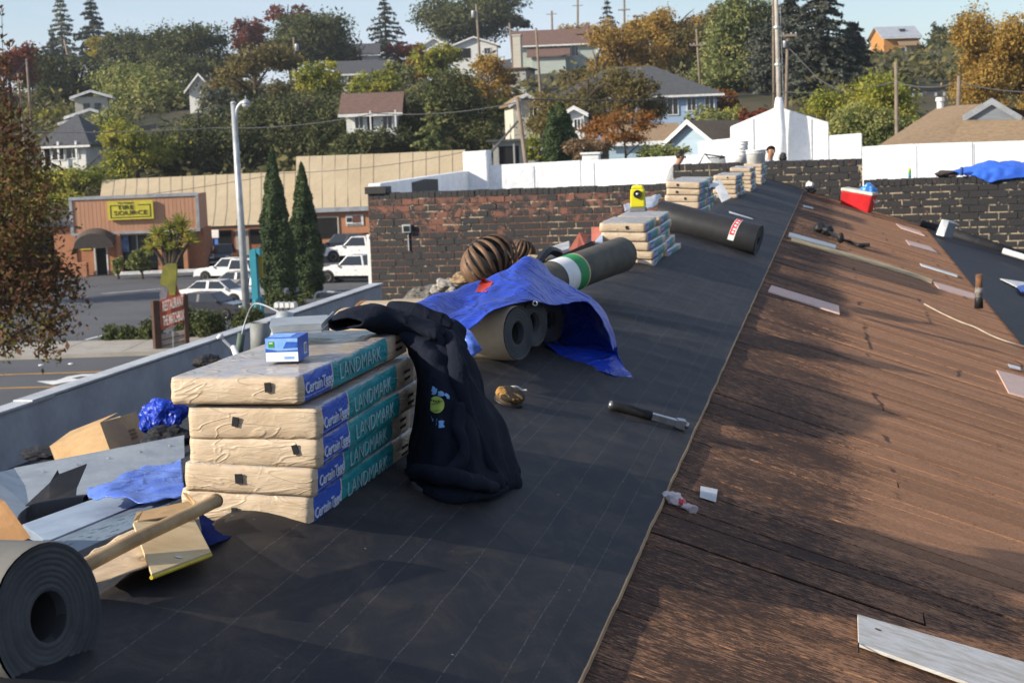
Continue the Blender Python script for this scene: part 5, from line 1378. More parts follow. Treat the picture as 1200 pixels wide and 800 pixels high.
# crumpled wrapper and paper
def flat_scrap(name, label, cat, pts, m, amp, seed, lift=.006, curl=.01):
    P = [RP(x, y, lift + (curl if i % 2 else 0)) for i, (x, y) in enumerate(pts)]
    a, b, c, d = P
    G = cloth_grid([[a, a.lerp(b, .5), b], [a.lerp(d, .5), (a + b + c + d) / 4 + Vector((0, 0, curl * .6)), b.lerp(c, .5)], [d, d.lerp(c, .5), c]], 6, amp, 30, seed)
    q = MB(); q.grid(G); o = q.top(name, m, label, cat, smooth=True); o.modifiers.new('t', 'SOLIDIFY').thickness = .0008; return o
wm = mat('printed_wrapper', (0.55, 0.50, 0.50), (0.50, 0.06, 0.07), scale=26, rough=.4, lo=.52, hi=.58)
t = thing('candy_wrapper', 'twisted red and white food wrapper at the edge of the felt', 'wrapper', RP(796, 588))
P = crom([RP(778, 578, .006), RP(786, 582, .008), RP(796, 588, .002), RP(804, 593, -.003), RP(813, 598, -.004)], 5)
q = MB(); rs = [.010 + .014 * math.sin(min(1, i / (len(P) - 1) * 1.5) * math.pi * .9) ** 2 + (.006 if i > len(P) - 4 else 0) for i in range(len(P))]
q.tube(P, rs, 10)
for v in q.v: v += Vector((noise.noise(v * 60), noise.noise(v * 60 + Vector((4, 0, 0))), .5 * noise.noise(v * 60 + Vector((0, 4, 0))))) * .009
q.part('foil', wm, t)
# planks let into the deck / lying on it
def plank(label, pts, m, up=0.010, th=0.012, name='new_board', cat='board'):
    up -= 0.012
    P = [RP(x, y, up) for x, y in pts]
    q = MB(); q.prism(P, Vector((-SR * .3, 0, -1)).normalized() * th); o = q.top(name, m, label, cat, bevel=.001 if th > .003 else 0); return o
pale = mat('fresh_pine', (0.60, 0.50, 0.41), (0.47, 0.37, 0.28), scale=3, rough=.75, stretch=(1, 14, 14), bmp=.2)
grey_pale = mat('whitewashed_board', (0.68, 0.66, 0.61), (0.50, 0.45, 0.38), scale=4, rough=.75, stretch=(1, 9, 9), bmp=.4)
pink = mat('pinkish_pine', (0.70, 0.50, 0.42), (0.56, 0.38, 0.31), scale=5, rough=.8, stretch=(1, 8, 8))
plank('small square scrap of white paper lying on the brown boards', [(821, 569), (841, 573), (839, 588), (820, 582)], mat('paper_white', (.62, .62, .62)), .0035, .0008, 'paper_scrap', 'paper')
pts = [(1005, 719), (1006, 753), (1260, 844), (1260, 792)]
P = [RP(x, y, .003) for x, y in pts]
nb_ = thing('new_board', 'broad whitewashed new board laid on the brown deck at the corner of the frame', 'board', P[0])
q = MB(); q.prism(P, Vector((-.1, 0, -1)) * .010); q.part('plank', grey_pale, nb_, bevel=.0015)
q = MB(); q.prism([RP(1005.3, 753, .003), RP(1005.3, 764, .002), RP(1007, 764, .002), RP(1007, 754, .003)], (0, 0, .003)); q.part('split_end', MT['dark'], nb_)
q = MB(); a = RP(1029, 737, .0038); q.lathe([(0.0, .0004), (.008, .0003), (.010, 0)], a, (SR, 0, 1), 12); q.part('knot', mat('knot', (.2, .12, .07)), nb_)
GP_ = 'pale patch boards let into the brown deck'
for lab, pts in (('pinkish patch board nearest the felt edge, alone in the middle of the brown deck', [(904, 334), (983, 358), (984, 367), (900, 341)]),
                 ('pale patch board ending behind the rusty pipe stub', [(1092, 329), (1142, 344), (1144, 350), (1101, 338)]),
                 ('upper pale patch board just below the brick wall', [(1050, 262), (1078, 271), (1084, 276), (1056, 267)]),
                 ('pale patch board second below the brick wall', [(1061, 281), (1090, 289), (1099, 296), (1066, 287)]),
                 ('sunlit pale patch board cut off by the right edge of the photo', [(1168, 433), (1240, 452), (1240, 476), (1182, 459)])):
    o = plank(lab, pts, pink, .012, .012); o['group'] = GP_
o = plank('narrow white strip near the edge of the far felt', [(1078, 308.5), (1122, 322), (1122, 324), (1080, 311)], MT['white'], .014, .01, 'wood_strip', 'strip')
plank('short white tab on the boards near the pipe stub', [(1181, 426), (1196, 430), (1196, 433.5), (1183, 430)], MT['white'], .014, .004, 'paper_tab', 'paper')
plank('small pale strip lying by the felt near the brick wall', [(941, 240), (953, 243), (953, 245), (941, 242)], MT['galv'], .014, .004, 'metal_strip', 'strip')
plank('thin white strip on the ridge felt beyond the black roll', [(854, 247), (882, 256), (883, 258), (855, 249)], MT['white'], .02, .006, 'wood_strip', 'strip')
o = plank('bright metal edge strip lying on the boards beyond the felt edge', [(925, 272), (980, 287), (979, 291), (924, 276)], MT['galv'], .03, .02, 'metal_strip', 'strip')
plank('long tan batten lying across the boards behind the pale patch boards', [(928, 278), (985, 293), (1040, 309), (1093, 327), (1092, 331), (1036, 313), (980, 297), (927, 282)], mat('tan_batten', (.54, .40, .21), (.36, .26, .14), scale=6), .016, .014, 'wood_batten', 'batten')
# cord
t = MB(); t.tube(crom([RP(x, y, .010) for x, y in ((1083, 356), (1096, 363), (1110, 370), (1128, 378), (1142, 383), (1160, 392), (1180, 400), (1205, 407))], 5), .006, 6)
t.top('cord', mat('pale_cord', (.55, .47, .36)), 'thin pale cord snaking over the boards towards the right', 'cord', smooth=True)
# tool belt: dark bag with strap
b = RP(965, 268)
tb = thing('tool_belt', 'black tool belt dropped on the boards in front of the red cooler', 'tool belt', b)
for (px, py, w, h_) in ((961, 267, 16, 7), (970, 270, 15, 6), (985, 279, 8, 4)):
    c = RP(px, py, .06); s = mpp(px, py, c.y)
    bm = bmesh.new(); bmesh.ops.create_icosphere(bm, subdivisions=3, radius=1)
    for v in bm.verts:
        d_ = 1 + .3 * noise.noise(v.co * 2 + Vector((px, 0, 0)))
        v.co = Vector((v.co.x * w * s / 2, v.co.y * w * s / 2, v.co.z * .07)) * d_
    me = bpy.data.meshes.new('pouch'); bm.to_mesh(me); bm.free(); me.polygons.foreach_set('use_smooth', [True] * len(me.polygons))
    link('pouch', me, tb, c - b, MT['black'])
q = MB(); q.tube(crom([RP(972, 272, .05), RP(985, 280, .03), RP(996, 283, .02), RP(1008, 288, .02), RP(1018, 287, .03)], 5), .022, 6); q.part('strap', MT['black'], tb, smooth=True)
q = MB(); q.box(RP(1013, 287, .04), (.14, .1, .05)); q.part('buckle', MT['black'], tb, bevel=.01)
# dark shoes / gloves heap with pale scrap at end of felt
crumple('work_gloves', 'heap of black gloves at the far end of the ridge felt', 'gloves', 947, 222, 35.2, 16, 9, MT['black'], 31)
crumple('rag', 'pale crumpled rag on the black gloves at the end of the felt', 'rag', 949, 216, 35.3, 9, 8, MT['white'], 33)
# rusty pipe stub
b = RP(1147, 361); tpp = AY(1147, 321.5, b.y)
t = thing('pipe_stub', 'upright rusty pipe stub with a black boot by the edge of the far felt', 'pipe', b)
L = (tpp - b).length
q = MB(); q.lathe([(.036, L * .40), (.036, L), (.028, L), (.028, L * .9), (0, L * .9)], b, (0.01, 0, 1), 16); q.part('pipe', MT['rust'], t, smooth=True)
q = MB(); q.lathe([(.040, L * .3), (.042, L * .5), (.038, L * .62)], b, (0.01, 0, 1), 16); q.part('scraped_band', mat('pipe_scraped', (.3, .29, .27), (.08, .06, .05), scale=22), t, smooth=True)
q = MB(); q.lathe([(.046, 0), (.044, L * .3), (.040, L * .32)], b, (0.01, 0, 1), 16); q.part('boot', MT['black'], t, smooth=True)
# white bent metal cricket at the wall
t = thing('bent_flashing', 'bent white metal flashing box standing on the far felt by the wall', 'flashing', RP(1108, 276))
f = [AY(1097, 275, 31.8), AY(1104, 257, 32.0), AY(1112, 259, 32.0), AY(1106, 277, 31.6)]
q = MB(); q.prism(f, (0, .03, 0)); q.part('lit_side', MT['white'], t)
f = [AY(1106, 277, 31.6), AY(1112, 259, 32.0), AY(1121, 262, 33.0), AY(1116, 279, 32.4)]
q = MB(); q.prism(f, (0, .03, 0)); q.part('face', MT['galv_blue'], t)  # blue-grey metal stands in for the shaded face of the white sheet
f = [AY(1104, 257, 32.0), AY(1112, 259, 32.0), AY(1124, 263, 33.2), AY(1116, 259, 33.2)]
q = MB(); q.prism(f, (0, 0, -.02)); q.part('top_fold', MT['white'], t)
# white tube, speed square, valley roll
t = MB(); t.tube([AY(1175.5, 294, 30.2), AY(1215, 306, 30.0)], .055, 12)
o = t.top('white_pipe', MT['white'], 'white plastic pipe lying at the foot of the tarred wall', 'pipe', smooth=False); smooth_by_angle(o)
t = thing('paper_bag', 'white pointed paper sheet with blue print on the far felt', 'paper', RP(1190, 335))
q = MB(); q.prism([RP(1172, 327, .03), RP(1206, 332, .05), RP(1206, 340, .04), RP(1192, 337, .03)], (0, 0, .01)); q.part('sheet', MT['white'], t)
q = MB(); q.prism([RP(1192, 337, .05), RP(1206, 334, .06), RP(1206, 345, .05), RP(1197, 343, .05)], (0, 0, .02)); q.part('printed_part', blue, t)
t = MB(); t.tube([RP(1080, 262, .05) + Vector((0, -.2, 0)), RP(1125, 277, .05), RP(1205, 303, .05)], [.08, .12, .11], 10)
t.top('felt_scrap', MT['felt_plain'], 'long dark roll of torn felt along the foot of the tarred wall', 'felt scrap', smooth=True)
# red cooler with lid and blue bag
b = RP(1000, 240)
cl = thing('cooler', 'red cooler with a white lid against the tarred brick wall', 'cooler', b)
redc = mat('cooler_red', (.62, .025, .03), rough=.35, bmp=.03)
R3 = Matrix.Rotation(-.30, 3, 'Z') @ Matrix.Rotation(.19, 3, 'Y')
def CQ(x, y, z): return cc0 + R3 @ Vector((x, y, z))
cc0 = AY(1003.5, 246, 34.4)
w_ = .33
q = MB(); q.hexa([CQ(*v) for v in ((-.30, -.18, 0), (.30, -.18, 0), (.30, .18, 0), (-.30, .18, 0), (-.33, -.21, .36), (.33, -.21, .36), (.33, .21, .36), (-.33, .21, .36))]); q.part('body', redc, cl, bevel=.025)
q = MB(); q.hexa([CQ(*v) for v in ((-.34, -.22, .362), (.34, -.22, .362), (.34, .22, .362), (-.34, .22, .362), (-.33, -.21, .42), (.33, -.21, .42), (.33, .21, .42), (-.33, .21, .42))]); q.part('lid', mat('cooler_lid', (.72, .68, .56), rough=.4, bmp=.03), cl, bevel=.012)
q = MB(); q.tube([CQ(.345, -.1, .28), CQ(.38, -.08, .22), CQ(.38, .08, .22), CQ(.345, .1, .28)], .012, 6); q.part('handle', MT['white'], cl)
crumple('plastic_bag', 'puffed blue plastic bag standing on the red cooler', 'plastic bag', 1017, 223, 34.4, 19, 20, mat('bag_blue', (.06, .26, .68), (.35, .5, .75), scale=9, rough=.25, lo=.55, hi=.62), 41)
# things on the right wall
WT = H - 1.02
G = cloth_grid([[AY(1113, 200, 36.3), AY(1135, 195, 36.4), AY(1160, 189.5, 36.4), AY(1185, 190, 36.4), AY(1225, 189, 36.4)],
                [AY(1122, 205, 36.05), AY(1140, 203, 36.0), AY(1160, 200, 36.0), AY(1186, 199, 36.0), AY(1225, 200, 36.0)],
                [AY(1140, 205.5, 35.95), AY(1150, 209, 35.9), AY(1161, 214, 35.9), AY(1176, 210, 35.9), AY(1225, 206, 35.9)]], 9, .06, 3.0, 2)
q = MB(); q.grid(G); o = q.top('tarp', mat('bright_tarp', (.04, .14, .62), (.03, .10, .5), scale=2, rough=.35), 'bright blue tarp thrown over the top of the tarred wall', 'tarp', smooth=True); o.modifiers.new('t', 'SOLIDIFY').thickness = .01
crumple('dark_jacket', 'dark brown cloth bundled on the wall next to the bright blue tarp', 'jacket', 1110, 203, 36.2, 27, 9, mat('dark_cloth', (.05, .038, .04), scale=8), 44)
b = AY(1066, 208.5, 36.2)
t = thing('spray_bottle', 'small green and yellow bottle standing on the tarred wall', 'bottle', b)
q = MB(); q.lathe([(.030, 0), (.032, .10), (.030, .11)], b, (0, 0, 1), 12); q.part('base_label', mat('bottle_teal', (.05, .35, .33)), t, smooth=True)
q = MB(); q.lathe([(.032, .105), (.032, .17), (.018, .195), (.016, .215), (0, .215)], b, (0, 0, 1), 12); q.part('upper', mat('bottle_lime', (.35, .55, .05)), t, smooth=True)
b = AY(1127, 206, 35.9)
t = thing('blue_post', 'short dark blue can standing in front of the bright tarp on the wall', 'can', b)
q = MB(); q.lathe([(.035, 0), (.036, .17), (.03, .185), (0, .187)], b, (0, 0, 1), 12); q.part('can', mat('can_blue', (.03, .09, .3)), t, smooth=True)

# ------------------------------------------------------------------ the two workers
def person(label, head_top, facing, shirt, pose, floor_z):
    hx, hy, hz = head_top
    t = thing('person', label, 'person', (hx, hy, floor_z))
    h = hz - floor_z
    k = h / 1.75
    fr = Matrix.Rotation(facing, 3, 'Z')
    lean = pose.get('lean', 0.0)
    def W_(x, y, z):
        zz = z * k
        off = max(0, zz - .95 * k) * lean
        return Vector((hx, hy, floor_z)) + fr @ Vector((x * k, y * k - 0 + off * 1.0 - lean * .8 * k, 0)) + Vector((0, 0, zz))
    bm = bmesh.new()
    lay = None
    vs = {}
    def V_(n, p, r): vs[n] = (W_(*p), r * k)
    V_('pel', (0, 0, .95), .15); V_('bel', (0, .01, 1.08), .145); V_('che', (0, .0, 1.28), .165); V_('neckb', (0, 0, 1.43), .085); V_('neck', (0, .01, 1.50), .058)
    V_('head1', (0, .025, 1.58), .078); V_('head2', (0, .02, 1.66), .092); V_('head3', (0, .01, 1.71), .070)
    aL, aR = pose['armL'], pose['armR']
    for s, n, a in ((-1, 'l', aL), (1, 'r', aR)):
        V_(n + 'sh', (s * .185, 0, 1.39), .072); V_(n + 'el', a[0], .048); V_(n + 'wr', a[1], .032); V_(n + 'ha', a[2], .038)
        V_(n + 'hip', (s * .095, 0, .88), .105); V_(n + 'kn', (s * .11, .02, .49), .068); V_(n + 'an', (s * .12, 0, .09), .045); V_(n + 'to', (s * .13, .15, .035), .035)
    order = list(vs)
    bv = {n: bm.verts.new(vs[n][0]) for n in order}
    ed = [('pel', 'bel'), ('bel', 'che'), ('che', 'neckb'), ('neckb', 'neck'), ('neck', 'head1'), ('head1', 'head2'), ('head2', 'head3')]
    for n in 'lr': ed += [('che', n + 'sh'), (n + 'sh', n + 'el'), (n + 'el', n + 'wr'), (n + 'wr', n + 'ha'), ('pel', n + 'hip'), (n + 'hip', n + 'kn'), (n + 'kn', n + 'an'), (n + 'an', n + 'to')]
    for a, b in ed: bm.edges.new((bv[a], bv[b]))
    me = bpy.data.meshes.new('body'); bm.verts.index_update(); bm.to_mesh(me); bm.free()
    o = bpy.data.objects.new('body', me); COL.objects.link(o)
    sk = o.modifiers.new('s', 'SKIN'); sk.use_smooth_shade = True
    for i, n in enumerate(order):
        me.skin_vertices[0].data[i].radius = (vs[n][1], vs[n][1] * (0.78 if n in ('pel', 'bel', 'che') else 1.0) )
    me.skin_vertices[0].data[0].use_root = True
    o.modifiers.new('ss', 'SUBSURF').levels = 2
    dg = bpy.context.evaluated_depsgraph_get()
    m2 = bpy.data.meshes.new_from_object(o.evaluated_get(dg))
    bpy.data.objects.remove(o)
    m2.name = 'body'
    org = ORG[t.name]
    for v in m2.vertices: v.co -= org
    m2.materials.clear()
    skin = mat('skin', (.42, .22, .14), rough=.6, bmp=.05); sm_ = mat('shirt', shirt, rough=.9, scale=9); jm = mat('jeans', (.05, .07, .13), rough=.9)
    for m_ in (skin, sm_, jm): m2.materials.append(m_)
    for p_ in m2.polygons:
        c = fr.inverted() @ p_.center; z = p_.center.z / k
        armd = abs(c.x / k)
        mi = 0 if z > 1.47 else (1 if z > .93 else 2)
        for n in 'lr':
            wv, ev = vs[n + 'wr'][0] - org, vs[n + 'el'][0] - org
            if (p_.center - wv).length < .20 * k or (p_.center - (wv + ev) / 2).length < .10 * k: mi = 0
            for f_ in ():
                pass
        p_.material_index = mi
        p_.use_smooth = True
    body = link('body', m2, t)
    # face and hair
    face = [((0, .125, 1.635), .016, .022, .03, skin, 'nose'), ((-.034, .103, 1.655), .012, .008, .008, MT['black'], 'eye'), ((.034, .103, 1.655), .012, .008, .008, MT['black'], 'eye'), ((0, .103, 1.585), .026, .008, .008, mat('lips', (.3, .12, .1)), 'mouth'), ((-.094, .015, 1.645), .012, .022, .032, skin, 'ear'), ((.094, .015, 1.645), .012, .022, .032, skin, 'ear')]
    for c, a, b_, d_, m_, nm in face:
        bm = bmesh.new(); bmesh.ops.create_uvsphere(bm, u_segments=10, v_segments=8, radius=1)
        for v in bm.verts: v.co = fr @ Vector((v.co.x * a * k, v.co.y * b_ * k, v.co.z * d_ * k)) + W_(*c) - org
        mm = bpy.data.meshes.new(nm); bm.to_mesh(mm); bm.free(); link(nm, mm, t, mats=m_)
    bm = bmesh.new(); bmesh.ops.create_icosphere(bm, subdivisions=4, radius=1)
    for v in list(bm.verts):
        q_ = v.co
        d_ = 1 + .05 * noise.noise(q_ * 5)
        v.co = Vector((q_.x * .104 * d_, q_.y * .112 * d_, q_.z * .098 * d_))
    bmesh.ops.delete(bm, geom=[v for v in bm.verts if v.co.z < -.01 + (.035 if v.co.y > .02 else -.03) + v.co.y * .35], context='VERTS')
    for v in bm.verts: v.co = fr @ (v.co * k) + W_(0, .005, 1.675) - org
    mm = bpy.data.meshes.new('hair'); bm.to_mesh(mm); bm.free(); mm.polygons.foreach_set('use_smooth', [True] * len(mm.polygons)); link('hair', mm, t, mats=mat('hair', (.012, .009, .008), rough=.6, bscale=90))
    # five fingers a hand
    for n in 'lr':
        wv, hv = vs[n + 'wr'][0], vs[n + 'ha'][0]
        d_ = (hv - wv).normalized(); sd2 = d_.cross(Vector((0, .3, 1))).normalized(); nn2 = d_.cross(sd2)
        for j in range(4):
            b_ = hv + d_ * .03 * k + sd2 * (j - 1.5) * .019 * k
            L_ = (.07, .08, .075, .058)[j] * k
            q = MB(); q.tube([b_, b_ + d_ * L_ * .5 + nn2 * .006, b_ + d_ * L_ * .9 + nn2 * .022], [.0095 * k, .009 * k, .007 * k], 6); q.part('finger', skin, t, smooth=True)
        q = MB(); b_ = hv - sd2 * .03 * k; q.tube([b_, b_ - sd2 * .03 * k + d_ * .02 * k, b_ - sd2 * .035 * k + d_ * .05 * k], [.011 * k, .010 * k, .008 * k], 6); q.part('thumb', skin, t, smooth=True)
    return t
person('dark haired worker in a grey T-shirt half hidden behind the pier of the brick wall', AY(799, 178.5, 37.2), math.radians(-80), (.30, .31, .32),
       {'lean': .42, 'armL': [(-.24, .05, 1.12), (-.2, .24, 1.02), (-.18, .31, 1.0)], 'armR': [(.25, .04, 1.10), (.21, .22, .98), (.19, .29, .96)]}, H - 2.05)
person('dark haired worker in a light shirt bending behind the wall below the gable', AY(904, 172, 38.0), math.radians(-150), (.34, .37, .42),
       {'lean': .30, 'armL': [(-.26, .1, 1.14), (-.2, .3, 1.0), (-.18, .37, .97)], 'armR': [(.26, .1, 1.14), (.2, .3, 1.0), (.18, .37, .97)]}, H - 2.05)
crumple('black_bag', 'black bag standing behind the wall beside the bending worker', 'bag', 917.5, 184, 37.2, 9, 12, MT['black'], 51)

# ------------------------------------------------------------------ plants
def leaf_mesh(name, pts, nrm, size, rng, elong=1.3, jitter=0.35):
    n = len(pts)
    d = nrm + rng.normal(0, 0.9, (n, 3)); d /= np.linalg.norm(d, axis=1, keepdims=True) + 1e-9
    t = rng.normal(0, 1, (n, 3)); t -= d * np.sum(t * d, axis=1, keepdims=True); t /= np.linalg.norm(t, axis=1, keepdims=True) + 1e-9
    b = np.cross(d, t)
    s = size * (1 + jitter * rng.normal(0, 1, (n, 1))).clip(.4, 2)
    V = np.stack([pts - t * s * elong, pts - b * s * .62, pts + t * s * elong, pts + b * s * .62], 1).reshape(-1, 3)
    return quads_mesh(name, V)
def quads_mesh(name, V):
    n4 = len(V); n = n4 // 4
    me = bpy.data.meshes.new(name)
    me.vertices.add(n4); me.vertices.foreach_set('co', V.astype(np.float32).ravel())
    me.loops.add(n4); me.loops.foreach_set('vertex_index', np.arange(n4, dtype=np.int32))
    me.polygons.add(n); me.polygons.foreach_set('loop_start', np.arange(0, n4, 4, dtype=np.int32))
    me.update(calc_edges=True)
    return me
def crown_points(rng, blobs, ncl, per, cr, shell=0.72, flat=0.7):
    vol = np.array([b[3] * b[4] * b[5] for b in blobs]); vol = vol ** 0.75; vol /= vol.sum()
    which = rng.choice(len(blobs), ncl, p=vol)
    B = np.array(blobs)[which]
    d = rng.normal(0, 1, (ncl, 3)); d /= np.linalg.norm(d, axis=1, keepdims=True)
    low = d[:, 2] < -0.35
    d[low, 2] *= 0.5
    r = shell + (1 - shell) * rng.random((ncl, 1)); r *= np.where(rng.random((ncl, 1)) < .16, .6, 1) * np.where(rng.random((ncl, 1)) < .12, 1.12, 1)
    C = B[:, :3] + d * B[:, 3:6] * r
    sz = cr * (0.6 + 0.8 * rng.random((ncl, 1)))
    P = C[:, None, :] + rng.normal(0, 1, (ncl, per, 3)) * (sz * np.array([[1, 1, flat]]))[:, None, :] * 0.62
    Nn = np.repeat(d[:, None, :] * .7 + np.array([0, 0, .55]), per, 1)
    return P.reshape(-1, 3), Nn.reshape(-1, 3)
LM = {
 'oak': leafmat('oak_leaves', [(.0288, .0388, .0162), (.0576, .0705, .0253), (.1069, .1164, .0433), (.1749, .1674, .0686)]),
 'green': leafmat('green_leaves', [(.0706, .0950, .0339), (.1552, .1852, .0579), (.2680, .2730, .0870), (.3952, .3562, .1208)]),
 'gold': leafmat('gold_leaves', [(.1293, .0862, .0258), (.2873, .1796, .0431), (.4309, .2729, .0647), (.3448, .2729, .0862)], .35),
 'olive': leafmat('olive_leaves', [(.0715, .0624, .0260), (.1365, .1170, .0416), (.2080, .1625, .0546), (.1690, .0975, .0364)], .3),
 'yellow': leafmat('yellow_leaves', [(.14, .13, .02), (.28, .24, .03), (.42, .33, .04), (.22, .22, .04)], .35),
 'ygreen': leafmat('yellow_green_leaves', [(.0845, .1099, .0203), (.2028, .2281, .0372), (.3549, .3380, .0592), (.4732, .3887, .0676)], .35),
 'red': leafmat('red_leaves', [(.0850, .0187, .0136), (.1615, .0382, .0238), (.2210, .0723, .0340), (.1105, .0425, .0255)], .3),
 'orange': leafmat('orange_leaves', [(.1360, .0510, .0170), (.2550, .1020, .0255), (.3230, .1530, .0425), (.1700, .1020, .0425)], .35),
 'conifer': leafmat('conifer_needles', [(.0242, .0346, .0274), (.0531, .0654, .0492), (.1014, .1077, .0819), (.1448, .1441, .1093)], .12),
 'pine': leafmat('pine_needles', [(.0540, .0735, .0294), (.1226, .1520, .0540), (.2327, .2451, .0858), (.3676, .3063, .1104)], .2),
 'greyg': leafmat('grey_green_leaves', [(.0650, .0715, .0494), (.1300, .1430, .0975), (.2210, .2275, .1560), (.1560, .1560, .1040)], .25),
 'cypress': leafmat('cypress_leaves', [(.0217, .0396, .0174), (.0471, .0731, .0313), (.0816, .1141, .0452), (.1179, .1446, .0592)], .12),
 'nearleaf': leafmat('autumn_maple_leaves', [(.0625, .0688, .0200), (.0938, .0525, .0275), (.1625, .0688, .0350), (.1500, .1438, .0375), (.2125, .1625, .0500)], .35),
 'juniper': leafmat('juniper_leaves', [(.0326, .0487, .0174), (.0761, .0944, .0313), (.1540, .1598, .0557)], .15),
 'dry': leafmat('dry_leaves', [(.13, .085, .045), (.22, .15, .085), (.30, .21, .12)], .25),
}
SEED = [100]
def limbs(q, base, top, r, rng, nb, spread):
    base, top = Vector(base), Vector(top)
    mid = base.lerp(top, .5) + Vector((rng.normal(0, .03), rng.normal(0, .03), 0)) * (top - base).length
    q.tube(crom([base, mid, top], 3), [r * (1 - .75 * i / 6) for i in range(7)], 7)
    for k in range(nb):
        t = .3 + .6 * k / max(1, nb - 1)
        s = base.lerp(mid, t * 2) if t < .5 else mid.lerp(top, (t - .5) * 2)
        a = rng.uniform(0, 6.28)
        L = spread * (1.05 - .55 * t)
        e = s + Vector((math.cos(a) * L, math.sin(a) * L, L * rng.uniform(.35, .9)))
        q.tube([s, s.lerp(e, .55) + Vector((0, 0, L * .06)), e], [r * .45 * (1 - .5 * t), r * .28, r * .08], 5)
def tree(name, label, kind, px, ytop, ybot, wpx, Y, dens=1.0, group=None, style='round', leaf_px=1.5, lean=0, nbl=None, trunk=True, base=None):
    SEED[0] += 1
    rng = np.random.default_rng(SEED[0])
    c = AY(px, (ytop + ybot) / 2, Y); s = mpp(px, (ytop + ybot) / 2, Y)
    if group == 'trees on the hillside' and style in ('round', 'loose'):
        wpx *= 1.22; ybot += (ybot - ytop) * .22
        c = AY(px, (ytop + ybot) / 2, Y)
    W2, H2 = wpx * s / 2, (ybot - ytop) * s / 2
    gz = base if base is not None else terr(c.x, c.y) - .1
    gz = min(gz, c.z - H2 * .6)
    loc = Vector((c.x, c.y, gz))
    t = thing(name, label, 'tree' if 'shrub' not in name and 'hedge' not in name and 'bush' not in name else 'shrub', loc, group)
    cl = c - loc
    lsz = s * leaf_px
    if style == 'round' or style == 'loose':
        nb_ = nbl or (7 if style == 'round' else 10)
        blobs = []
        if style == 'round': blobs.append((cl.x, cl.y, cl.z - H2 * .05, W2 * .74, W2 * .70, H2 * .78))
        for k in range(nb_):
            a = 2 * math.pi * (k + rng.random() * .7) / nb_; zz = rng.uniform(-.55, .66)
            rr_ = math.sqrt(max(.05, 1 - zz * zz)) * rng.uniform(.42, .72)
            f = rng.uniform(.30, .48) if style == 'round' else rng.uniform(.26, .44)
            blobs.append((cl.x + W2 * rr_ * math.cos(a), cl.y + W2 * rr_ * math.sin(a), cl.z + H2 * zz * .85, W2 * f, W2 * f, H2 * f * (1.0 if style == 'round' else .9)))
        area = wpx * (ybot - ytop)
        n = int(area * 2.1 * dens / max(1, leaf_px ** 1.3)) + 500
        ncl = max(40, n // 26)
        P, Nn = crown_points(rng, blobs, ncl, 26, max(W2, H2) * (.115 if style == 'round' else .10), .70 if style == 'round' else .35)
    elif style == 'conifer':
        pts, nr = [], []
        tiers = max(9, int((ybot - ytop) / 5))
        for i in range(tiers):
            f = (i + .5) / tiers
            z = cl.z + H2 - 2 * H2 * f
            R_ = W2 * (f ** (.55 if name == 'cedar_tree' else .85)) * rng.uniform(.78, 1.15) + W2 * .05
            nbr = 6 + int(5 * f)
            for b in range(nbr):
                a = rng.uniform(0, 6.283); L = R_ * rng.uniform(.65, 1.1)
                m = max(6, int(44 * dens * (L / W2) + 8))
                u = rng.random(m) ** .8
                droop = -(u ** 1.5) * L * .22 + u * L * .05
                sidew = rng.normal(0, 1, m) * L * .10 * (1.1 - u)
                pts.append(np.stack([cl.x + math.cos(a) * u * L - math.sin(a) * sidew, cl.y + math.sin(a) * u * L + math.cos(a) * sidew, z + droop + rng.normal(0, .25, m) * H2 / tiers], 1))
                nr.append(np.tile(np.array([math.cos(a) * .3, math.sin(a) * .3, .9]), (m, 1)))
        P = np.concatenate(pts); Nn = np.concatenate(nr)
    elif style == 'column':
        n = int(wpx * (ybot - ytop) * 2.6 * dens) + 600
        u = rng.random(n) ** .9; a = rng.uniform(0, 6.283, n)
        prof = np.minimum(1, (u / .62)) ** .75 * np.where(u > .86, 1 - (u - .86) * 1.7, 1)
        lobes = 1 + .10 * np.sin(a * 5 + u * 9) + .10 * np.sin(a * 3 - u * 21 + 1) + .06 * np.sin(u * 60 + a * 2)
        r = W2 * prof * lobes * (1 - .28 * rng.random(n) ** 2)
        P = np.stack([cl.x + r * np.cos(a), cl.y + r * np.sin(a), cl.z + H2 - 2 * H2 * u + rng.normal(0, .012, n) * H2], 1)
        Nn = np.stack([np.cos(a), np.sin(a), np.full(n, .7)], 1)
    elif style == 'low':
        n = int(wpx * (ybot - ytop) * 3.2 * dens) + 300
        k = max(3, int(wpx / 12))
        cx = rng.uniform(-.8, .8, k)
        blobs = [(cl.x + x * W2, cl.y + rng.uniform(-.5, .5) * W2 * .4, cl.z - H2 * .3, W2 * rng.uniform(.25, .45), W2 * .35, H2 * rng.uniform(.7, 1.25)) for x in cx]
        P, Nn = crown_points(rng, blobs, max(20, n // 20), 20, H2 * .3, .6)
    me = leaf_mesh('crown', P, Nn, lsz, rng, 1.6 if style == 'conifer' else 1.25)
    link('crown', me, t, mats=LM[kind])
    if trunk and style != 'low':
        q = MB()
        tr_ = max(.10, min(W2 * (.055 if style == 'loose' else .08), .5))
        if style in ('conifer', 'column'):
            q.tube([loc, loc + cl + Vector((0, 0, H2 * .92))], [tr_, .04], 7)
        else:
            limbs(q, loc, loc + cl + Vector((0, 0, H2 * .45)), tr_, rng, 9 if style == 'loose' else 6, W2 * .75)
        q.part('trunk', MT['bark'], t)
    return t
HG = 'trees on the hillside'
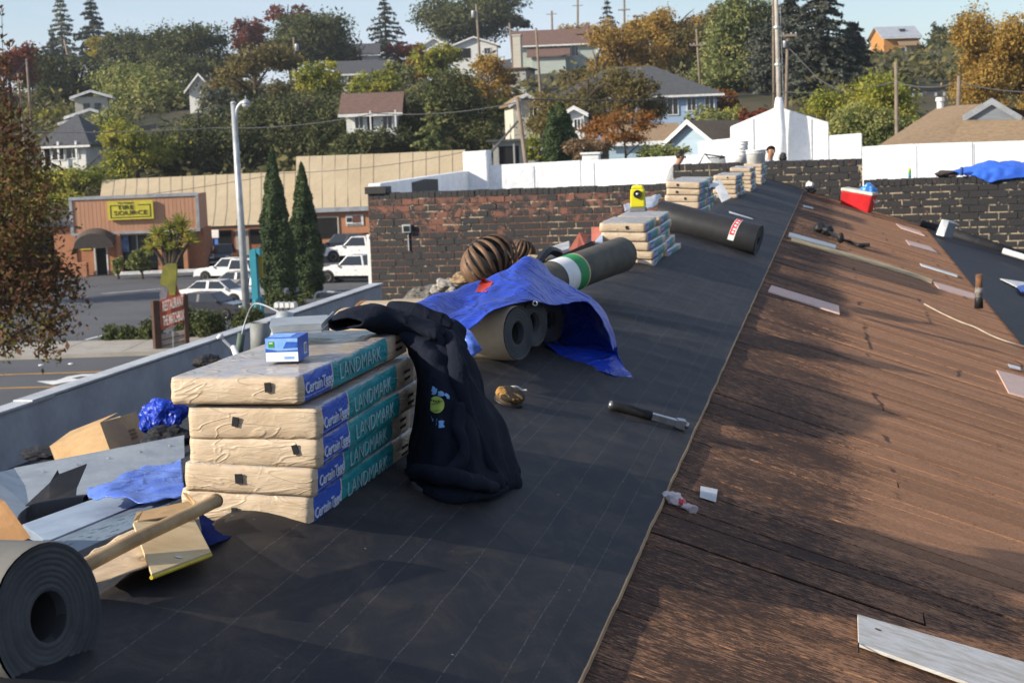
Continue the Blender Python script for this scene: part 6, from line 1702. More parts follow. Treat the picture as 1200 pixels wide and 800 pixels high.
TREES = [
 ('oak_tree', 'dark oak hiding the left end of the white house with stairs', 'oak', 396, 112, 172, 62, 157, 1.3, 'round', 1.5),
 ('oak_tree', 'dark oak filling the gap left of the street lamp head', 'oak', 262, 122, 186, 76, 172, 1.2, 'round', 1.5),
 ('oak_tree', 'rounded dark oak between the white house and the round dark tree', 'oak', 470, 128, 186, 50, 158, 1.2, 'round', 1.5),
 ('golden_tree', 'pale golden tree between the two tall skyline sycamores', 'gold', 758, 4, 100, 84, 232, 1.0, 'loose', 1.4),
 ('golden_tree', 'olive gold crown just left of the big green pine', 'olive', 824, -4, 96, 78, 222, 1.1, 'loose', 1.4),
 ('olive_tree', 'tall olive tan tree rising over the dark hip roof', 'olive', 700, 40, 120, 84, 200, 1.0, 'loose', 1.4),
 ('cedar_tree', 'dark cedar leaning on the layered one behind the flagpole pole', 'conifer', 928, -8, 124, 84, 196, 2.6, 'conifer', 2.0),
 ('cedar_tree', 'lower dark cedar on the right of the layered one', 'conifer', 1000, 26, 128, 70, 192, 2.4, 'conifer', 2.0),
 ('pine_tree', 'tawny pine bough mass left of the flagpole', 'pine', 846, 20, 118, 60, 205, 1.2, 'round', 1.5),
 # name, label, kind, px, ytop, ybot, w, Y, dens, style, leaf
 ('conifer_tree', 'thin grey green conifer with open tiers on the skyline', 'greyg', 72, -4, 66, 52, 395, .8, 'conifer', 1.3),
 ('conifer_tree', 'dense dark conifer beside the thin grey green one', 'conifer', 108, -12, 70, 50, 405, 1.3, 'conifer', 1.4),
 ('conifer_tree', 'low dark spreading conifer under the thin grey green one', 'conifer', 62, 40, 78, 60, 385, 1.2, 'conifer', 1.4),
 ('yellow_tree', 'bright yellow small tree between the dark conifer and the oaks', 'yellow', 122, 40, 66, 40, 360, 1.0, 'round', 1.3),
 ('yellow_tree', 'small yellow green tree below the thin grey green conifer', 'yellow', 52, 64, 88, 26, 300, 1.0, 'round', 1.3),
 ('oak_tree', 'broad dark oak above the beige house with white fascias', 'oak', 92, 58, 128, 104, 250, 1.2, 'round', 1.4),
 ('oak_tree', 'dark oak on the upper slope next to the yellow tree', 'oak', 163, 30, 90, 86, 335, 1.2, 'round', 1.4),
 ('oak_tree', 'wide mid green oak with pale bare limbs in front of the white gable', 'green', 172, 70, 140, 118, 228, 1.1, 'round', 1.4),
 ('oak_tree', 'tall dark oak on the skyline left of the red leaved tree', 'oak', 226, 24, 100, 96, 305, 1.2, 'round', 1.4),
 ('oak_tree', 'dark rounded oak low behind the first dark skyline oak', 'oak', 200, 60, 120, 80, 280, 1.1, 'round', 1.4),
 ('red_maple', 'red leaved tree on the skyline behind the loose golden tree', 'red', 292, 2, 62, 44, 350, .8, 'loose', 1.3),
 ('red_maple', 'thin reddish crown on the skyline behind the biggest dark oak', 'red', 338, -6, 30, 46, 365, .6, 'loose', 1.3),
 ('oak_tree', 'largest dark oak on the skyline with a pole in front', 'oak', 366, 10, 82, 108, 305, 1.3, 'round', 1.4),
 ('golden_tree', 'loose pale golden tree above the street lamp', 'olive', 296, 44, 122, 112, 215, 1.0, 'loose', 1.4),
 ('grey_tree', 'pale grey green wispy tree just left of the street lamp head', 'greyg', 250, 98, 158, 48, 168, .9, 'loose', 1.4),
 ('oak_tree', 'big dark evergreen oak right behind the street lamp and slim cypresses', 'oak', 340, 96, 196, 156, 164, 1.3, 'round', 1.5),
 ('yellow_green_tree', 'yellow green crown topping the big dark evergreen oak', 'ygreen', 374, 74, 112, 56, 175, 1.0, 'round', 1.4),
 ('oak_tree', 'dark tree directly behind the beige shop roof', 'oak', 235, 126, 216, 128, 160, 1.25, 'round', 1.5),
 ('yellow_green_tree', 'mustard and green tree behind the left end of the beige roof', 'ygreen', 162, 138, 216, 84, 152, .9, 'loose', 1.5),
 ('green_tree', 'low olive green crown between the beige house and the mustard tree', 'green', 128, 118, 190, 50, 180, 1.0, 'round', 1.4),
 ('yellow_green_shrub', 'yellow green bushes between the two left houses', 'ygreen', 52, 116, 146, 70, 215, 1.0, 'loose', 1.4),
 ('red_maple', 'deep red maple near the frame edge beside the utility poles', 'red', 12, 46, 132, 56, 235, 1.1, 'loose', 1.4),
 ('green_tree', 'slim green tree right of the deep red maple', 'green', 34, 52, 108, 26, 245, 1.1, 'round', 1.4),
 ('yellow_green_shrub', 'yellow green thicket below the grey roofed bungalow', 'ygreen', 92, 186, 240, 120, 138, .9, 'loose', 1.5),
 ('yellow_green_tree', 'bright yellow green bush above the white house with stairs', 'ygreen', 437, 78, 114, 58, 200, 1.2, 'round', 1.4),
 ('yellow_green_tree', 'small green tree beside the orange one on the slope', 'green', 470, 68, 98, 44, 250, 1.0, 'round', 1.4),
 ('oak_tree', 'large round dark green tree in the middle of the slope', 'oak', 522, 82, 190, 128, 160, 1.3, 'round', 1.5),
 ('conifer_tree', 'olive green conical tree in front of the large round dark one', 'pine', 508, 104, 192, 66, 148, 1.2, 'conifer', 1.5),
 ('orange_tree', 'green and orange tree above the large round dark one', 'ygreen', 512, 50, 96, 48, 235, 1.0, 'round', 1.4),
 ('orange_tree', 'small orange red tree in front of the low white house', 'orange', 490, 62, 92, 22, 240, .9, 'loose', 1.4),
 ('golden_tree', 'loose gold tree below the grey house with a chimney', 'gold', 566, 58, 128, 76, 195, .9, 'loose', 1.4),
 ('conifer_tree', 'tall greyish conifer on the skyline above the red shrub', 'conifer', 452, -2, 76, 72, 330, .9, 'conifer', 1.4),
 ('red_shrub', 'dull red shrub below the tall greyish conifer', 'red', 478, 48, 76, 54, 310, .9, 'loose', 1.3),
 ('cypress_tree', 'wide flat topped dark cypress on the skyline behind a pole', 'oak', 552, -14, 52, 112, 385, 1.3, 'round', 1.4),
 ('cypress_tree', 'wind swept end of the skyline cypress above the brown roofs', 'oak', 602, -4, 34, 40, 390, 1.0, 'loose', 1.4),
 ('dark_shrub', 'dark shrubs below the white house with stairs', 'oak', 432, 148, 190, 92, 150, 1.2, 'round', 1.5),
 ('cypress_tree', 'clump of pointed dense cypresses behind the white parapet', 'cypress', 657, 120, 192, 40, 96, 1.2, 'column', 1.4),
 ('cypress_tree', 'second pointed cypress in the clump behind the white parapet', 'cypress', 648, 126, 192, 22, 95, 1.2, 'column', 1.4),
 ('olive_tree', 'broad thin olive brown tree in front of the blue house', 'olive', 690, 62, 158, 132, 146, .72, 'loose', 1.4),
 ('olive_tree', 'brown half bare tree against the blue house roof', 'olive', 745, 74, 150, 74, 148, .55, 'loose', 1.4),
 ('orange_tree', 'sparse orange leaved tree behind the white parapet', 'orange', 730, 118, 180, 92, 104, .34, 'loose', 1.4),
 ('golden_tree', 'tall golden sycamore in the middle of the hilltop row', 'gold', 726, 14, 104, 84, 215, .9, 'loose', 1.4),
 ('golden_tree', 'tall golden tree next to the big green pine', 'gold', 792, -6, 88, 96, 225, 1.0, 'loose', 1.4),
 ('golden_tree', 'low golden crown on the skyline by the crossed poles', 'gold', 672, 24, 64, 70, 325, .9, 'loose', 1.4),
 ('conifer_tree', 'skeletal thin conifer between the skyline poles', 'conifer', 712, -4, 60, 42, 300, .35, 'conifer', 1.2),
 ('pine_tree', 'big green and tawny pine behind the flagpole', 'pine', 872, -16, 116, 92, 200, 1.3, 'round', 1.5),
 ('pine_tree', 'dark lower boughs of a pine right behind the flagpole', 'conifer', 905, 10, 118, 56, 195, 1.2, 'round', 1.5),
 ('cedar_tree', 'large dark layered cedar left of the wooden hill house', 'conifer', 962, -24, 128, 128, 188, 3.2, 'conifer', 2.0),
 ('yellow_green_tree', 'wide yellow green tree behind the white gable', 'ygreen', 1010, 82, 178, 128, 112, 1.1, 'loose', 1.5),
 ('green_tree', 'darker green lower crown beside the brown hip roof', 'green', 1020, 112, 190, 110, 108, 1.1, 'round', 1.5),
 ('golden_tree', 'very tall golden poplar above the brown hip roof', 'gold', 1162, -14, 134, 106, 130, 1.25, 'loose', 1.5),
 ('golden_tree', 'golden lower crown right of the tall golden poplar', 'gold', 1196, 30, 150, 60, 138, 1.1, 'loose', 1.5),
 ('oak_tree', 'dark round oak beside the wooden hill house', 'oak', 1108, 24, 72, 46, 374, 1.2, 'round', 1.4),
 ('green_tree', 'olive thicket on the bank below the wooden hill house', 'olive', 1090, 94, 112, 58, 240, 1.0, 'loose', 1.4),
 ('red_shrub', 'bright red orange bush at the end of the blue house', 'orange', 851, 102, 132, 30, 172, 1.1, 'round', 1.4),
 ('green_shrub', 'green shrubs below the end of the blue house', 'green', 838, 122, 158, 56, 140, 1.1, 'round', 1.5),
 ('green_shrub', 'bright green shrub beside the red orange bush', 'ygreen', 862, 120, 152, 30, 142, 1.0, 'round', 1.5),
 ('dark_shrub', 'dark bushes behind the white parapet near the worker', 'green', 776, 164, 190, 58, 98, 1.0, 'round', 1.5),
 ('dry_shrub', 'dull red brown shrub at the foot of the white gable', 'red', 882, 122, 160, 34, 120, .7, 'loose', 1.4),
 ('yellow_green_shrub', 'yellow green shrubs below the leaning pole', 'ygreen', 632, 152, 192, 40, 110, .8, 'loose', 1.4),
 ('yellow_green_shrub', 'yellow bush beside the small cream cottage', 'ygreen', 586, 112, 150, 26, 160, .9, 'loose', 1.4),
 ('dry_shrub', 'straw coloured dead bush seen just over the white parapet', 'dry', 690, 160, 190, 60, 90, .8, 'loose', 1.4),
]
for (nm, lab, kind, px, yt, yb, w, Y, dn, st, lp) in TREES:
    tree(nm, lab, kind, px, yt, yb, w, Y, dn, HG, st, lp)
# the slim pair of cypresses by the car park
for lab, px, yt, yb, w, Y, py in (('taller slim dark cypress beside the street lamp', 323, 181, 352, 37, 88, 352), ('slim dark cypress with a bent tip, near the white pickup', 357, 196, 346, 36, 91, 346)):
    t = tree('cypress_tree', lab, 'cypress', px, yt, yb, w, Y, 1.5, 'slim cypresses by the car park', 'column', 1.35, base=0.0)
# hedges of low juniper by the pavement
HJ = 'low juniper bushes along the car park edge'
for lab, px, yt, yb, w, Y in (('low spreading juniper left of the restaurant sign', 152, 376, 400, 66, 68.5), ('low juniper bush between the sign and the lamp post', 238, 360, 394, 56, 69),
                              ('dark juniper at the foot of the lamp post', 270, 358, 392, 60, 69.5), ('juniper mound under the two slim cypresses', 330, 340, 372, 60, 84), ('sprawling juniper beside the four mailboxes', 352, 330, 362, 46, 88), ('small green bush by the parked cars', 292, 358, 378, 24, 74)):
    t = tree('juniper_bush', lab, 'juniper', px, yt, yb, w, Y, 1.2, HJ, 'low', 1.4, base=0.0)
# big near street tree on the left
SEED[0] = 900
rng = np.random.default_rng(77)
loc = GP(-22, 470)
c = AY(10, 305, 47)
loc = Vector((c.x - 1.2, c.y, 0))
t = thing('street_tree', 'autumn street tree with brown and red leaves hanging over the road', 'tree', loc)
s = mpp(10, 305, 47)
blobs = []
def bp(px, py, rx, ry, Y=47):
    p = AY(px, py, Y) - loc; blobs.append((p.x, p.y, p.z, rx * s, rx * s, ry * s))
for a in ((4, 168, 24, 34), (-14, 130, 26, 40), (20, 205, 40, 42), (48, 250, 36, 40), (10, 270, 50, 60), (60, 320, 30, 40), (25, 340, 50, 50), (70, 365, 22, 34), (10, 390, 40, 44), (50, 396, 26, 34), (84, 350, 12, 26), (-30, 300, 60, 110)): bp(*a)
P, Nn = crown_points(rng, blobs, 470, 34, 13 * s, .40, 1.2)
link('crown', leaf_mesh('crown', P, Nn, s * 2.3, rng, 1.25), t, mats=LM['nearleaf'])
tw = []                                                   # upright bare twigs with a few leaves above the crown
q = MB()
limbs(q, loc, AY(-4, 230, 47), .22, rng, 14, 2.2)
for (x0, y0, x1, y1) in ((12, 180, 11, 46), (3, 160, 2, 8), (24, 190, 22, 88), (8, 150, 6, 60), (30, 200, 34, 120)):
    A, B = AY(x0, y0 + 60, 47), AY(x1, y1, 47)
    q.tube([A, A.lerp(B, .5) + Vector((.05, 0, 0)), B], [.03, .018, .008], 4)
    n = 70
    u = rng.random(n) ** .8
    pts = np.array([list(A.lerp(B, float(x)) - loc) for x in u]) + rng.normal(0, .055, (n, 3)) * 1.2
    tw.append(pts)
q.part('trunk', MT['bark'], t)
P = np.concatenate(tw)
link('twig_leaves', leaf_mesh('twig_leaves', P, np.tile(np.array([0, -.5, .5]), (len(P), 1)), s * 2.2, rng), t, mats=LM['nearleaf'])
# a second street tree stands outside the picture and shades the car park
loc = Vector((-51.5, 84.5, 0))
t = thing('street_tree', 'autumn street tree outside the picture that shades the car park', 'tree', loc)
blobs = [(0, 0, 6.0, 3.0, 3.0, 2.0), (1.6, .6, 5.4, 2.0, 2.0, 1.5), (-1.5, -.5, 5.6, 2.2, 2.0, 1.6), (0, .2, 7.4, 2.0, 2.0, 1.5)]
P, Nn = crown_points(rng, blobs, 260, 30, .5, .4)
link('crown', leaf_mesh('crown', P, Nn, .13, rng, 1.25), t, mats=LM['nearleaf'])
q = MB(); limbs(q, loc, loc + Vector((0, 0, 6.2)), .22, rng, 8, 2.2); q.part('trunk', MT['bark'], t)
# yucca in front of the tyre shop
b = GP(200, 328)
t = thing('yucca', 'multi headed yucca with spiky yellow green leaves in front of the shop', 'yucca', b)
rng = np.random.default_rng(3)
for k, (px, py) in enumerate(((186, 274), (200, 268), (214, 272), (192, 285), (222, 283), (206, 290), (180, 290), (212, 262))):
    hd_ = AY(px, py, b.y)
    q = MB(); q.tube(crom([b, b.lerp(hd_, .5) + Vector((0, 0, .25)), hd_], 3), .13, 6); q.part('stem', MT['bark'], t)
    n = 90
    d = rng.normal(0, 1, (n, 3)); d[:, 2] = np.abs(d[:, 2]) * .9 - .25; d /= np.linalg.norm(d, axis=1, keepdims=True)
    L = rng.uniform(.65, 1.05, (n, 1)); sdv2 = np.cross(d, rng.normal(0, 1, (n, 3))); sdv2 /= np.linalg.norm(sdv2, axis=1, keepdims=True)
    o_ = np.array(hd_ - b)
    V = np.stack([o_ + sdv2 * .045 + d * .05, o_ - sdv2 * .045 + d * .05, o_ + d * L * .9 - sdv2 * .02, o_ + d * L + sdv2 * .02], 1).reshape(-1, 3)
    link('leaf_head', quads_mesh('leaf_head', V), t, mats=LM['ygreen'])
for lab, px, yt, yb, w, Yd in (('dark climbing shrub in front of the shop window', 166, 284, 327, 34, 0), ('small green shrub left of the shop window', 138, 298, 327, 14, 0)):
    g_ = GP(px, yb)
    tree('green_shrub', lab, 'green', px, yt, yb, w, g_.y, .8, None, 'round', 1.3, base=0.0)

# ------------------------------------------------------------------ houses on the slope
def wallmat(name, c): return mat(name, c, tuple(x * .88 for x in c), scale=1.2, rough=.85, bmp=.2, bscale=4, stretch=(.4, .4, 5), bdist=.02)
HM = {'beige': wallmat('beige_siding', (.47, .44, .37)), 'grey': wallmat('grey_siding', (.34, .34, .32)), 'whitew': wallmat('white_siding', (.70, .70, .67)), 'cream': wallmat('cream_siding', (.56, .54, .45)),
      'blue': wallmat('blue_siding', (.34, .46, .62)), 'pgreen': wallmat('pale_green_siding', (.42, .47, .42)), 'wood': wallmat('raw_cedar', (.48, .23, .07)), 'lblue': wallmat('light_blue_siding', (.36, .47, .55)),
      'r_grey': mat('grey_shingle_roof', (.085, .088, .095), (.06, .062, .068), scale=3, rough=.9), 'r_brown': mat('brown_shingle_roof', (.17, .105, .085), (.12, .075, .06), scale=3, rough=.9),
      'r_tan': mat('tan_shingle_roof', (.30, .21, .125), (.22, .15, .09), scale=5, rough=.9), 'r_dark': mat('dark_shingle_roof', (.045, .048, .055), scale=3, rough=.9),
      'r_metal': mat('metal_roof', (.50, .53, .56), scale=3, rough=.4, metal=.3)}
HP = []
def house(name, label, px, pybase, wpx, hpx, rhpx, Y, wall, roof_, style='gable_side', depth=8.0, rot=0.0, wins=(), overhang=.5, trim='white', extra=None, door=None, cat='house'):
    """wall box seen at a pixel; roof styles: gable_side (ridge across the view), gable_front, hip, flat"""
    c = AY(px, pybase, Y); s = mpp(px, pybase, Y)
    w, h, rh = wpx * s, hpx * s, rhpx * s
    HP.append((c.x, c.y, w))
    t = thing(name, label, cat, c)
    fr = Matrix.Rotation(YAW * 0 + rot + math.atan2(-c.x, c.y) * .6, 3, 'Z')
    Q = lambda x, y, z: c + fr @ Vector((x, y, z))
    q = MB(); q.hexa([Q(-w / 2, 0, -4), Q(w / 2, 0, -4), Q(w / 2, depth, -4), Q(-w / 2, depth, -4), Q(-w / 2, 0, h), Q(w / 2, 0, h), Q(w / 2, depth, h), Q(-w / 2, depth, h)])
    if style == 'gable_front': q.add([Q(-w / 2, 0, h), Q(w / 2, 0, h), Q(0, 0, h + rh)], [(0, 1, 2)]); q.add([Q(-w / 2, depth, h), Q(w / 2, depth, h), Q(0, depth, h + rh)], [(0, 2, 1)])
    if style == 'gable_side':
        for x in (-w / 2, w / 2): q.add([Q(x, 0, h), Q(x, depth, h), Q(x, depth / 2, h + rh)], [(0, 1, 2)])
    q.part('wall', HM[wall], t)
    o_ = overhang; th = .16
    def slab(pts, nm='roof', m=None):
        q = MB(); P = [Q(*p) for p in pts]; n_ = (P[1] - P[0]).cross(P[2] - P[0]).normalized()
        if n_.z < 0: n_ = -n_
        q.prism([p + n_ * .02 for p in P], n_ * th); return q.part(nm, m or HM[roof_], t)
    k = rh / (w / 2) if style == 'gable_front' else rh / (depth / 2)
    if style == 'gable_side':
        slab([(-w / 2 - o_, -o_, h - o_ * k), (w / 2 + o_, -o_, h - o_ * k), (w / 2 + o_, depth / 2, h + rh), (-w / 2 - o_, depth / 2, h + rh)])
        slab([(-w / 2 - o_, depth + o_, h - o_ * k), (w / 2 + o_, depth + o_, h - o_ * k), (w / 2 + o_, depth / 2 + .02, h + rh), (-w / 2 - o_, depth / 2 + .02, h + rh)])
        q = MB(); q.hexa([Q(-w / 2 - o_, -o_ - .06, h - o_ * k - .16), Q(w / 2 + o_, -o_ - .06, h - o_ * k - .16), Q(w / 2 + o_, -o_ - .005, h - o_ * k - .16), Q(-w / 2 - o_, -o_ - .005, h - o_ * k - .16)] + [Q(-w / 2 - o_, -o_ - .06, h - o_ * k + .14), Q(w / 2 + o_, -o_ - .06, h - o_ * k + .14), Q(w / 2 + o_, -o_ - .005, h - o_ * k + .14), Q(-w / 2 - o_, -o_ - .005, h - o_ * k + .14)]); q.part('fascia', MT[trim], t)
    elif style == 'gable_front':
        for sg in (-1, 1):
            slab([(sg * (w / 2 + o_), -o_, h - o_ * k), (sg * (w / 2 + o_), depth + o_, h - o_ * k), (sg * .01, depth + o_, h + rh), (sg * .01, -o_, h + rh)])
            a, b = Q(sg * (w / 2 + o_), -o_ - .06, h - o_ * k - .12), Q(0, -o_ - .06, h + rh - .10)
            q = MB(); q.prism([a, b, b + Vector((0, 0, .34)), a + Vector((0, 0, .34))], fr @ Vector((0, .055, 0))); q.part('barge_board', MT[trim], t)
    elif style == 'hip':
        r0 = max(.1, w / 2 - depth / 2)
        A = [(-w / 2 - o_, -o_, h - o_ * k), (w / 2 + o_, -o_, h - o_ * k), (w / 2 + o_, depth + o_, h - o_ * k), (-w / 2 - o_, depth + o_, h - o_ * k)]
        r1, r2 = (-r0, depth / 2, h + rh), (r0, depth / 2, h + rh)
        q = MB(); q.add([Q(*p) for p in A + [r1, r2]], [(0, 1, 5, 4), (1, 2, 5), (2, 3, 4, 5), (3, 0, 4), (3, 2, 1, 0)]); q.part('roof', HM[roof_], t)
        q = MB(); q.prism([Q(-w / 2 - o_, -o_ - .05, h - o_ * k - .22), Q(w / 2 + o_, -o_ - .05, h - o_ * k - .22), Q(w / 2 + o_, -o_ - .05, h - o_ * k - .01), Q(-w / 2 - o_, -o_ - .05, h - o_ * k - .01)], fr @ Vector((0, .05, 0))); q.part('fascia', MT[trim], t)
    else:
        slab([(-w / 2 - o_, -o_, h), (w / 2 + o_, -o_, h), (w / 2 + o_, depth + o_, h), (-w / 2 - o_, depth + o_, h)])
    for (x0, z0, x1, z1) in wins:                       # windows as fractions of wall width and height
        xa_, xb_ = (x0 - .5) * w, (x1 - .5) * w; za, zb_ = z0 * h, z1 * h
        q = MB(); q.prism([Q(xa_, -.05, za), Q(xb_, -.05, za), Q(xb_, -.05, zb_), Q(xa_, -.05, zb_)], fr @ Vector((0, .045, 0))); wi = q.part('window', MT['glass'], t)
        q = MB(); f = .09
        for (a0, b0, a1, b1) in ((xa_ - f, za - f, xb_ + f, za), (xa_ - f, zb_, xb_ + f, zb_ + f), (xa_ - f, za, xa_, zb_), (xb_, za, xb_ + f, zb_), ((xa_ + xb_) / 2 - .03, za, (xa_ + xb_) / 2 + .03, zb_)):
            q.prism([Q(a0, -.10, b0), Q(a1, -.10, b0), Q(a1, -.10, b1), Q(a0, -.10, b1)], fr @ Vector((0, .098, 0)))
        q.part('frame', MT['white'], wi)
    if door:
        x0, x1, z1 = door
        q = MB(); q.prism([Q((x0 - .5) * w, -.05, .02), Q((x1 - .5) * w, -.05, .02), Q((x1 - .5) * w, -.05, z1 * h), Q((x0 - .5) * w, -.05, z1 * h)], fr @ Vector((0, .045, 0))); q.part('door', MT['dark'], t)
    if extra: extra(t, Q, w, h, rh, depth)
    return t
def boxpart(t, Q, nm, m, x0, y0, z0, x1, y1, z1):
    q = MB(); q.hexa([Q(x0, y0, z0), Q(x1, y0, z0), Q(x1, y1, z0), Q(x0, y1, z0), Q(x0, y0, z1), Q(x1, y0, z1), Q(x1, y1, z1), Q(x0, y1, z1)]); return q.part(nm, m, t)
def ex_porch(t, Q, w, h, rh, d):
    boxpart(t, Q, 'porch_post', MT['white'], .30 * w, -.6, -.2, .34 * w, -.45, h); boxpart(t, Q, 'porch_post', MT['white'], -.1 * w, -.6, -.2, -.06 * w, -.45, h)
    for i in range(6): boxpart(t, Q, 'side_batten', MT['white'], w / 2 + .02, .6 + i * .8, 0, w / 2 + .06, .75 + i * .8, h)
house('grey_bungalow', 'grey roofed bungalow with a white porch behind the autumn street tree', 76, 194, 50, 26, 30, 158, 'whitew', 'r_grey', 'hip', 9, -.18, [(.25, .25, .5, .8), (.56, .3, .82, .85)], .7, extra=ex_porch, door=(.06, .18, .85))
def ex_bung(t, Q, w, h, rh, d):
    # second lower gable at the front left and clerestory gable on top
    boxpart(t, Q, 'porch_wall', HM['beige'], -w * .78, -1.2, -3, -w * .05, 3, h * .62)
    for (x0, x1, y0, z0, z1) in ((-w * .86, w * .02, -1.7, h * .66, h * .82),):
        for sg in (0, 1):
            xm = (x0 + x1) / 2
            a, b = ((x0, xm) if sg == 0 else (x1, xm))
            q = MB(); q.prism([Q(a, y0, z0), Q(b, y0, z1), Q(b, y0, z1 + .3), Q(a, y0, z0 + .3)], Q(0, 4.5, 0) - Q(0, 0, 0)); q.part('porch_roof', MT['white'], t)
    boxpart(t, Q, 'porch_opening', MT['dark'], -w * .62, -1.26, h * .12, -w * .12, -1.21, h * .50)
    boxpart(t, Q, 'upper_wall', HM['beige'], -w * .42, 2.0, h, w * .46, 7, h * 1.75)
    for a, b in ((-w * .55, w * .02), (w * .6, w * .02)):
        q = MB(); q.prism([Q(a, 1.4, h * 1.66), Q(b, 1.4, h * 1.92), Q(b, 1.4, h * 1.92 + .32), Q(a, 1.4, h * 1.66 + .32)], Q(0, 6.4, 0) - Q(0, 0, 0)); q.part('upper_roof', MT['white'], t)
    for x in (-.2, .1): 
        boxpart(t, Q, 'upper_window', MT['glass'], w * x, 1.94, h * 1.15, w * (x + .18), 1.99, h * 1.5)
house('beige_house', 'beige two storey house with broad white fascias and stacked low gables', 108, 166, 40, 28, 6, 188, 'beige', 'r_grey', 'gable_front', 9, .12, [(.3, .3, .52, .72), (.58, .3, .82, .72), (.86, .3, .97, .72)], .9, extra=ex_bung)
house('gabled_house', 'pale house with a steep white edged gable between the oaks', 235, 120, 24, 16, 14, 214, 'whitew', 'r_grey', 'gable_front', 12, -.05, [(.55, .1, .85, .75)], .6)
house('gabled_house', 'half hidden pale gables behind the loose golden tree', 296, 122, 30, 14, 10, 222, 'beige', 'r_grey', 'gable_front', 10, .2, [(.3, .2, .6, .7)], .6)
house('grey_roof_house', 'low house with a grey roof above the yellow green bush', 428, 100, 62, 14, 14, 262, 'beige', 'r_grey', 'gable_side', 8, .1, [(.02, .2, .12, .8), (.2, .2, .3, .8)])
house('grey_roof_house', 'small grey roofed house half hidden on the skyline', 428, 74, 30, 10, 12, 320, 'whitew', 'r_grey', 'gable_side', 7, .1, [(.1, .2, .4, .8)])
def ex_stair(t, Q, w, h, rh, d):
    n = 9
    for i in range(n): boxpart(t, Q, 'stair_tread', MT['white'], -w * .5 - .3 + i * .42 - 1.6, -1.6, -2.6 + i * .30, -w * .5 - .3 + i * .42 - 1.15, -.5, -2.52 + i * .30)
    q = MB(); q.tube([Q(-w * .5 - 2.0, -1.65, -1.7), Q(-w * .5 + 1.9, -1.65, 1.1)], .07, 5); q.part('handrail', MT['white'], t)
    q = MB(); q.tube([Q(-w * .5 - 2.0, -1.65, -2.6), Q(-w * .5 + 1.9, -1.65, .2)], .12, 5); q.part('stair_string', MT['white'], t)
    boxpart(t, Q, 'balcony', MT['white'], -w * .05, -1.7, -.1, w * .55, -.1, .08)
    for i in range(9): boxpart(t, Q, 'baluster', MT['white'], -w * .04 + i * w * .07, -1.7, .08, -w * .04 + i * w * .07 + .06, -1.64, .95)
    boxpart(t, Q, 'handrail', MT['white'], -w * .05, -1.72, .95, w * .55, -1.62, 1.05)
    for x in (.0, .5): boxpart(t, Q, 'post', MT['white'], w * x, -1.7, -3, w * x + .14, -1.56, h)
house('white_house', 'white house with brown roof, balcony and outside stairs', 436, 166, 56, 34, 20, 152, 'whitew', 'r_brown', 'gable_side', 7, .03, [(.18, .45, .34, .82), (.74, .42, .92, .82)], .7, extra=ex_stair, door=(.42, .54, .9))
house('low_house', 'low white gabled house on the crest with a dark garage mouth', 556, 68, 52, 14, 9, 330, 'whitew', 'r_grey', 'gable_front', 10, .05, [(.72, .3, .86, .75)], .6, door=(.08, .42, .8))
house('low_house', 'small pale gable at the left of the low white house', 509, 64, 28, 10, 8, 332, 'whitew', 'r_grey', 'gable_front', 8, .05, [(.3, .2, .6, .7)], .4)
def ex_wing(t, Q, w, h, rh, d):
    boxpart(t, Q, 'wing_wall', HM['pgreen'], -w * .3, -4, -3, w * .12, 0, h * .3)
    q = MB(); q.prism([Q(-w * .36, -4.6, h * .28), Q(w * .18, -4.6, h * .28), Q(w * .18, .2, h * .75), Q(-w * .36, .2, h * .75)], (0, 0, .2)); q.part('wing_roof', HM['r_brown'], t)
    q = MB(); q.add([Q(w * .25, d * .2, h + rh * .6), Q(w * .55, d * .2, h + rh * .6), Q(w * .55, d * .9, h + rh * .6), Q(w * .25, d * .9, h + rh * .6), Q(w * .4, d * .5, h + rh * 1.5)], [(0, 1, 4), (1, 2, 4), (2, 3, 4), (3, 0, 4)]); q.part('hip_cap', HM['r_brown'], t)
house('brown_roof_house', 'long brown roofed house with pale green walls on the crest', 652, 75, 92, 24, 16, 300, 'pgreen', 'r_brown', 'gable_side', 9, .05, [(.42, .35, .52, .85), (.56, .35, .64, .85), (.7, .35, .78, .85)], .8, extra=ex_wing)
def ex_chim(t, Q, w, h, rh, d): 
    boxpart(t, Q, 'chimney', HM['beige'], -w * .1, 1, h, w * .25, 2.6, h + 4.6)
    boxpart(t, Q, 'chimney_cap', HM['beige'], -w * .13, .9, h + 4.6, w * .28, 2.7, h + 4.8)
house('grey_house', 'plain grey stucco house with a tall square chimney', 604, 112, 26, 30, 3, 225, 'grey', 'r_brown', 'flat', 8, -.1, [], .5, extra=ex_chim)
house('sloping_shed', 'low roofed shed in front of the grey chimney house', 582, 104, 30, 22, 10, 228, 'grey', 'r_grey', 'gable_side', 8, .1, [(.1, .3, .4, .7)], .4)
house('cream_cottage', 'tiny cream cottage with a white bay window beside the leaning pole', 617, 146, 30, 24, 9, 150, 'cream', 'r_tan', 'gable_front', 7, .2, [(.64, .35, .92, .85), (.2, .5, .3, .9)], .45)
def ex_carport(t, Q, w, h, rh, d):
    for x in (-.45, -.15, .15, .45): boxpart(t, Q, 'post', HM['grey'], w * x, -.3, -3, w * x + .14, -.16, h)
house('carport', 'flat roofed carport with a pale fascia behind the leaning pole', 612, 192, 66, 26, 3, 128, 'grey', 'r_grey', 'flat', 6, .05, [(.55, .3, .7, .7)], .5, extra=ex_carport, cat='carport', door=(.1, .45, .8))
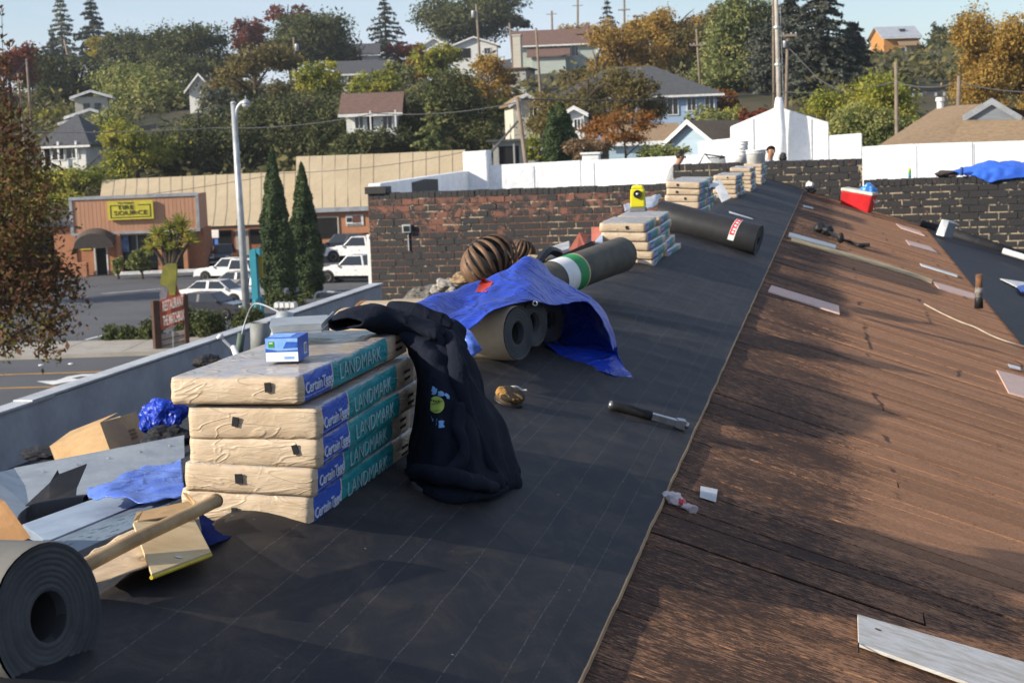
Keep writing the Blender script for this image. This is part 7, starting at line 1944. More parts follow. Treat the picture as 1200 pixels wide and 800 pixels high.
house('blue_house', 'long light blue house with a dark hip roof behind the bare trees', 745, 150, 190, 40, 34, 163, 'blue', 'r_grey', 'hip', 12, .10, [(.14, .35, .22, .85), (.42, .30, .48, .82), (.70, .35, .76, .85), (.82, .45, .87, .8), (.93, .35, .98, .85)], .7)
house('tan_roof_cottage', 'small light blue cottage with a sunlit tan gable roof', 810, 186, 52, 22, 20, 118, 'lblue', 'r_tan', 'gable_front', 10, -.45, [], .5)
house('tan_roof_cottage', 'pale brown roof half hidden behind the orange leaved tree', 752, 182, 76, 16, 18, 124, 'lblue', 'r_tan', 'gable_side', 9, .05, [(.7, .3, .8, .8)], .5)
house('brown_roof_house', 'low house with a pale brown roof right of the red orange bush', 876, 140, 56, 18, 16, 205, 'beige', 'r_tan', 'gable_side', 10, -.1, [(.5, .2, .62, .8)], .6)
def ex_wood(t, Q, w, h, rh, d):
    boxpart(t, Q, 'stone_base', HM['grey'], -w * .56, -.5, -3.5, w * .52, 0, -.1)
    boxpart(t, Q, 'deck_rail', HM['wood'], -w * .78, -1.7, .0, -w * .1, -1.6, .95); boxpart(t, Q, 'deck', HM['wood'], -w * .78, -1.7, -.25, -w * .02, -.02, 0)
    for i in range(4): boxpart(t, Q, 'deck_post', HM['wood'], -w * (.76 - .2 * i), -1.65, -3, -w * (.74 - .2 * i), -1.5, 0)
    q = MB(); q.prism([Q(-w * .12, -1.6, h * .60), Q(w * .52, -1.6, h * .60), Q(w * .52, 0, h * .82), Q(-w * .12, 0, h * .82)], (0, 0, .15)); q.part('canopy', HM['r_tan'], t)
    boxpart(t, Q, 'side_wing', wallmat('pinkish_siding', (.40, .30, .25)), w * .52, 1, -3, w * 1.05, 7, h * .42)
    boxpart(t, Q, 'green_door', mat('dark_green_door', (.02, .10, .05)), w * .54, .9, -.3, w * .76, .98, h * .38)
    q = MB(); q.prism([Q(w * .45, .5, h * .68), Q(w * 1.1, .5, h * .38), Q(w * 1.1, 7.4, h * .38), Q(w * .45, 7.4, h * .68)], (0, 0, .15)); q.part('wing_roof', HM['r_tan'], t)
    boxpart(t, Q, 'skylight', MT['glass'], w * .05, 1.4, h + rh * .42, w * .2, 2.6, h + rh * .75)
house('wooden_house', 'new orange timber house with a metal roof and deck on the hilltop', 1056, 73, 42, 31, 12, 330, 'wood', 'r_metal', 'gable_side', 8, .32, [(.38, .15, .62, .55), (.66, .15, .9, .55)], .7, extra=ex_wood)
house('white_annex', 'white building half hidden behind the deck of the timber house', 1026, 72, 16, 22, 6, 360, 'whitew', 'r_brown', 'gable_front', 8, 0, [(.3, .3, .7, .7)], .4)
def ex_vents(t, Q, w, h, rh, d):
    for x in (-.28, -.12, .18, .35): boxpart(t, Q, 'roof_vent', MT['galv'], w * x, d * .3, h + rh * .6, w * x + .25, d * .3 + .25, h + rh * 1.02)
house('dark_roof_house', 'dark roofed white house between the yellow green tree and the golden poplar', 1086, 150, 58, 18, 24, 185, 'whitew', 'r_dark', 'gable_side', 10, 0, [(.52, .2, .64, .75), (.1, .2, .2, .7)], .6, extra=ex_vents)
house('gabled_house', 'white gable peeping through the yellow green tree', 1030, 128, 16, 12, 12, 165, 'whitew', 'r_grey', 'gable_front', 10, .1, [(.3, .1, .6, .7)], .4)
house('white_house', 'white wall seen low between the cypress clump and the orange tree', 674, 168, 22, 34, 6, 135, 'whitew', 'r_grey', 'gable_front', 8, 0, [(.5, .5, .8, .8)], .4)
# brown hip roof close behind the white parapet on the right
hp = thing('hip_roof_house', 'house with a big brown hip roof and a grey gable vent behind the white parapet', 'house', (AY(1150, 200, 72).x, 76, 0))
def A_(x, y, Y): return AY(x, y, Y)
e0, e1, e2, e3 = A_(1015, 180, 68), A_(1290, 178, 66), A_(1290, 150, 82), A_(1060, 160, 84)
r0, r1 = A_(1100, 125, 78), A_(1162, 121, 76)
q = MB(); q.add([e0, e1, r1, r0], [(0, 1, 2, 3)]); q.add([e0, r0, e3], [(0, 1, 2)]); q.add([r0, r1, e2, e3], [(0, 1, 2, 3)]); q.part('roof', HM['r_tan'], hp)
g0, g1, g2 = A_(1128, 140.5, 71.5), A_(1162, 120, 71.5), A_(1197, 141, 71.5)
q = MB(); q.add([g0, g1, g2], [(0, 1, 2)]); q.part('gable_vent', mat('gable_louvre', (.25, .27, .29), (.18, .2, .22), scale=4, stretch=(.2, .2, 6)), hp)
for a, b in ((g0, g1), (g2, g1)):
    q = MB(); q.prism([a + Vector((0, -.15, -.1)), b + Vector((0, -.15, -.1)), b + Vector((0, -.15, .18)), a + Vector((0, -.15, .18))], (0, .14, 0)); q.part('barge_board', MT['lamp_grey'], hp)
b2 = A_(1162, 119, 80)
for a in (g0, g2):
    q = MB(); q.add([a + Vector((0, 0, .05)), g1 + Vector((0, 0, .06)), b2, a + (b2 - g1)], [(0, 1, 2, 3)]); q.part('dormer_roof', HM['r_tan'], hp)
lo_, ro_ = A_(1115, 164, 69), A_(1290, 163, 67)
q = MB(); q.add([A_(1113, 168, 69.0), A_(1290, 168, 67), A_(1290, 139, 70.6), A_(1128, 141, 71.3)], [(0, 1, 2, 3)]); q.part('lower_roof', HM['r_tan'], hp)
q = MB(); q.box(((e0.x + e1.x) / 2, 76, e0.z / 2), (abs(e1.x - e0.x) - 1, 12, e0.z - .3)); q.part('wall', HM['beige'], hp)
b = A_(1102, 126, 77.5)
q = MB(); q.lathe([(.16, -.5), (.16, .25), (.22, .28), (.2, .45), (0, .46)], b, (0, 0, 1), 12); q.part('flue', MT['white'], hp)

# ------------------------------------------------------------------ tyre shop and the big shed behind
or_ = mat('orange_stucco', (.46, .215, .115), (.40, .18, .095), scale=.8, rough=.9, bmp=.2, bscale=6, bdist=.02)
or_rib = mat('salmon_panel', (.50, .27, .165), (.45, .235, .14), scale=1.2, rough=.85, stretch=(3, 3, .2), bmp=.1)
br_ = mat('brick_pillar', (.36, .15, .075), (.28, .11, .055), scale=5, rough=.9)
tan_roof = mat('tan_metal_roof', (.52, .415, .26), (.47, .37, .225), scale=.5, rough=.6, stretch=(1, .2, 1), bmp=.1, bscale=1)
F0 = GP(93, 323); FD = Vector((math.cos(.26), math.sin(.26), 0)); FN = Vector((math.sin(.26), -math.cos(.26), 0))   # along the front, out of the front
def width_to(px, py=300):      # distance along the front to the vertical plane seen at pixel column px
    q = Vector(ray(px, py)); n = Vector((q.y, -q.x, 0)); n.normalize()
    return -(F0.x * n.x + F0.y * n.y) / (FD.x * n.x + FD.y * n.y)
FW_ = width_to(232)
sc_ = mpp(150, 300, F0.y)
def FQ(u, out, z): return F0 + FD * u + FN * out + Vector((0, 0, z))
HT = (323 - 238) * sc_; HB = (323 - 277) * sc_
shop = thing('tire_shop', 'orange tyre shop with a salmon sign band and a round brown awning', 'shop', F0)
def fbox(t, nm, m, u0, u1, o0, o1, z0, z1, bevel=0):
    q = MB(); q.hexa([FQ(u0, o1, z0), FQ(u1, o1, z0), FQ(u1, o0, z0), FQ(u0, o0, z0), FQ(u0, o1, z1), FQ(u1, o1, z1), FQ(u1, o0, z1), FQ(u0, o0, z1)]); return q.part(nm, m, t, bevel=bevel)
ud, ue = width_to(112), width_to(133)
uw = width_to(220)
fbox(shop, 'wall', or_, 0, ud - .1, -5, 0, 0, HB); fbox(shop, 'wall', or_, ue - .4, ue + .3, -5, 0, 0, HB); fbox(shop, 'wall', br_, uw, FW_ + .5, -5, -.2, 0, HB)
fbox(shop, 'back_wall', or_, 0, FW_ + .45, -5.3, -5.05, 0, HB)
fbox(shop, 'sign_band', or_rib, -.25, FW_ + .25, -5, .35, HB + .004, HT)
for a, b in ((-.32, -.1), (FW_ + .1, FW_ + .32)): fbox(shop, 'corner_trim', MT['lamp_grey'], a, b, .36, .42, HB - .1, HT + .05)
fbox(shop, 'top_trim', MT['lamp_grey'], -.32, FW_ + .32, .37, .44, HT - .12, HT + .1)
fbox(shop, 'bottom_trim', MT['lamp_grey'], -.32, FW_ + .32, .36, .43, HB - .12, HB + .06)
n = 30
rib = MB()
for k in range(n):
    u = (k + .5) * FW_ / n
    rib.prism([FQ(u - .012, .352, HB + .1), FQ(u + .012, .352, HB + .1), FQ(u + .012, .352, HT - .15), FQ(u - .012, .352, HT - .15)], FN * .008)
rb = rib.part('panel_ribs', or_rib, shop); rb['kind'] = 'stuff'
fbox(shop, 'door_opening', MT['dark'], ud, ue - .5, -.6, -.5, 0, 2.35); 
fbox(shop, 'door_frame', MT['white'], ud - .1, ud, -.3, .04, 0, 2.5); fbox(shop, 'door_frame', MT['white'], ue - .5, ue - .4, -.3, .04, 0, 2.5); fbox(shop, 'door_frame', MT['white'], ud, ue - .5, -.3, .04, 2.35, 2.5)
fbox(shop, 'window', MT['glass'], ue + .3, uw, -.5, -.42, .3, HB - .2)
for u in (width_to(138.5), width_to(186), width_to(216)): fbox(shop, 'post', or_, u, u + .3, -.3, .5, 0, HB - .05)
for u in (width_to(160),): fbox(shop, 'mullion', MT['lamp_grey'], u, u + .08, -.41, -.35, .3, HB - .2)
fbox(shop, 'soffit', or_, ue, FW_, -.5, .3, HB - .22, HB - .1)
fbox(shop, 'kerb_stop', MT['white'], ue + .2, FW_ + .6, .9, 1.1, 0, .22)
fbox(shop, 'planter', or_, -.5, .8, .5, 1.3, 0, 1.0)
bm_ = fbox(shop, 'notice_board', mat('blue_board', (.05, .11, .24), (.2, .25, .35), scale=3), ue + .45, width_to(152), .02, .06, 1.6, 2.9)
# awning
ua, ub = width_to(92), width_to(138)
g_ = []
for i in range(11):
    a = math.pi * i / 10
    u = (ua + ub) / 2 - math.cos(a) * (ub - ua) / 2; z = HB - .55 + math.sin(a) * .95
    g_.append([FQ(u, .45, z), FQ(u, 1.0, z - .05), FQ(u, 1.5, z - .35)])
q = MB(); q.grid(g_); q.part('awning', mat('awning_brown', (.10, .075, .06), (.07, .055, .045), scale=3), shop, smooth=True)
bz = [FQ((ua + ub) / 2 - math.cos(math.pi * i / 10) * (ub - ua) / 2, 1.52, HB - .9 + math.sin(math.pi * i / 10) * .95) for i in range(11)]
q = MB(); q.add(bz + [FQ(ub, 1.52, HB - 1.0), FQ(ua, 1.52, HB - 1.0)], [tuple(range(13))]); q.part('awning_valance', mat('awning_dark', (.06, .05, .045)), shop)
# yellow signs
sg = thing('shop_sign', 'yellow shop sign reading TIRE SOURCE in black', 'sign', FQ(width_to(131), .5, HB + .9))
u0, u1 = width_to(131.5), width_to(184.5); z0, z1 = (323 - 264.5) * sc_ + .1, (323 - 242.5) * sc_
ye = mat('sign_yellow', (.60, .52, .06), (.54, .46, .05), scale=2, rough=.5)
fbox(sg, 'board', ye, u0, u1, .45, .62, z0, z1)
def frame_(t, u0, u1, z0, z1, th, o, m, nm='border'):
    for (a, b, c, d) in ((u0, u1, z0, z0 + th), (u0, u1, z1 - th, z1), (u0, u0 + th, z0 + th, z1 - th), (u1 - th, u1, z0 + th, z1 - th)): fbox(t, nm, m, a, b, o, o + .015, c, d)
for (a, b, c, d) in ((u0 + .18, u1 - .18, z0 + .14, z0 + .19), (u0 + .18, u0 + .24, z0 + .19, z1 - .34), (u1 - .24, u1 - .18, z0 + .19, z1 - .34), (u0 + .18, u0 + .75, z1 - .34, z1 - .29), (u0 + 2.15, u1 - .18, z1 - .34, z1 - .29)): fbox(sg, 'border', MT['black_ink'], a, b, .622, .637, c, d)
uc = (u0 + u1) / 2; zz = (z0 + z1) / 2
lettering('lettering', 'TIRE', .44, FQ(uc - .35, .65, zz + .20), FD, (0, 0, 1), MT['black_ink'], sg, .01, 0, 1.45)
lettering('lettering', 'SOURCE', .44, FQ(uc, .65, zz - .20), FD, (0, 0, 1), MT['black_ink'], sg, .01, 0, 1.45)
lettering('lettering', 'The Original', .17, FQ(uc - .35, .65, z1 - .13), FD, (0, 0, 1), MT['black_ink'], sg, .01, 0, 1.3)
sg2 = thing('wall_sign', 'small yellow sign with red print beside the shop door', 'sign', FQ(width_to(96), .05, 1.9))
u0, u1 = width_to(95), width_to(108)
fbox(sg2, 'board', ye, u0, u1, .02, .08, 1.85, 2.6)
lettering('lettering', 'OPEN', .26, FQ((u0 + u1) / 2, .1, 2.36), FD, (0, 0, 1), MT['black_ink'], sg2, .008, .004, 1.1)
lettering('lettering', 'TIRES', .24, FQ((u0 + u1) / 2, .1, 2.06), FD, (0, 0, 1), mat('sign_red', (.5, .05, .04)), sg2, .008, .004, 1.1)
# low garage wing at the left
wing = thing('garage', 'low garage wing with a wide dark bay next to the shop door', 'garage', FQ(-4, 0, 0))
fbox(wing, 'pillar', or_, -1.6, -.05, -8, .1, 0, HB + .6); fbox(wing, 'lintel', or_, -9, -1.6, -8, .05, 3.2, HB + .5); fbox(wing, 'pillar', or_, -9.6, -9, -8, .1, 0, HB + .6)
fbox(wing, 'bay_opening', MT['dark'], -9, -1.6, -4.2, -4, 0, 3.2); fbox(wing, 'roof', HM['r_grey'], -9.8, -.3, -8.2, .5, HB + .62, HB + .95)
# big shed
shed = thing('warehouse', 'long warehouse with a tan metal roof behind the tyre shop', 'warehouse', GP(300, 300))
def SH(pts, nm, m, th=.12):
    P = [AY(*p) for p in pts]; q = MB(); n_ = (P[1] - P[0]).cross(P[2] - P[0]).normalized()
    if n_.z < 0: n_ = -n_
    q.prism(P, -n_ * th); return q.part(nm, m, shed)
R1 = [(112, 270, 121), (372, 262, 124), (372, 199.5, 139), (120, 211, 136)]
SH(R1, 'roof', tan_roof)
R2 = [(347, 246, 123.2), (452, 241, 124.4), (452, 180, 139.6), (347, 183.5, 138)]
SH(R2, 'roof', tan_roof)
R3_ = [(452, 241, 124.4), (545, 237, 125.5), (545, 175.5, 141), (452, 180, 139.6)]
SH(R3_, 'roof', tan_roof)
sm = MB()
for R_ in (R1, R2, R3_):
    P = [AY(*p) for p in R_]; n = int((P[1] - P[0]).length / 0.9)
    for k in range(1, n):
        a, b = P[0].lerp(P[1], k / n), P[3].lerp(P[2], k / n)
        w = (P[1] - P[0]).normalized() * .018
        sm.prism([a - w + Vector((0, 0, .03)), a + w + Vector((0, 0, .03)), b + w + Vector((0, 0, .03)), b - w + Vector((0, 0, .03))], (0, 0, .018))
so_ = sm.part('roof_seams', tan_roof, shed); so_['kind'] = 'stuff'
W0, W1, W2_, W3 = AY(232, 266, 121.8), AY(372, 262, 124.3), AY(347, 246, 123.6), AY(545, 237, 126)
def SW(a, b, z0, z1, nm, m, out=0.0, th=.2):
    d = (b - a); d.z = 0; n_ = Vector((d.y, -d.x, 0)).normalized()
    p = [Vector((a.x, a.y, z0)), Vector((b.x, b.y, z0)), Vector((b.x, b.y, z1)), Vector((a.x, a.y, z1))]
    q = MB(); q.prism([v + n_ * out for v in p], -n_ * th); return q.part(nm, m, shed)
def col(px, a, b):                 # point on the line a-b seen at a pixel column
    q = Vector(ray(px, 290)); n = Vector((q.y, -q.x, 0)); d = b - a
    return a + d * (-(a.x * n.x + a.y * n.y) / (d.x * n.x + d.y * n.y))
SW(W0, W1, 0, W0.z - .1, 'wall', br_); SW(W2_, W3, 0, W2_.z - .1, 'wall', or_, 0.05)
SW(W2_, W3, W2_.z - .25, W2_.z + .1, 'gutter', MT['lamp_grey'], .5, .15); SW(W0, W1, W0.z - .2, W0.z + .02, 'gutter', MT['bark'], .5, .15)
zz = lambda px, py, Y: AY(px, py, Y).z
for x0, x1, y0, y1 in ((256, 272, 270, 297), (294, 308, 269, 286), (277, 292, 270, 300)):
    SW(col(x0, W0, W1), col(x1, W0, W1), max(0, zz(x0, y1, 122)), zz(x0, y0, 122), 'opening' if x0 != 277 else 'door_panel', MT['dark'] if x0 != 277 else HM['beige'], .06, .05)
SW(col(373, W2_, W3), col(397, W2_, W3), zz(385, 279, 124), zz(385, 255, 124), 'window', MT['dark'], .12, .05)
SW(col(371.5, W2_, W3), col(398.5, W2_, W3), zz(385, 255, 124), zz(385, 253.5, 124), 'window_trim', HM['beige'], .13, .06)
for x in (371.5, 397): SW(col(x, W2_, W3), col(x + 1.6, W2_, W3), zz(385, 279, 124), zz(385, 255, 124), 'window_trim', HM['beige'], .135, .06)
bn = thing('banner', 'white advertising banner with dark pictures on the orange wall', 'banner', col(407, W2_, W3))
a, b = col(407, W2_, W3), col(427.5, W2_, W3)
SW_ = shed; 
def bp_(nm, m, x0, x1, y0, y1, out):
    global shed
    keep = shed; shed = bn
    r = SW(col(x0, W2_, W3), col(x1, W2_, W3), zz(417, y1, 124), zz(417, y0, 124), nm, m, out, .03)
    shed = keep; return r
bp_('sheet', MT['white'], 407, 427.5, 252, 264.5, .12); bp_('picture', mat('banner_dark', (.03, .03, .03)), 408, 414, 255, 260, .15); bp_('picture', mat('banner_brown', (.14, .06, .04)), 415, 424, 253, 261, .15); bp_('picture', MT['black'], 408, 425, 262.5, 263.5, .15)
# white notice and blue barrel by the SUV
a = GP(250, 308)
t = thing('notice_board', 'white notice on a post beside the dark parked truck', 'sign', a)
q = MB(); q.tube([a, a + Vector((0, 0, 2.0))], .05, 6); q.part('post', MT['lamp_grey'], t)
c = AY(251.5, 274, a.y)
q = MB(); q.box(c, (.66, .06, .62)); q.part('panel', MT['white'], t)
q = MB(); q.box(AY(251.5, 284, a.y) + Vector((0, .1, 0)), (.5, .06, .62)); q.part('lower_panel', mat('notice_blue', (.08, .2, .55)), t)

# ------------------------------------------------------------------ vehicles
paintw = mat('car_white', (.78, .78, .77), rough=.25, bmp=0, coat=.6, spec=.5, rvar=.04); paintd = mat('car_dark', (.03, .032, .045), rough=.25, bmp=0, coat=.6, rvar=.04); painting = mat('car_silver', (.36, .37, .38), rough=.25, metal=.4, bmp=0, coat=.5, rvar=.04); paintn = mat('car_navy', (.025, .028, .045), rough=.25, bmp=0, coat=.6, rvar=.04)
lampm = mat('headlight', (.7, .7, .68), rough=.15, bmp=0); tailm = mat('taillight', (.45, .02, .02), rough=.2, bmp=0); tyre = mat('tyre', (.018, .018, .018), rough=.85); rimm = mat('wheel_rim', (.4, .4, .41), rough=.35, metal=.7, bmp=0)
def car(name, label, pos, heading, paint, kind='sedan', scale=1.0, group='vehicles parked by the shops', cat='car'):
    t = thing(name, label, cat, (0, 0, 0), group)
    prof = {'sedan': ([(-2.3, .35), (-2.32, .62), (-2.2, .86), (-1.5, .98), (1.0, .95), (1.9, .82), (2.28, .66), (2.32, .38)], (-1.65, -.95, .45, 1.15), 1.43, .88),
            'suv': ([(-2.3, .4), (-2.34, .8), (-2.28, 1.08), (1.0, 1.08), (1.95, 1.0), (2.28, .85), (2.32, .42)], (-2.22, -2.0, .35, 1.05), 1.8, .92),
            'pickup': ([(-2.7, .5), (-2.72, 1.05), (-.75, 1.08), (1.05, 1.08), (2.3, .98), (2.62, .8), (2.66, .5)], (-.78, -.62, .45, 1.1), 1.72, .9)}[kind]
    body, (cb, ctb, ctf, cf), ht, hw = prof
    hw *= .98
    q = MB(); n = len(body)
    secs = [(-hw, .93, 0), (-hw * .97, 1.0, 0), (hw * .97, 1.0, 0), (hw, .93, 0)]
    ringL = []
    vs, fs = [], []
    for (y, k, _) in ((-hw, .94, 0), (-hw * .93, 1, 0), (hw * .93, 1, 0), (hw, .94, 0)):
        zc = .62
        for (x, z) in body: vs.append(Vector((x * (1 if k == 1 else .985), y, zc + (z - zc) * k)))
    for s in range(3):
        for i in range(n):
            j = (i + 1) % n
            fs.append((s * n + i, s * n + j, (s + 1) * n + j, (s + 1) * n + i))
    fs.append(tuple(range(n))); fs.append(tuple(range(4 * n - 1, 3 * n - 1, -1)))
    q.add(vs, fs)
    q.part('body', paint, t, bevel=.05)
    zb = .93 if kind == 'sedan' else 1.05
    w0, w1 = hw * .93, hw * .72
    P = [Vector((cb, -w0, zb)), Vector((cf, -w0, zb)), Vector((cf, w0, zb)), Vector((cb, w0, zb)), Vector((ctb, -w1, ht)), Vector((ctf, -w1, ht)), Vector((ctf, w1, ht)), Vector((ctb, w1, ht))]
    q = MB(); q.hexa(P); q.part('cabin', paint, t, bevel=.06)
    def inset(a, b, c, d, k, off, nm):
        m_ = (a + b + c + d) / 4; n_ = (b - a).cross(d - a).normalized()
        if n_.dot(m_ - Vector((0, 0, .9))) < 0: n_ = -n_
        q = MB(); q.prism([m_ + (p - m_) * k + n_ * off for p in (a, b, c, d)], -n_ * .03); q.part(nm, MT['glass'], t)
    inset(P[1], P[2], P[6], P[5], .88, .012, 'windscreen'); inset(P[0], P[3], P[7], P[4], .86, .012, 'rear_window')
    for s in (0, 1):
        a, b, c, d = (P[0], P[1], P[5], P[4]) if s == 0 else (P[3], P[2], P[6], P[7])
        ab, dc = a.lerp(b, .5), d.lerp(c, .5)
        if kind != 'pickup':
            inset(a, ab, dc, d, .84, .012, 'side_window'); inset(ab, b, c, dc, .84, .012, 'side_window')
        else: inset(a, b, c, d, .84, .012, 'side_window')
    if kind == 'pickup':
        q = MB(); q.hexa([Vector(p) for p in ((-2.62, -hw * .82, 1.085), (-.95, -hw * .82, 1.085), (-.95, hw * .82, 1.085), (-2.62, hw * .82, 1.085), (-2.62, -hw * .82, 1.10), (-.95, -hw * .82, 1.10), (-.95, hw * .82, 1.10), (-2.62, hw * .82, 1.10))]); q.part('bed', MT['dark'], t)
    L_ = body[0][0] * -1
    ax = L_ * .63; r = .33 if kind == 'sedan' else .38
    for x in (-ax, ax):
        for s in (-1, 1):
            q = MB(); q.lathe([(r * .6, -.11), (r * .96, -.11), (r, -.07), (r, .07), (r * .96, .11), (r * .6, .11)], (x, s * (hw - .07), r), (0, 1, 0), 20); w_ = q.part('wheel', tyre, t, smooth=True)
            q = MB(); q.lathe([(r * .62, .08), (r * .58, .112), (r * .2, .09), (0, .095)], (x, s * (hw - .07), r), (0, s, 0), 14); q.part('rim', rimm, w_)
            q = MB(); q.lathe([(r * 1.22, 0), (r * 1.22, .012), (r * 1.0, .012)], (x, s * (hw - .008), r * 1.02), (0, s, 0), 18); q.part('wheel_arch', MT['black'], t)
    for s in (-1, 1):
        q = MB(); q.box((L_ * .985, s * hw * .68, .68 if kind == 'sedan' else .84), (.10, .34, .15)); q.part('headlight', lampm, t, bevel=.02)
        q = MB(); q.box((-L_ * .985, s * hw * .74, .76 if kind == 'sedan' else .92), (.10, .26, .18)); q.part('taillight', tailm, t, bevel=.02)
        q = MB(); q.box((cf - .15, s * (hw + .09), zb + .06), (.12, .2, .13)); q.part('mirror', paint, t, bevel=.02)
        for dx in ((-.25,) if kind == 'pickup' else (-.35, .35)):
            q = MB(); q.box((dx, s * (hw + .004), .80), (.14, .02, .03)); q.part('door_handle', MT['black'], t)
    for x, nm in ((L_ + .01, 'bumper'), (-L_ - .01, 'bumper')):
        q = MB(); q.box((x, 0, .45), (.12, hw * 1.8, .16)); q.part(nm, MT['lamp_grey'] if kind != 'sedan' else paint, t, bevel=.03)
    q = MB(); q.box((L_ * .995, 0, .62 if kind == 'sedan' else .72), (.06, hw * .9, .16)); q.part('grille', MT['black'], t)
    q = MB(); q.box((L_ + .06, 0, .44), (.02, .5, .12)); q.part('number_plate', MT['white'], t)
    q = MB(); q.box((0, 0, .30), (L_ * 1.7, hw * 1.5, .2)); q.part('underside', MT['dark'], t)
    t.location = pos; t.rotation_euler = (0, 0, heading); t.scale = (scale,) * 3
    return t
def cp(px, py): return GP(px, py)
car('white_sedan', 'white saloon car parked nose towards the lamp post', cp(256, 357), -.12, paintw, 'sedan', .98)
car('dark_sedan', 'dark saloon car parked closest to the juniper bushes', cp(246, 373), -.15, paintd, 'sedan', .95)
car('silver_car', 'silver car behind the lamp post and the teal sign', cp(288, 344), -.15, painting, 'sedan', .95)
car('white_pickup', 'white pickup truck with its bed facing the parapet, behind the white saloon', cp(272, 329), 3.0, paintw, 'pickup', .9)
car('dark_truck', 'dark pickup truck parked nose out beside the shop', cp(264, 311), -1.35, paintn, 'pickup', .95, cat='pickup truck')
car('white_pickup', 'white pickup truck at the end of the brick wall', cp(420, 330), 3.02, paintw, 'pickup', 1.0, cat='pickup truck')
tr = car('camper_truck', 'white pickup with a glazed camper top beyond the nearer white pickup', cp(424, 306), 3.02, paintw, 'pickup', 1.1, cat='pickup truck')
o0 = ORG.get(tr.name)
def child_box(t, nm, m, c, d, bevel=0.0):
    q = MB(); q.box(c, d); o = link(nm, q.mesh(nm, bevel=bevel), t, mats=m); return o
child_box(tr, 'camper_top', paintw, (-1.75, 0, 1.48), (1.95, 1.6, .72), .05)
child_box(tr, 'camper_window', MT['glass'], (-1.75, -.81, 1.5), (1.6, .02, .46)); child_box(tr, 'camper_window', MT['glass'], (-1.75, .81, 1.5), (1.6, .02, .46))
car('silver_car', 'grey car half hidden behind the teal sign post', cp(306, 350), -.2, painting, 'sedan', .9)
car('dark_suv', 'dark car parked against the orange wall beyond the camper truck', cp(402, 300), 3.0, paintn, 'suv', 1.0)
car('white_van', 'white van nose just visible behind the lamp post', cp(306, 332), -.1, paintw, 'suv', .9)

# ------------------------------------------------------------------ street furniture
b = GP(290, 380)
top_ = AY(273.5, 122, b.y)
t = thing('street_lamp', 'tall grey street lamp with a curved neck and round head', 'street lamp', b)
q = MB(); q.tube([b, b.lerp(top_, .5), top_], [.20, .17, .13], 12); q.part('post', MT['lamp_grey'], t, smooth=True)
q = MB(); q.lathe([(.36, 0), (.36, .25), (.24, .4)], b, (0, 0, 1), 12); q.part('base', MT['concrete'], t)
c = [AY(277, 160, b.y), AY(276.5, 140, b.y), AY(278, 128, b.y), AY(283, 121, b.y), AY(288, 119, b.y)]
q = MB(); q.tube(crom(c, 5), .10, 8); q.part('neck', MT['lamp_grey'], t, smooth=True)
q = MB(); q.lathe([(.06, -.14), (.15, -.06), (.15, 0)], top_, (0, 0, -1), 10); q.part('post_cap', MT['lamp_grey'], t, smooth=True)
h_ = AY(288, 121, b.y); s = mpp(288, 121, b.y)
q = MB(); q.lathe([(0, s * 4.6), (s * 3, s * 3.8), (s * 5, s * .8), (s * 5.2, -s * .6), (s * 4.4, -s * 1.2)], h_, (0, 0, 1), 18); q.part('lamp_head', MT['lamp_grey'], t, smooth=True)
q = MB(); q.lathe([(s * 4.4, -s * 1.2), (s * 4.0, -s * 3.4), (s * 2, -s * 4.8), (0, -s * 5.2)], h_, (0, 0, 1), 18); q.part('lens', mat('lamp_glass', (.5, .5, .5), rough=.15), t, smooth=True)
q = MB(); q.tube([h_ + Vector((0, 0, s * 4.5)), h_ + Vector((0, 0, s * 8))], .03, 5); q.part('photocell', MT['lamp_grey'], t)
# restaurant sign
b = GP(187, 412); Yb = b.y
t = thing('restaurant_sign', 'weathered red and white restaurant sign between two brown timber posts', 'sign', b)
pw_ = mat('brown_post', (.085, .045, .03), (.06, .032, .022), scale=6, rough=.9)
def SP(x, y, d=0): return AY(x, y, Yb + d)
for (x0, y0, x1, y1, nm) in ((181.5, 352, 186, 432, 'post'), (217, 345, 219.5, 420, 'post')):
    A, B = SP(x0, y0, .4 if x0 > 200 else 0), SP(x1, y1, .4 if x0 > 200 else 0); q = MB(); q.tube([A, B], .20 if x0 < 200 else .13, 4); q.part(nm, pw_, t)
def SPan(nm, m, pts, d, th=.08):
    q = MB(); q.prism([SP(x, y, d + (x - 187) * .012) for x, y in pts], (0, th, 0)); return q.part(nm, m, t)
redS = mat('sign_red_board', (.36, .085, .04), (.29, .065, .035), scale=3, rough=.7); wS = mat('sign_white_board', (.62, .60, .58), (.50, .46, .45), scale=3, rough=.7)
SPan('red_board', redS, [(186.5, 352), (217, 343.5), (217.5, 376), (189, 387)], .0)
SPan('shingled_panel', mat('grey_planks', (.30, .27, .24), (.2, .18, .16), scale=5, stretch=(1, 1, 6)), [(189, 392), (217, 386), (218, 412), (190, 424)], .02)
for yy in (398, 405, 412): SPan('panel_batten', pw_, [(189.4, yy), (217.3, yy - 7), (217.3, yy - 6), (189.4, yy + 1)], -.02, .03)
SPan('panel_post', MT['lamp_grey'], [(202, 388), (203, 388), (203.6, 418), (202.4, 418)], -.03, .04)
SPan('emblem', mat('sign_olive', (.30, .28, .05), (.2, .19, .05), scale=3), [(191, 312), (196, 309), (206, 309), (207, 318), (206, 332), (205, 346), (199, 346), (196, 336), (187, 334), (189, 322)], -.02, .12)
SPan('emblem_roof', redS, [(196, 352), (198, 337), (201, 344), (206, 332), (210, 343), (213, 346)], .02, .05)
SPan('emblem_side', mat('sign_grey', (.28, .25, .28)), [(187, 345), (190, 335), (197, 340), (195, 350), (188, 352)], .03, .05)
a, bb = SP(188.4, 361, -.10), SP(216.7, 351.5, -.10 + .3)
xd = (bb - a)
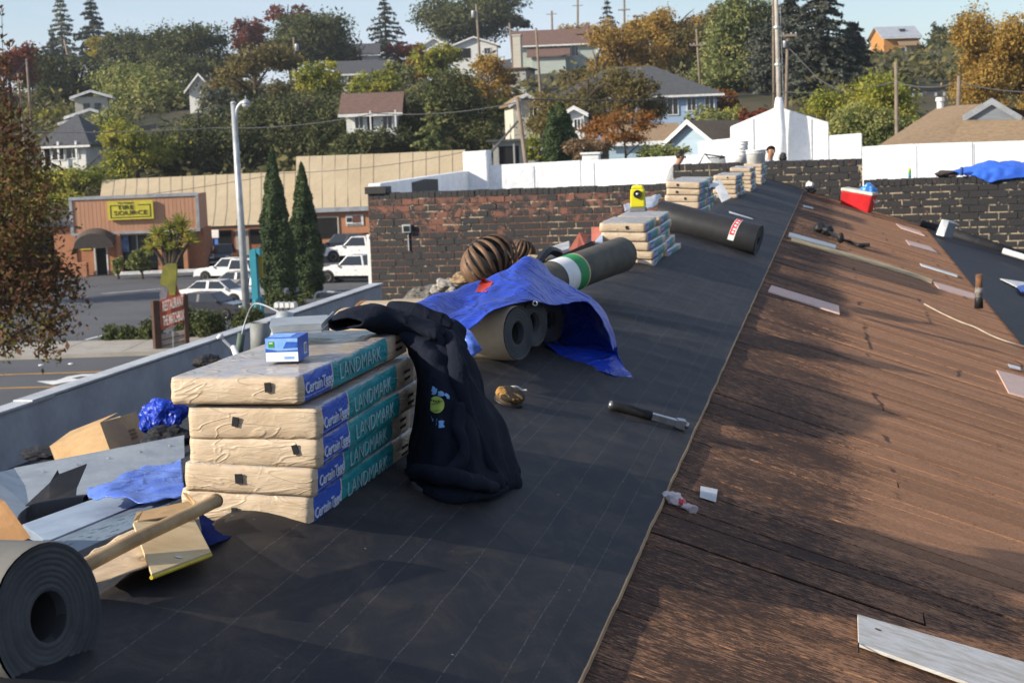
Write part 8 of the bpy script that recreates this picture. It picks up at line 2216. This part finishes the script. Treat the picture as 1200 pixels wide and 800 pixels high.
mp_ = (SP(188.4, 360.5, -.11) + SP(216.6, 351.3, .26)) / 2; ws = xd.length
lettering('lettering', 'RESTAURANT', .62, mp_ + Vector((0, .02, 0)), xd, (0, 0, 1), wS, t, .006, .006, ws / 4.45)
mp2 = (SP(189.5, 378, -.11) + SP(217, 368.3, .26)) / 2
lettering('lettering', 'THE MATCHBOX', .62, mp2 + Vector((0, .02, 0)), xd, (0, 0, 1), wS, t, .006, .006, ws / 5.5)
# teal sign post
b = GP(301, 378); tt = mat('teal_metal', (.03, .24, .32), (.025, .2, .27), scale=2, rough=.5)
t = thing('teal_sign', 'tall narrow teal sign cabinet on a post beside the lamp post', 'sign', b)
P = [AY(x, y, b.y) for x, y in ((291.5, 293), (299, 291), (302.5, 353), (295.5, 355))]
q = MB(); q.prism(P, (0, .35, 0)); q.part('cabinet', tt, t)
P = [AY(x, y, b.y + .02) for x, y in ((299, 291), (304, 292), (304.5, 300), (300, 296))]
q = MB(); q.prism(P, (0, .3, 0)); q.part('cabinet_return', tt, t)
q = MB(); q.tube([AY(300.5, 350, b.y + .1), AY(302.5, 384, b.y + .1)], .16, 8); q.part('post', tt, t)
q = MB(); q.tube([AY(306, 348, b.y + .6), AY(307.5, 380, b.y + .6)], .12, 8); q.part('post', tt, t)
P = [AY(x, y, b.y + .3) for x, y in ((302, 297), (307, 298), (308, 325), (303.5, 327))]
q = MB(); q.prism(P, (0, .1, 0)); q.part('yellow_face', mat('sign_face_amber', (.42, .30, .04)), t)
# four mailboxes
for i in range(4):
    px = 325 + i * 6.3
    b = GP(px, 372); c = AY(px, 357, b.y)
    t = thing('mailbox', ['white mailbox at the left end of the row of four', 'second white mailbox in the row of four', 'third white mailbox in the row of four', 'white mailbox at the right end of the row of four'][i], 'mailbox', b, 'row of white mailboxes by the juniper')
    q = MB(); pr_ = [(-.11, -.14)] + [(.11 * -math.cos(a), .03 + .11 * math.sin(a)) for a in [math.pi * k / 8 for k in range(9)]] + [(.11, -.14)]
    q.prism([c + Vector((x, -.2, z)) for x, z in pr_], (0, .45, 0)); q.part('box', MT['white'], t)
    q = MB(); q.prism([c + Vector((x * .96, -.215, z * .96)) for x, z in pr_], (0, .014, 0)); q.part('door', MT['white'], t)
    q = MB(); q.tube([b, c + Vector((0, 0, -.15))], .05, 4); q.part('post', MT['pole_wood'], t)
# pipe railing beyond the parapet
t = thing('pipe_railing', 'low bent pipe railing beyond the parapet cap', 'railing', GP(375, 366))
b0, b1, b2, b3 = GP(368, 372), AY(369, 348, GP(368, 372).y), AY(378, 342, GP(368, 372).y), AY(412, 344, GP(368, 372).y)
q = MB(); q.tube(crom([b0, b1, b2, b3], 5), .06, 6); q.part('rail', MT['lamp_grey'], t, smooth=True)
q = MB(); q.tube([b3, b3 - Vector((0, 0, 1.2))], .06, 6); q.part('post', MT['lamp_grey'], t)
# utility poles
GPL = 'wooden utility poles on the hill'
POLES = [('old utility pole with a crossarm at the frame edge near the red maple', 27, 150, 21, 86, 170, [(97, 12)], False), ('plain tall utility pole right behind the crossarm pole at the frame edge', 36, 135, 31, 69, 200, [], False),
         ('short cut off pole below the thin grey green conifer', 79, 64, 75, 46, 340, [], False), ('pole with a white transformer in front of the largest skyline oak', 347, 90, 344, 44, 240, [], True),
         ('pole with a transformer on the skyline beside the flat topped cypress', 561, 50, 558, 5, 320, [], True), ('short pole above the low white house', 600, 60, 597, 27, 290, [], False),
         ('thick tall pole in front of the long brown roofed house', 634, 118, 628, 33, 160, [], False), ('tiny crossed pole on the far skyline', 647, 34, 646.5, 13, 420, [(17, 12)], False), ('faint crossed pole beside the skeletal conifer', 677, 34, 677, -2, 400, [(7, 12)], False),
         ('leaning bare pole with a guy wire behind the white parapet', 617, 196, 606, 114, 92, [], False), ('utility pole with a crossarm above the blue house roof', 821, 108, 816, 34, 190, [(53, 18)], False), ('thin brown pole in the golden trees', 732, 62, 731.5, -2, 250, [(12, 14)], False),
         ('utility pole with transformer and crossarm right beside the flagpole', 921, 134, 923, 40, 130, [(42, 22)], True), ('plain pole in the yellow green tree', 1051, 156, 1050, 73, 105, [], False), ('grey pole stub above the brown hip roof', 1123, 128, 1124, 89, 92, [], False),
         ('dark thin pole between the pine boughs', 907, 120, 906, -10, 170, [], False)]
for lab, x0, y0, x1, y1, Y, arms, tf in POLES:
    A, B = AY(x0, y0, Y), AY(x1, y1, Y); s = mpp(x1, y1, Y)
    gz = terr(A.x, A.y)
    A = A + (A - B).normalized() * max(0, (A.z - gz) + .3)
    t = thing('utility_pole', lab, 'utility pole', A, GPL)
    q = MB(); q.tube([A, A.lerp(B, .5), B], [max(.15, s * 1.5), max(.14, s * 1.4), max(.11, s * 1.15)], 8); q.part('post', MT['pole_wood'], t, smooth=True)
    for yy, w in arms:
        c = AY(x1 + (x0 - x1) * (yy - y1) / (y0 - y1), yy, Y)
        q = MB(); q.box(c + Vector((0, -.2, 0)), (w * s, .14, .16)); q.part('crossarm', MT['pole_wood'], t)
        for k in (-.45, -.2, .2, .45):
            q = MB(); q.lathe([(.05, .08), (.08, .14), (.05, .2), (0, .24)], c + Vector((k * w * s, -.2, 0)), (0, 0, 1), 8); q.part('insulator', MT['lamp_grey'], t)
    if tf:
        c = AY(x1 + (-3.2 if x1 > 900 or x1 == 558 else 4.2), y1 + 12, Y)
        q = MB(); q.lathe([(s * 1.9, -s * 4), (s * 2.2, -s * 3.8), (s * 2.2, s * 3.4), (s * 1.9, s * 4), (0, s * 4.2)], c + Vector((0, -.2, 0)), (0, 0, 1), 14); q.part('transformer', MT['lamp_grey'], t, smooth=True)
        q = MB(); q.tube([c, AY(x1, y1 + 12, Y)], .06, 5); q.part('bracket', MT['steel'], t)
wm_ = mat('wire', (.10, .10, .10), rough=.6)
def wire(label, pts, r=.022, sag=.3):
    P = [AY(*p) for p in pts]; Q_ = []
    for a, b in zip(P[:-1], P[1:]):
        for k in range(12):
            u = k / 12; Q_.append(a.lerp(b, u) - Vector((0, 0, sag * 4 * u * (1 - u))))
    Q_.append(P[-1]); q = MB(); q.tube(Q_, r, 4)
    q.top('overhead_wire', wm_, label, 'wire')
wire('overhead wire running from the leaning pole to the flagpole side pole', [(606, 116, 92), (922, 108, 130), (1051, 96, 105), (1124, 97, 92), (1260, 105, 90)], .035)
wire('overhead wire running left from the leaning pole past the street lamp', [(606, 120, 92), (440, 133, 95), (250, 150, 100), (-60, 150, 100)], .03)
wire('low sagging wire across the tan warehouse roof', [(545, 178, 110), (330, 203, 112), (40, 240, 110)], .02)
wire('thick guy wire slanting down from the leaning pole', [(607, 142, 91.5), (570, 185, 90)], .07, 0)
wire('short guy wire beside the old utility pole at the frame edge', [(31, 71, 199), (12, 90, 190), (-10, 98, 185)], .05)
wire('steep guy wires from the transformer pole by the flagpole', [(923, 55, 130), (958, 92, 128), (985, 108, 126)], .04, 0)

# ------------------------------------------------------------------ hillside ground cover: one mass
rng = np.random.default_rng(5)
nU = 9000
ux = rng.uniform(-190, 150, nU); uy = 144 + (rng.random(nU) ** .85) * 312
ux *= (uy / 300) ** .75
keep = np.ones(nU, bool)
for hx, hy, hw in HP:
    keep &= ~((np.abs(ux - hx) < hw / 2 + 3) & (uy > hy - max(30, .24 * hy)) & (uy < hy + 10))
ux, uy = ux[keep], uy[keep]; nU = len(ux)
C = np.stack([ux, uy, [terr(a, b) for a, b in zip(ux, uy)]], 1)
patch = np.array([noise.noise(Vector((a * .04, b * .04, 0))) for a, b in zip(ux, uy)])[:, None]
hgt = rng.uniform(.4, 1.7, (nU, 1)) * (1.1 + 1.3 * np.clip(patch + .15, 0, 1))
P = C[:, None, :] + rng.normal(0, 1, (nU, 14, 3)) * np.concatenate([hgt * .8, hgt * .8, hgt * .45], 1)[:, None, :] + np.concatenate([hgt * 0, hgt * 0, hgt * .7], 1)[:, None, :]
P = P.reshape(-1, 3)
me = leaf_mesh('hillside_undergrowth', P, np.tile(np.array([0, -.3, .9]), (len(P), 1)), .36, rng)
o = link('hillside_undergrowth', me, None, mats=leafmat('undergrowth_leaves', [(.045, .052, .020), (.09, .095, .036), (.16, .145, .055), (.17, .125, .055)]))
tag(o, 'scrubby undergrowth covering the hillside between the houses', 'undergrowth', kind='stuff')

# ------------------------------------------------------------------ air
hz = MB(); hz.box((0, 500, 28), (6200, 6200, 72))
ho = hz.top('haze', None, 'thin autumn air over the valley', None, kind='stuff')
hm = bpy.data.materials.new('air'); hm.use_nodes = True
hn_ = hm.node_tree; hn_.nodes.remove(hn_.nodes['Principled BSDF'])
pv = hn_.nodes.new('ShaderNodeVolumePrincipled'); pv.inputs['Density'].default_value = 0.00017; pv.inputs['Color'].default_value = (0.80, 0.86, 0.95, 1); pv.inputs['Anisotropy'].default_value = 0.2
hn_.links.new(pv.outputs[0], hn_.nodes['Material Output'].inputs['Volume'])
ho.data.materials.clear(); ho.data.materials.append(hm)
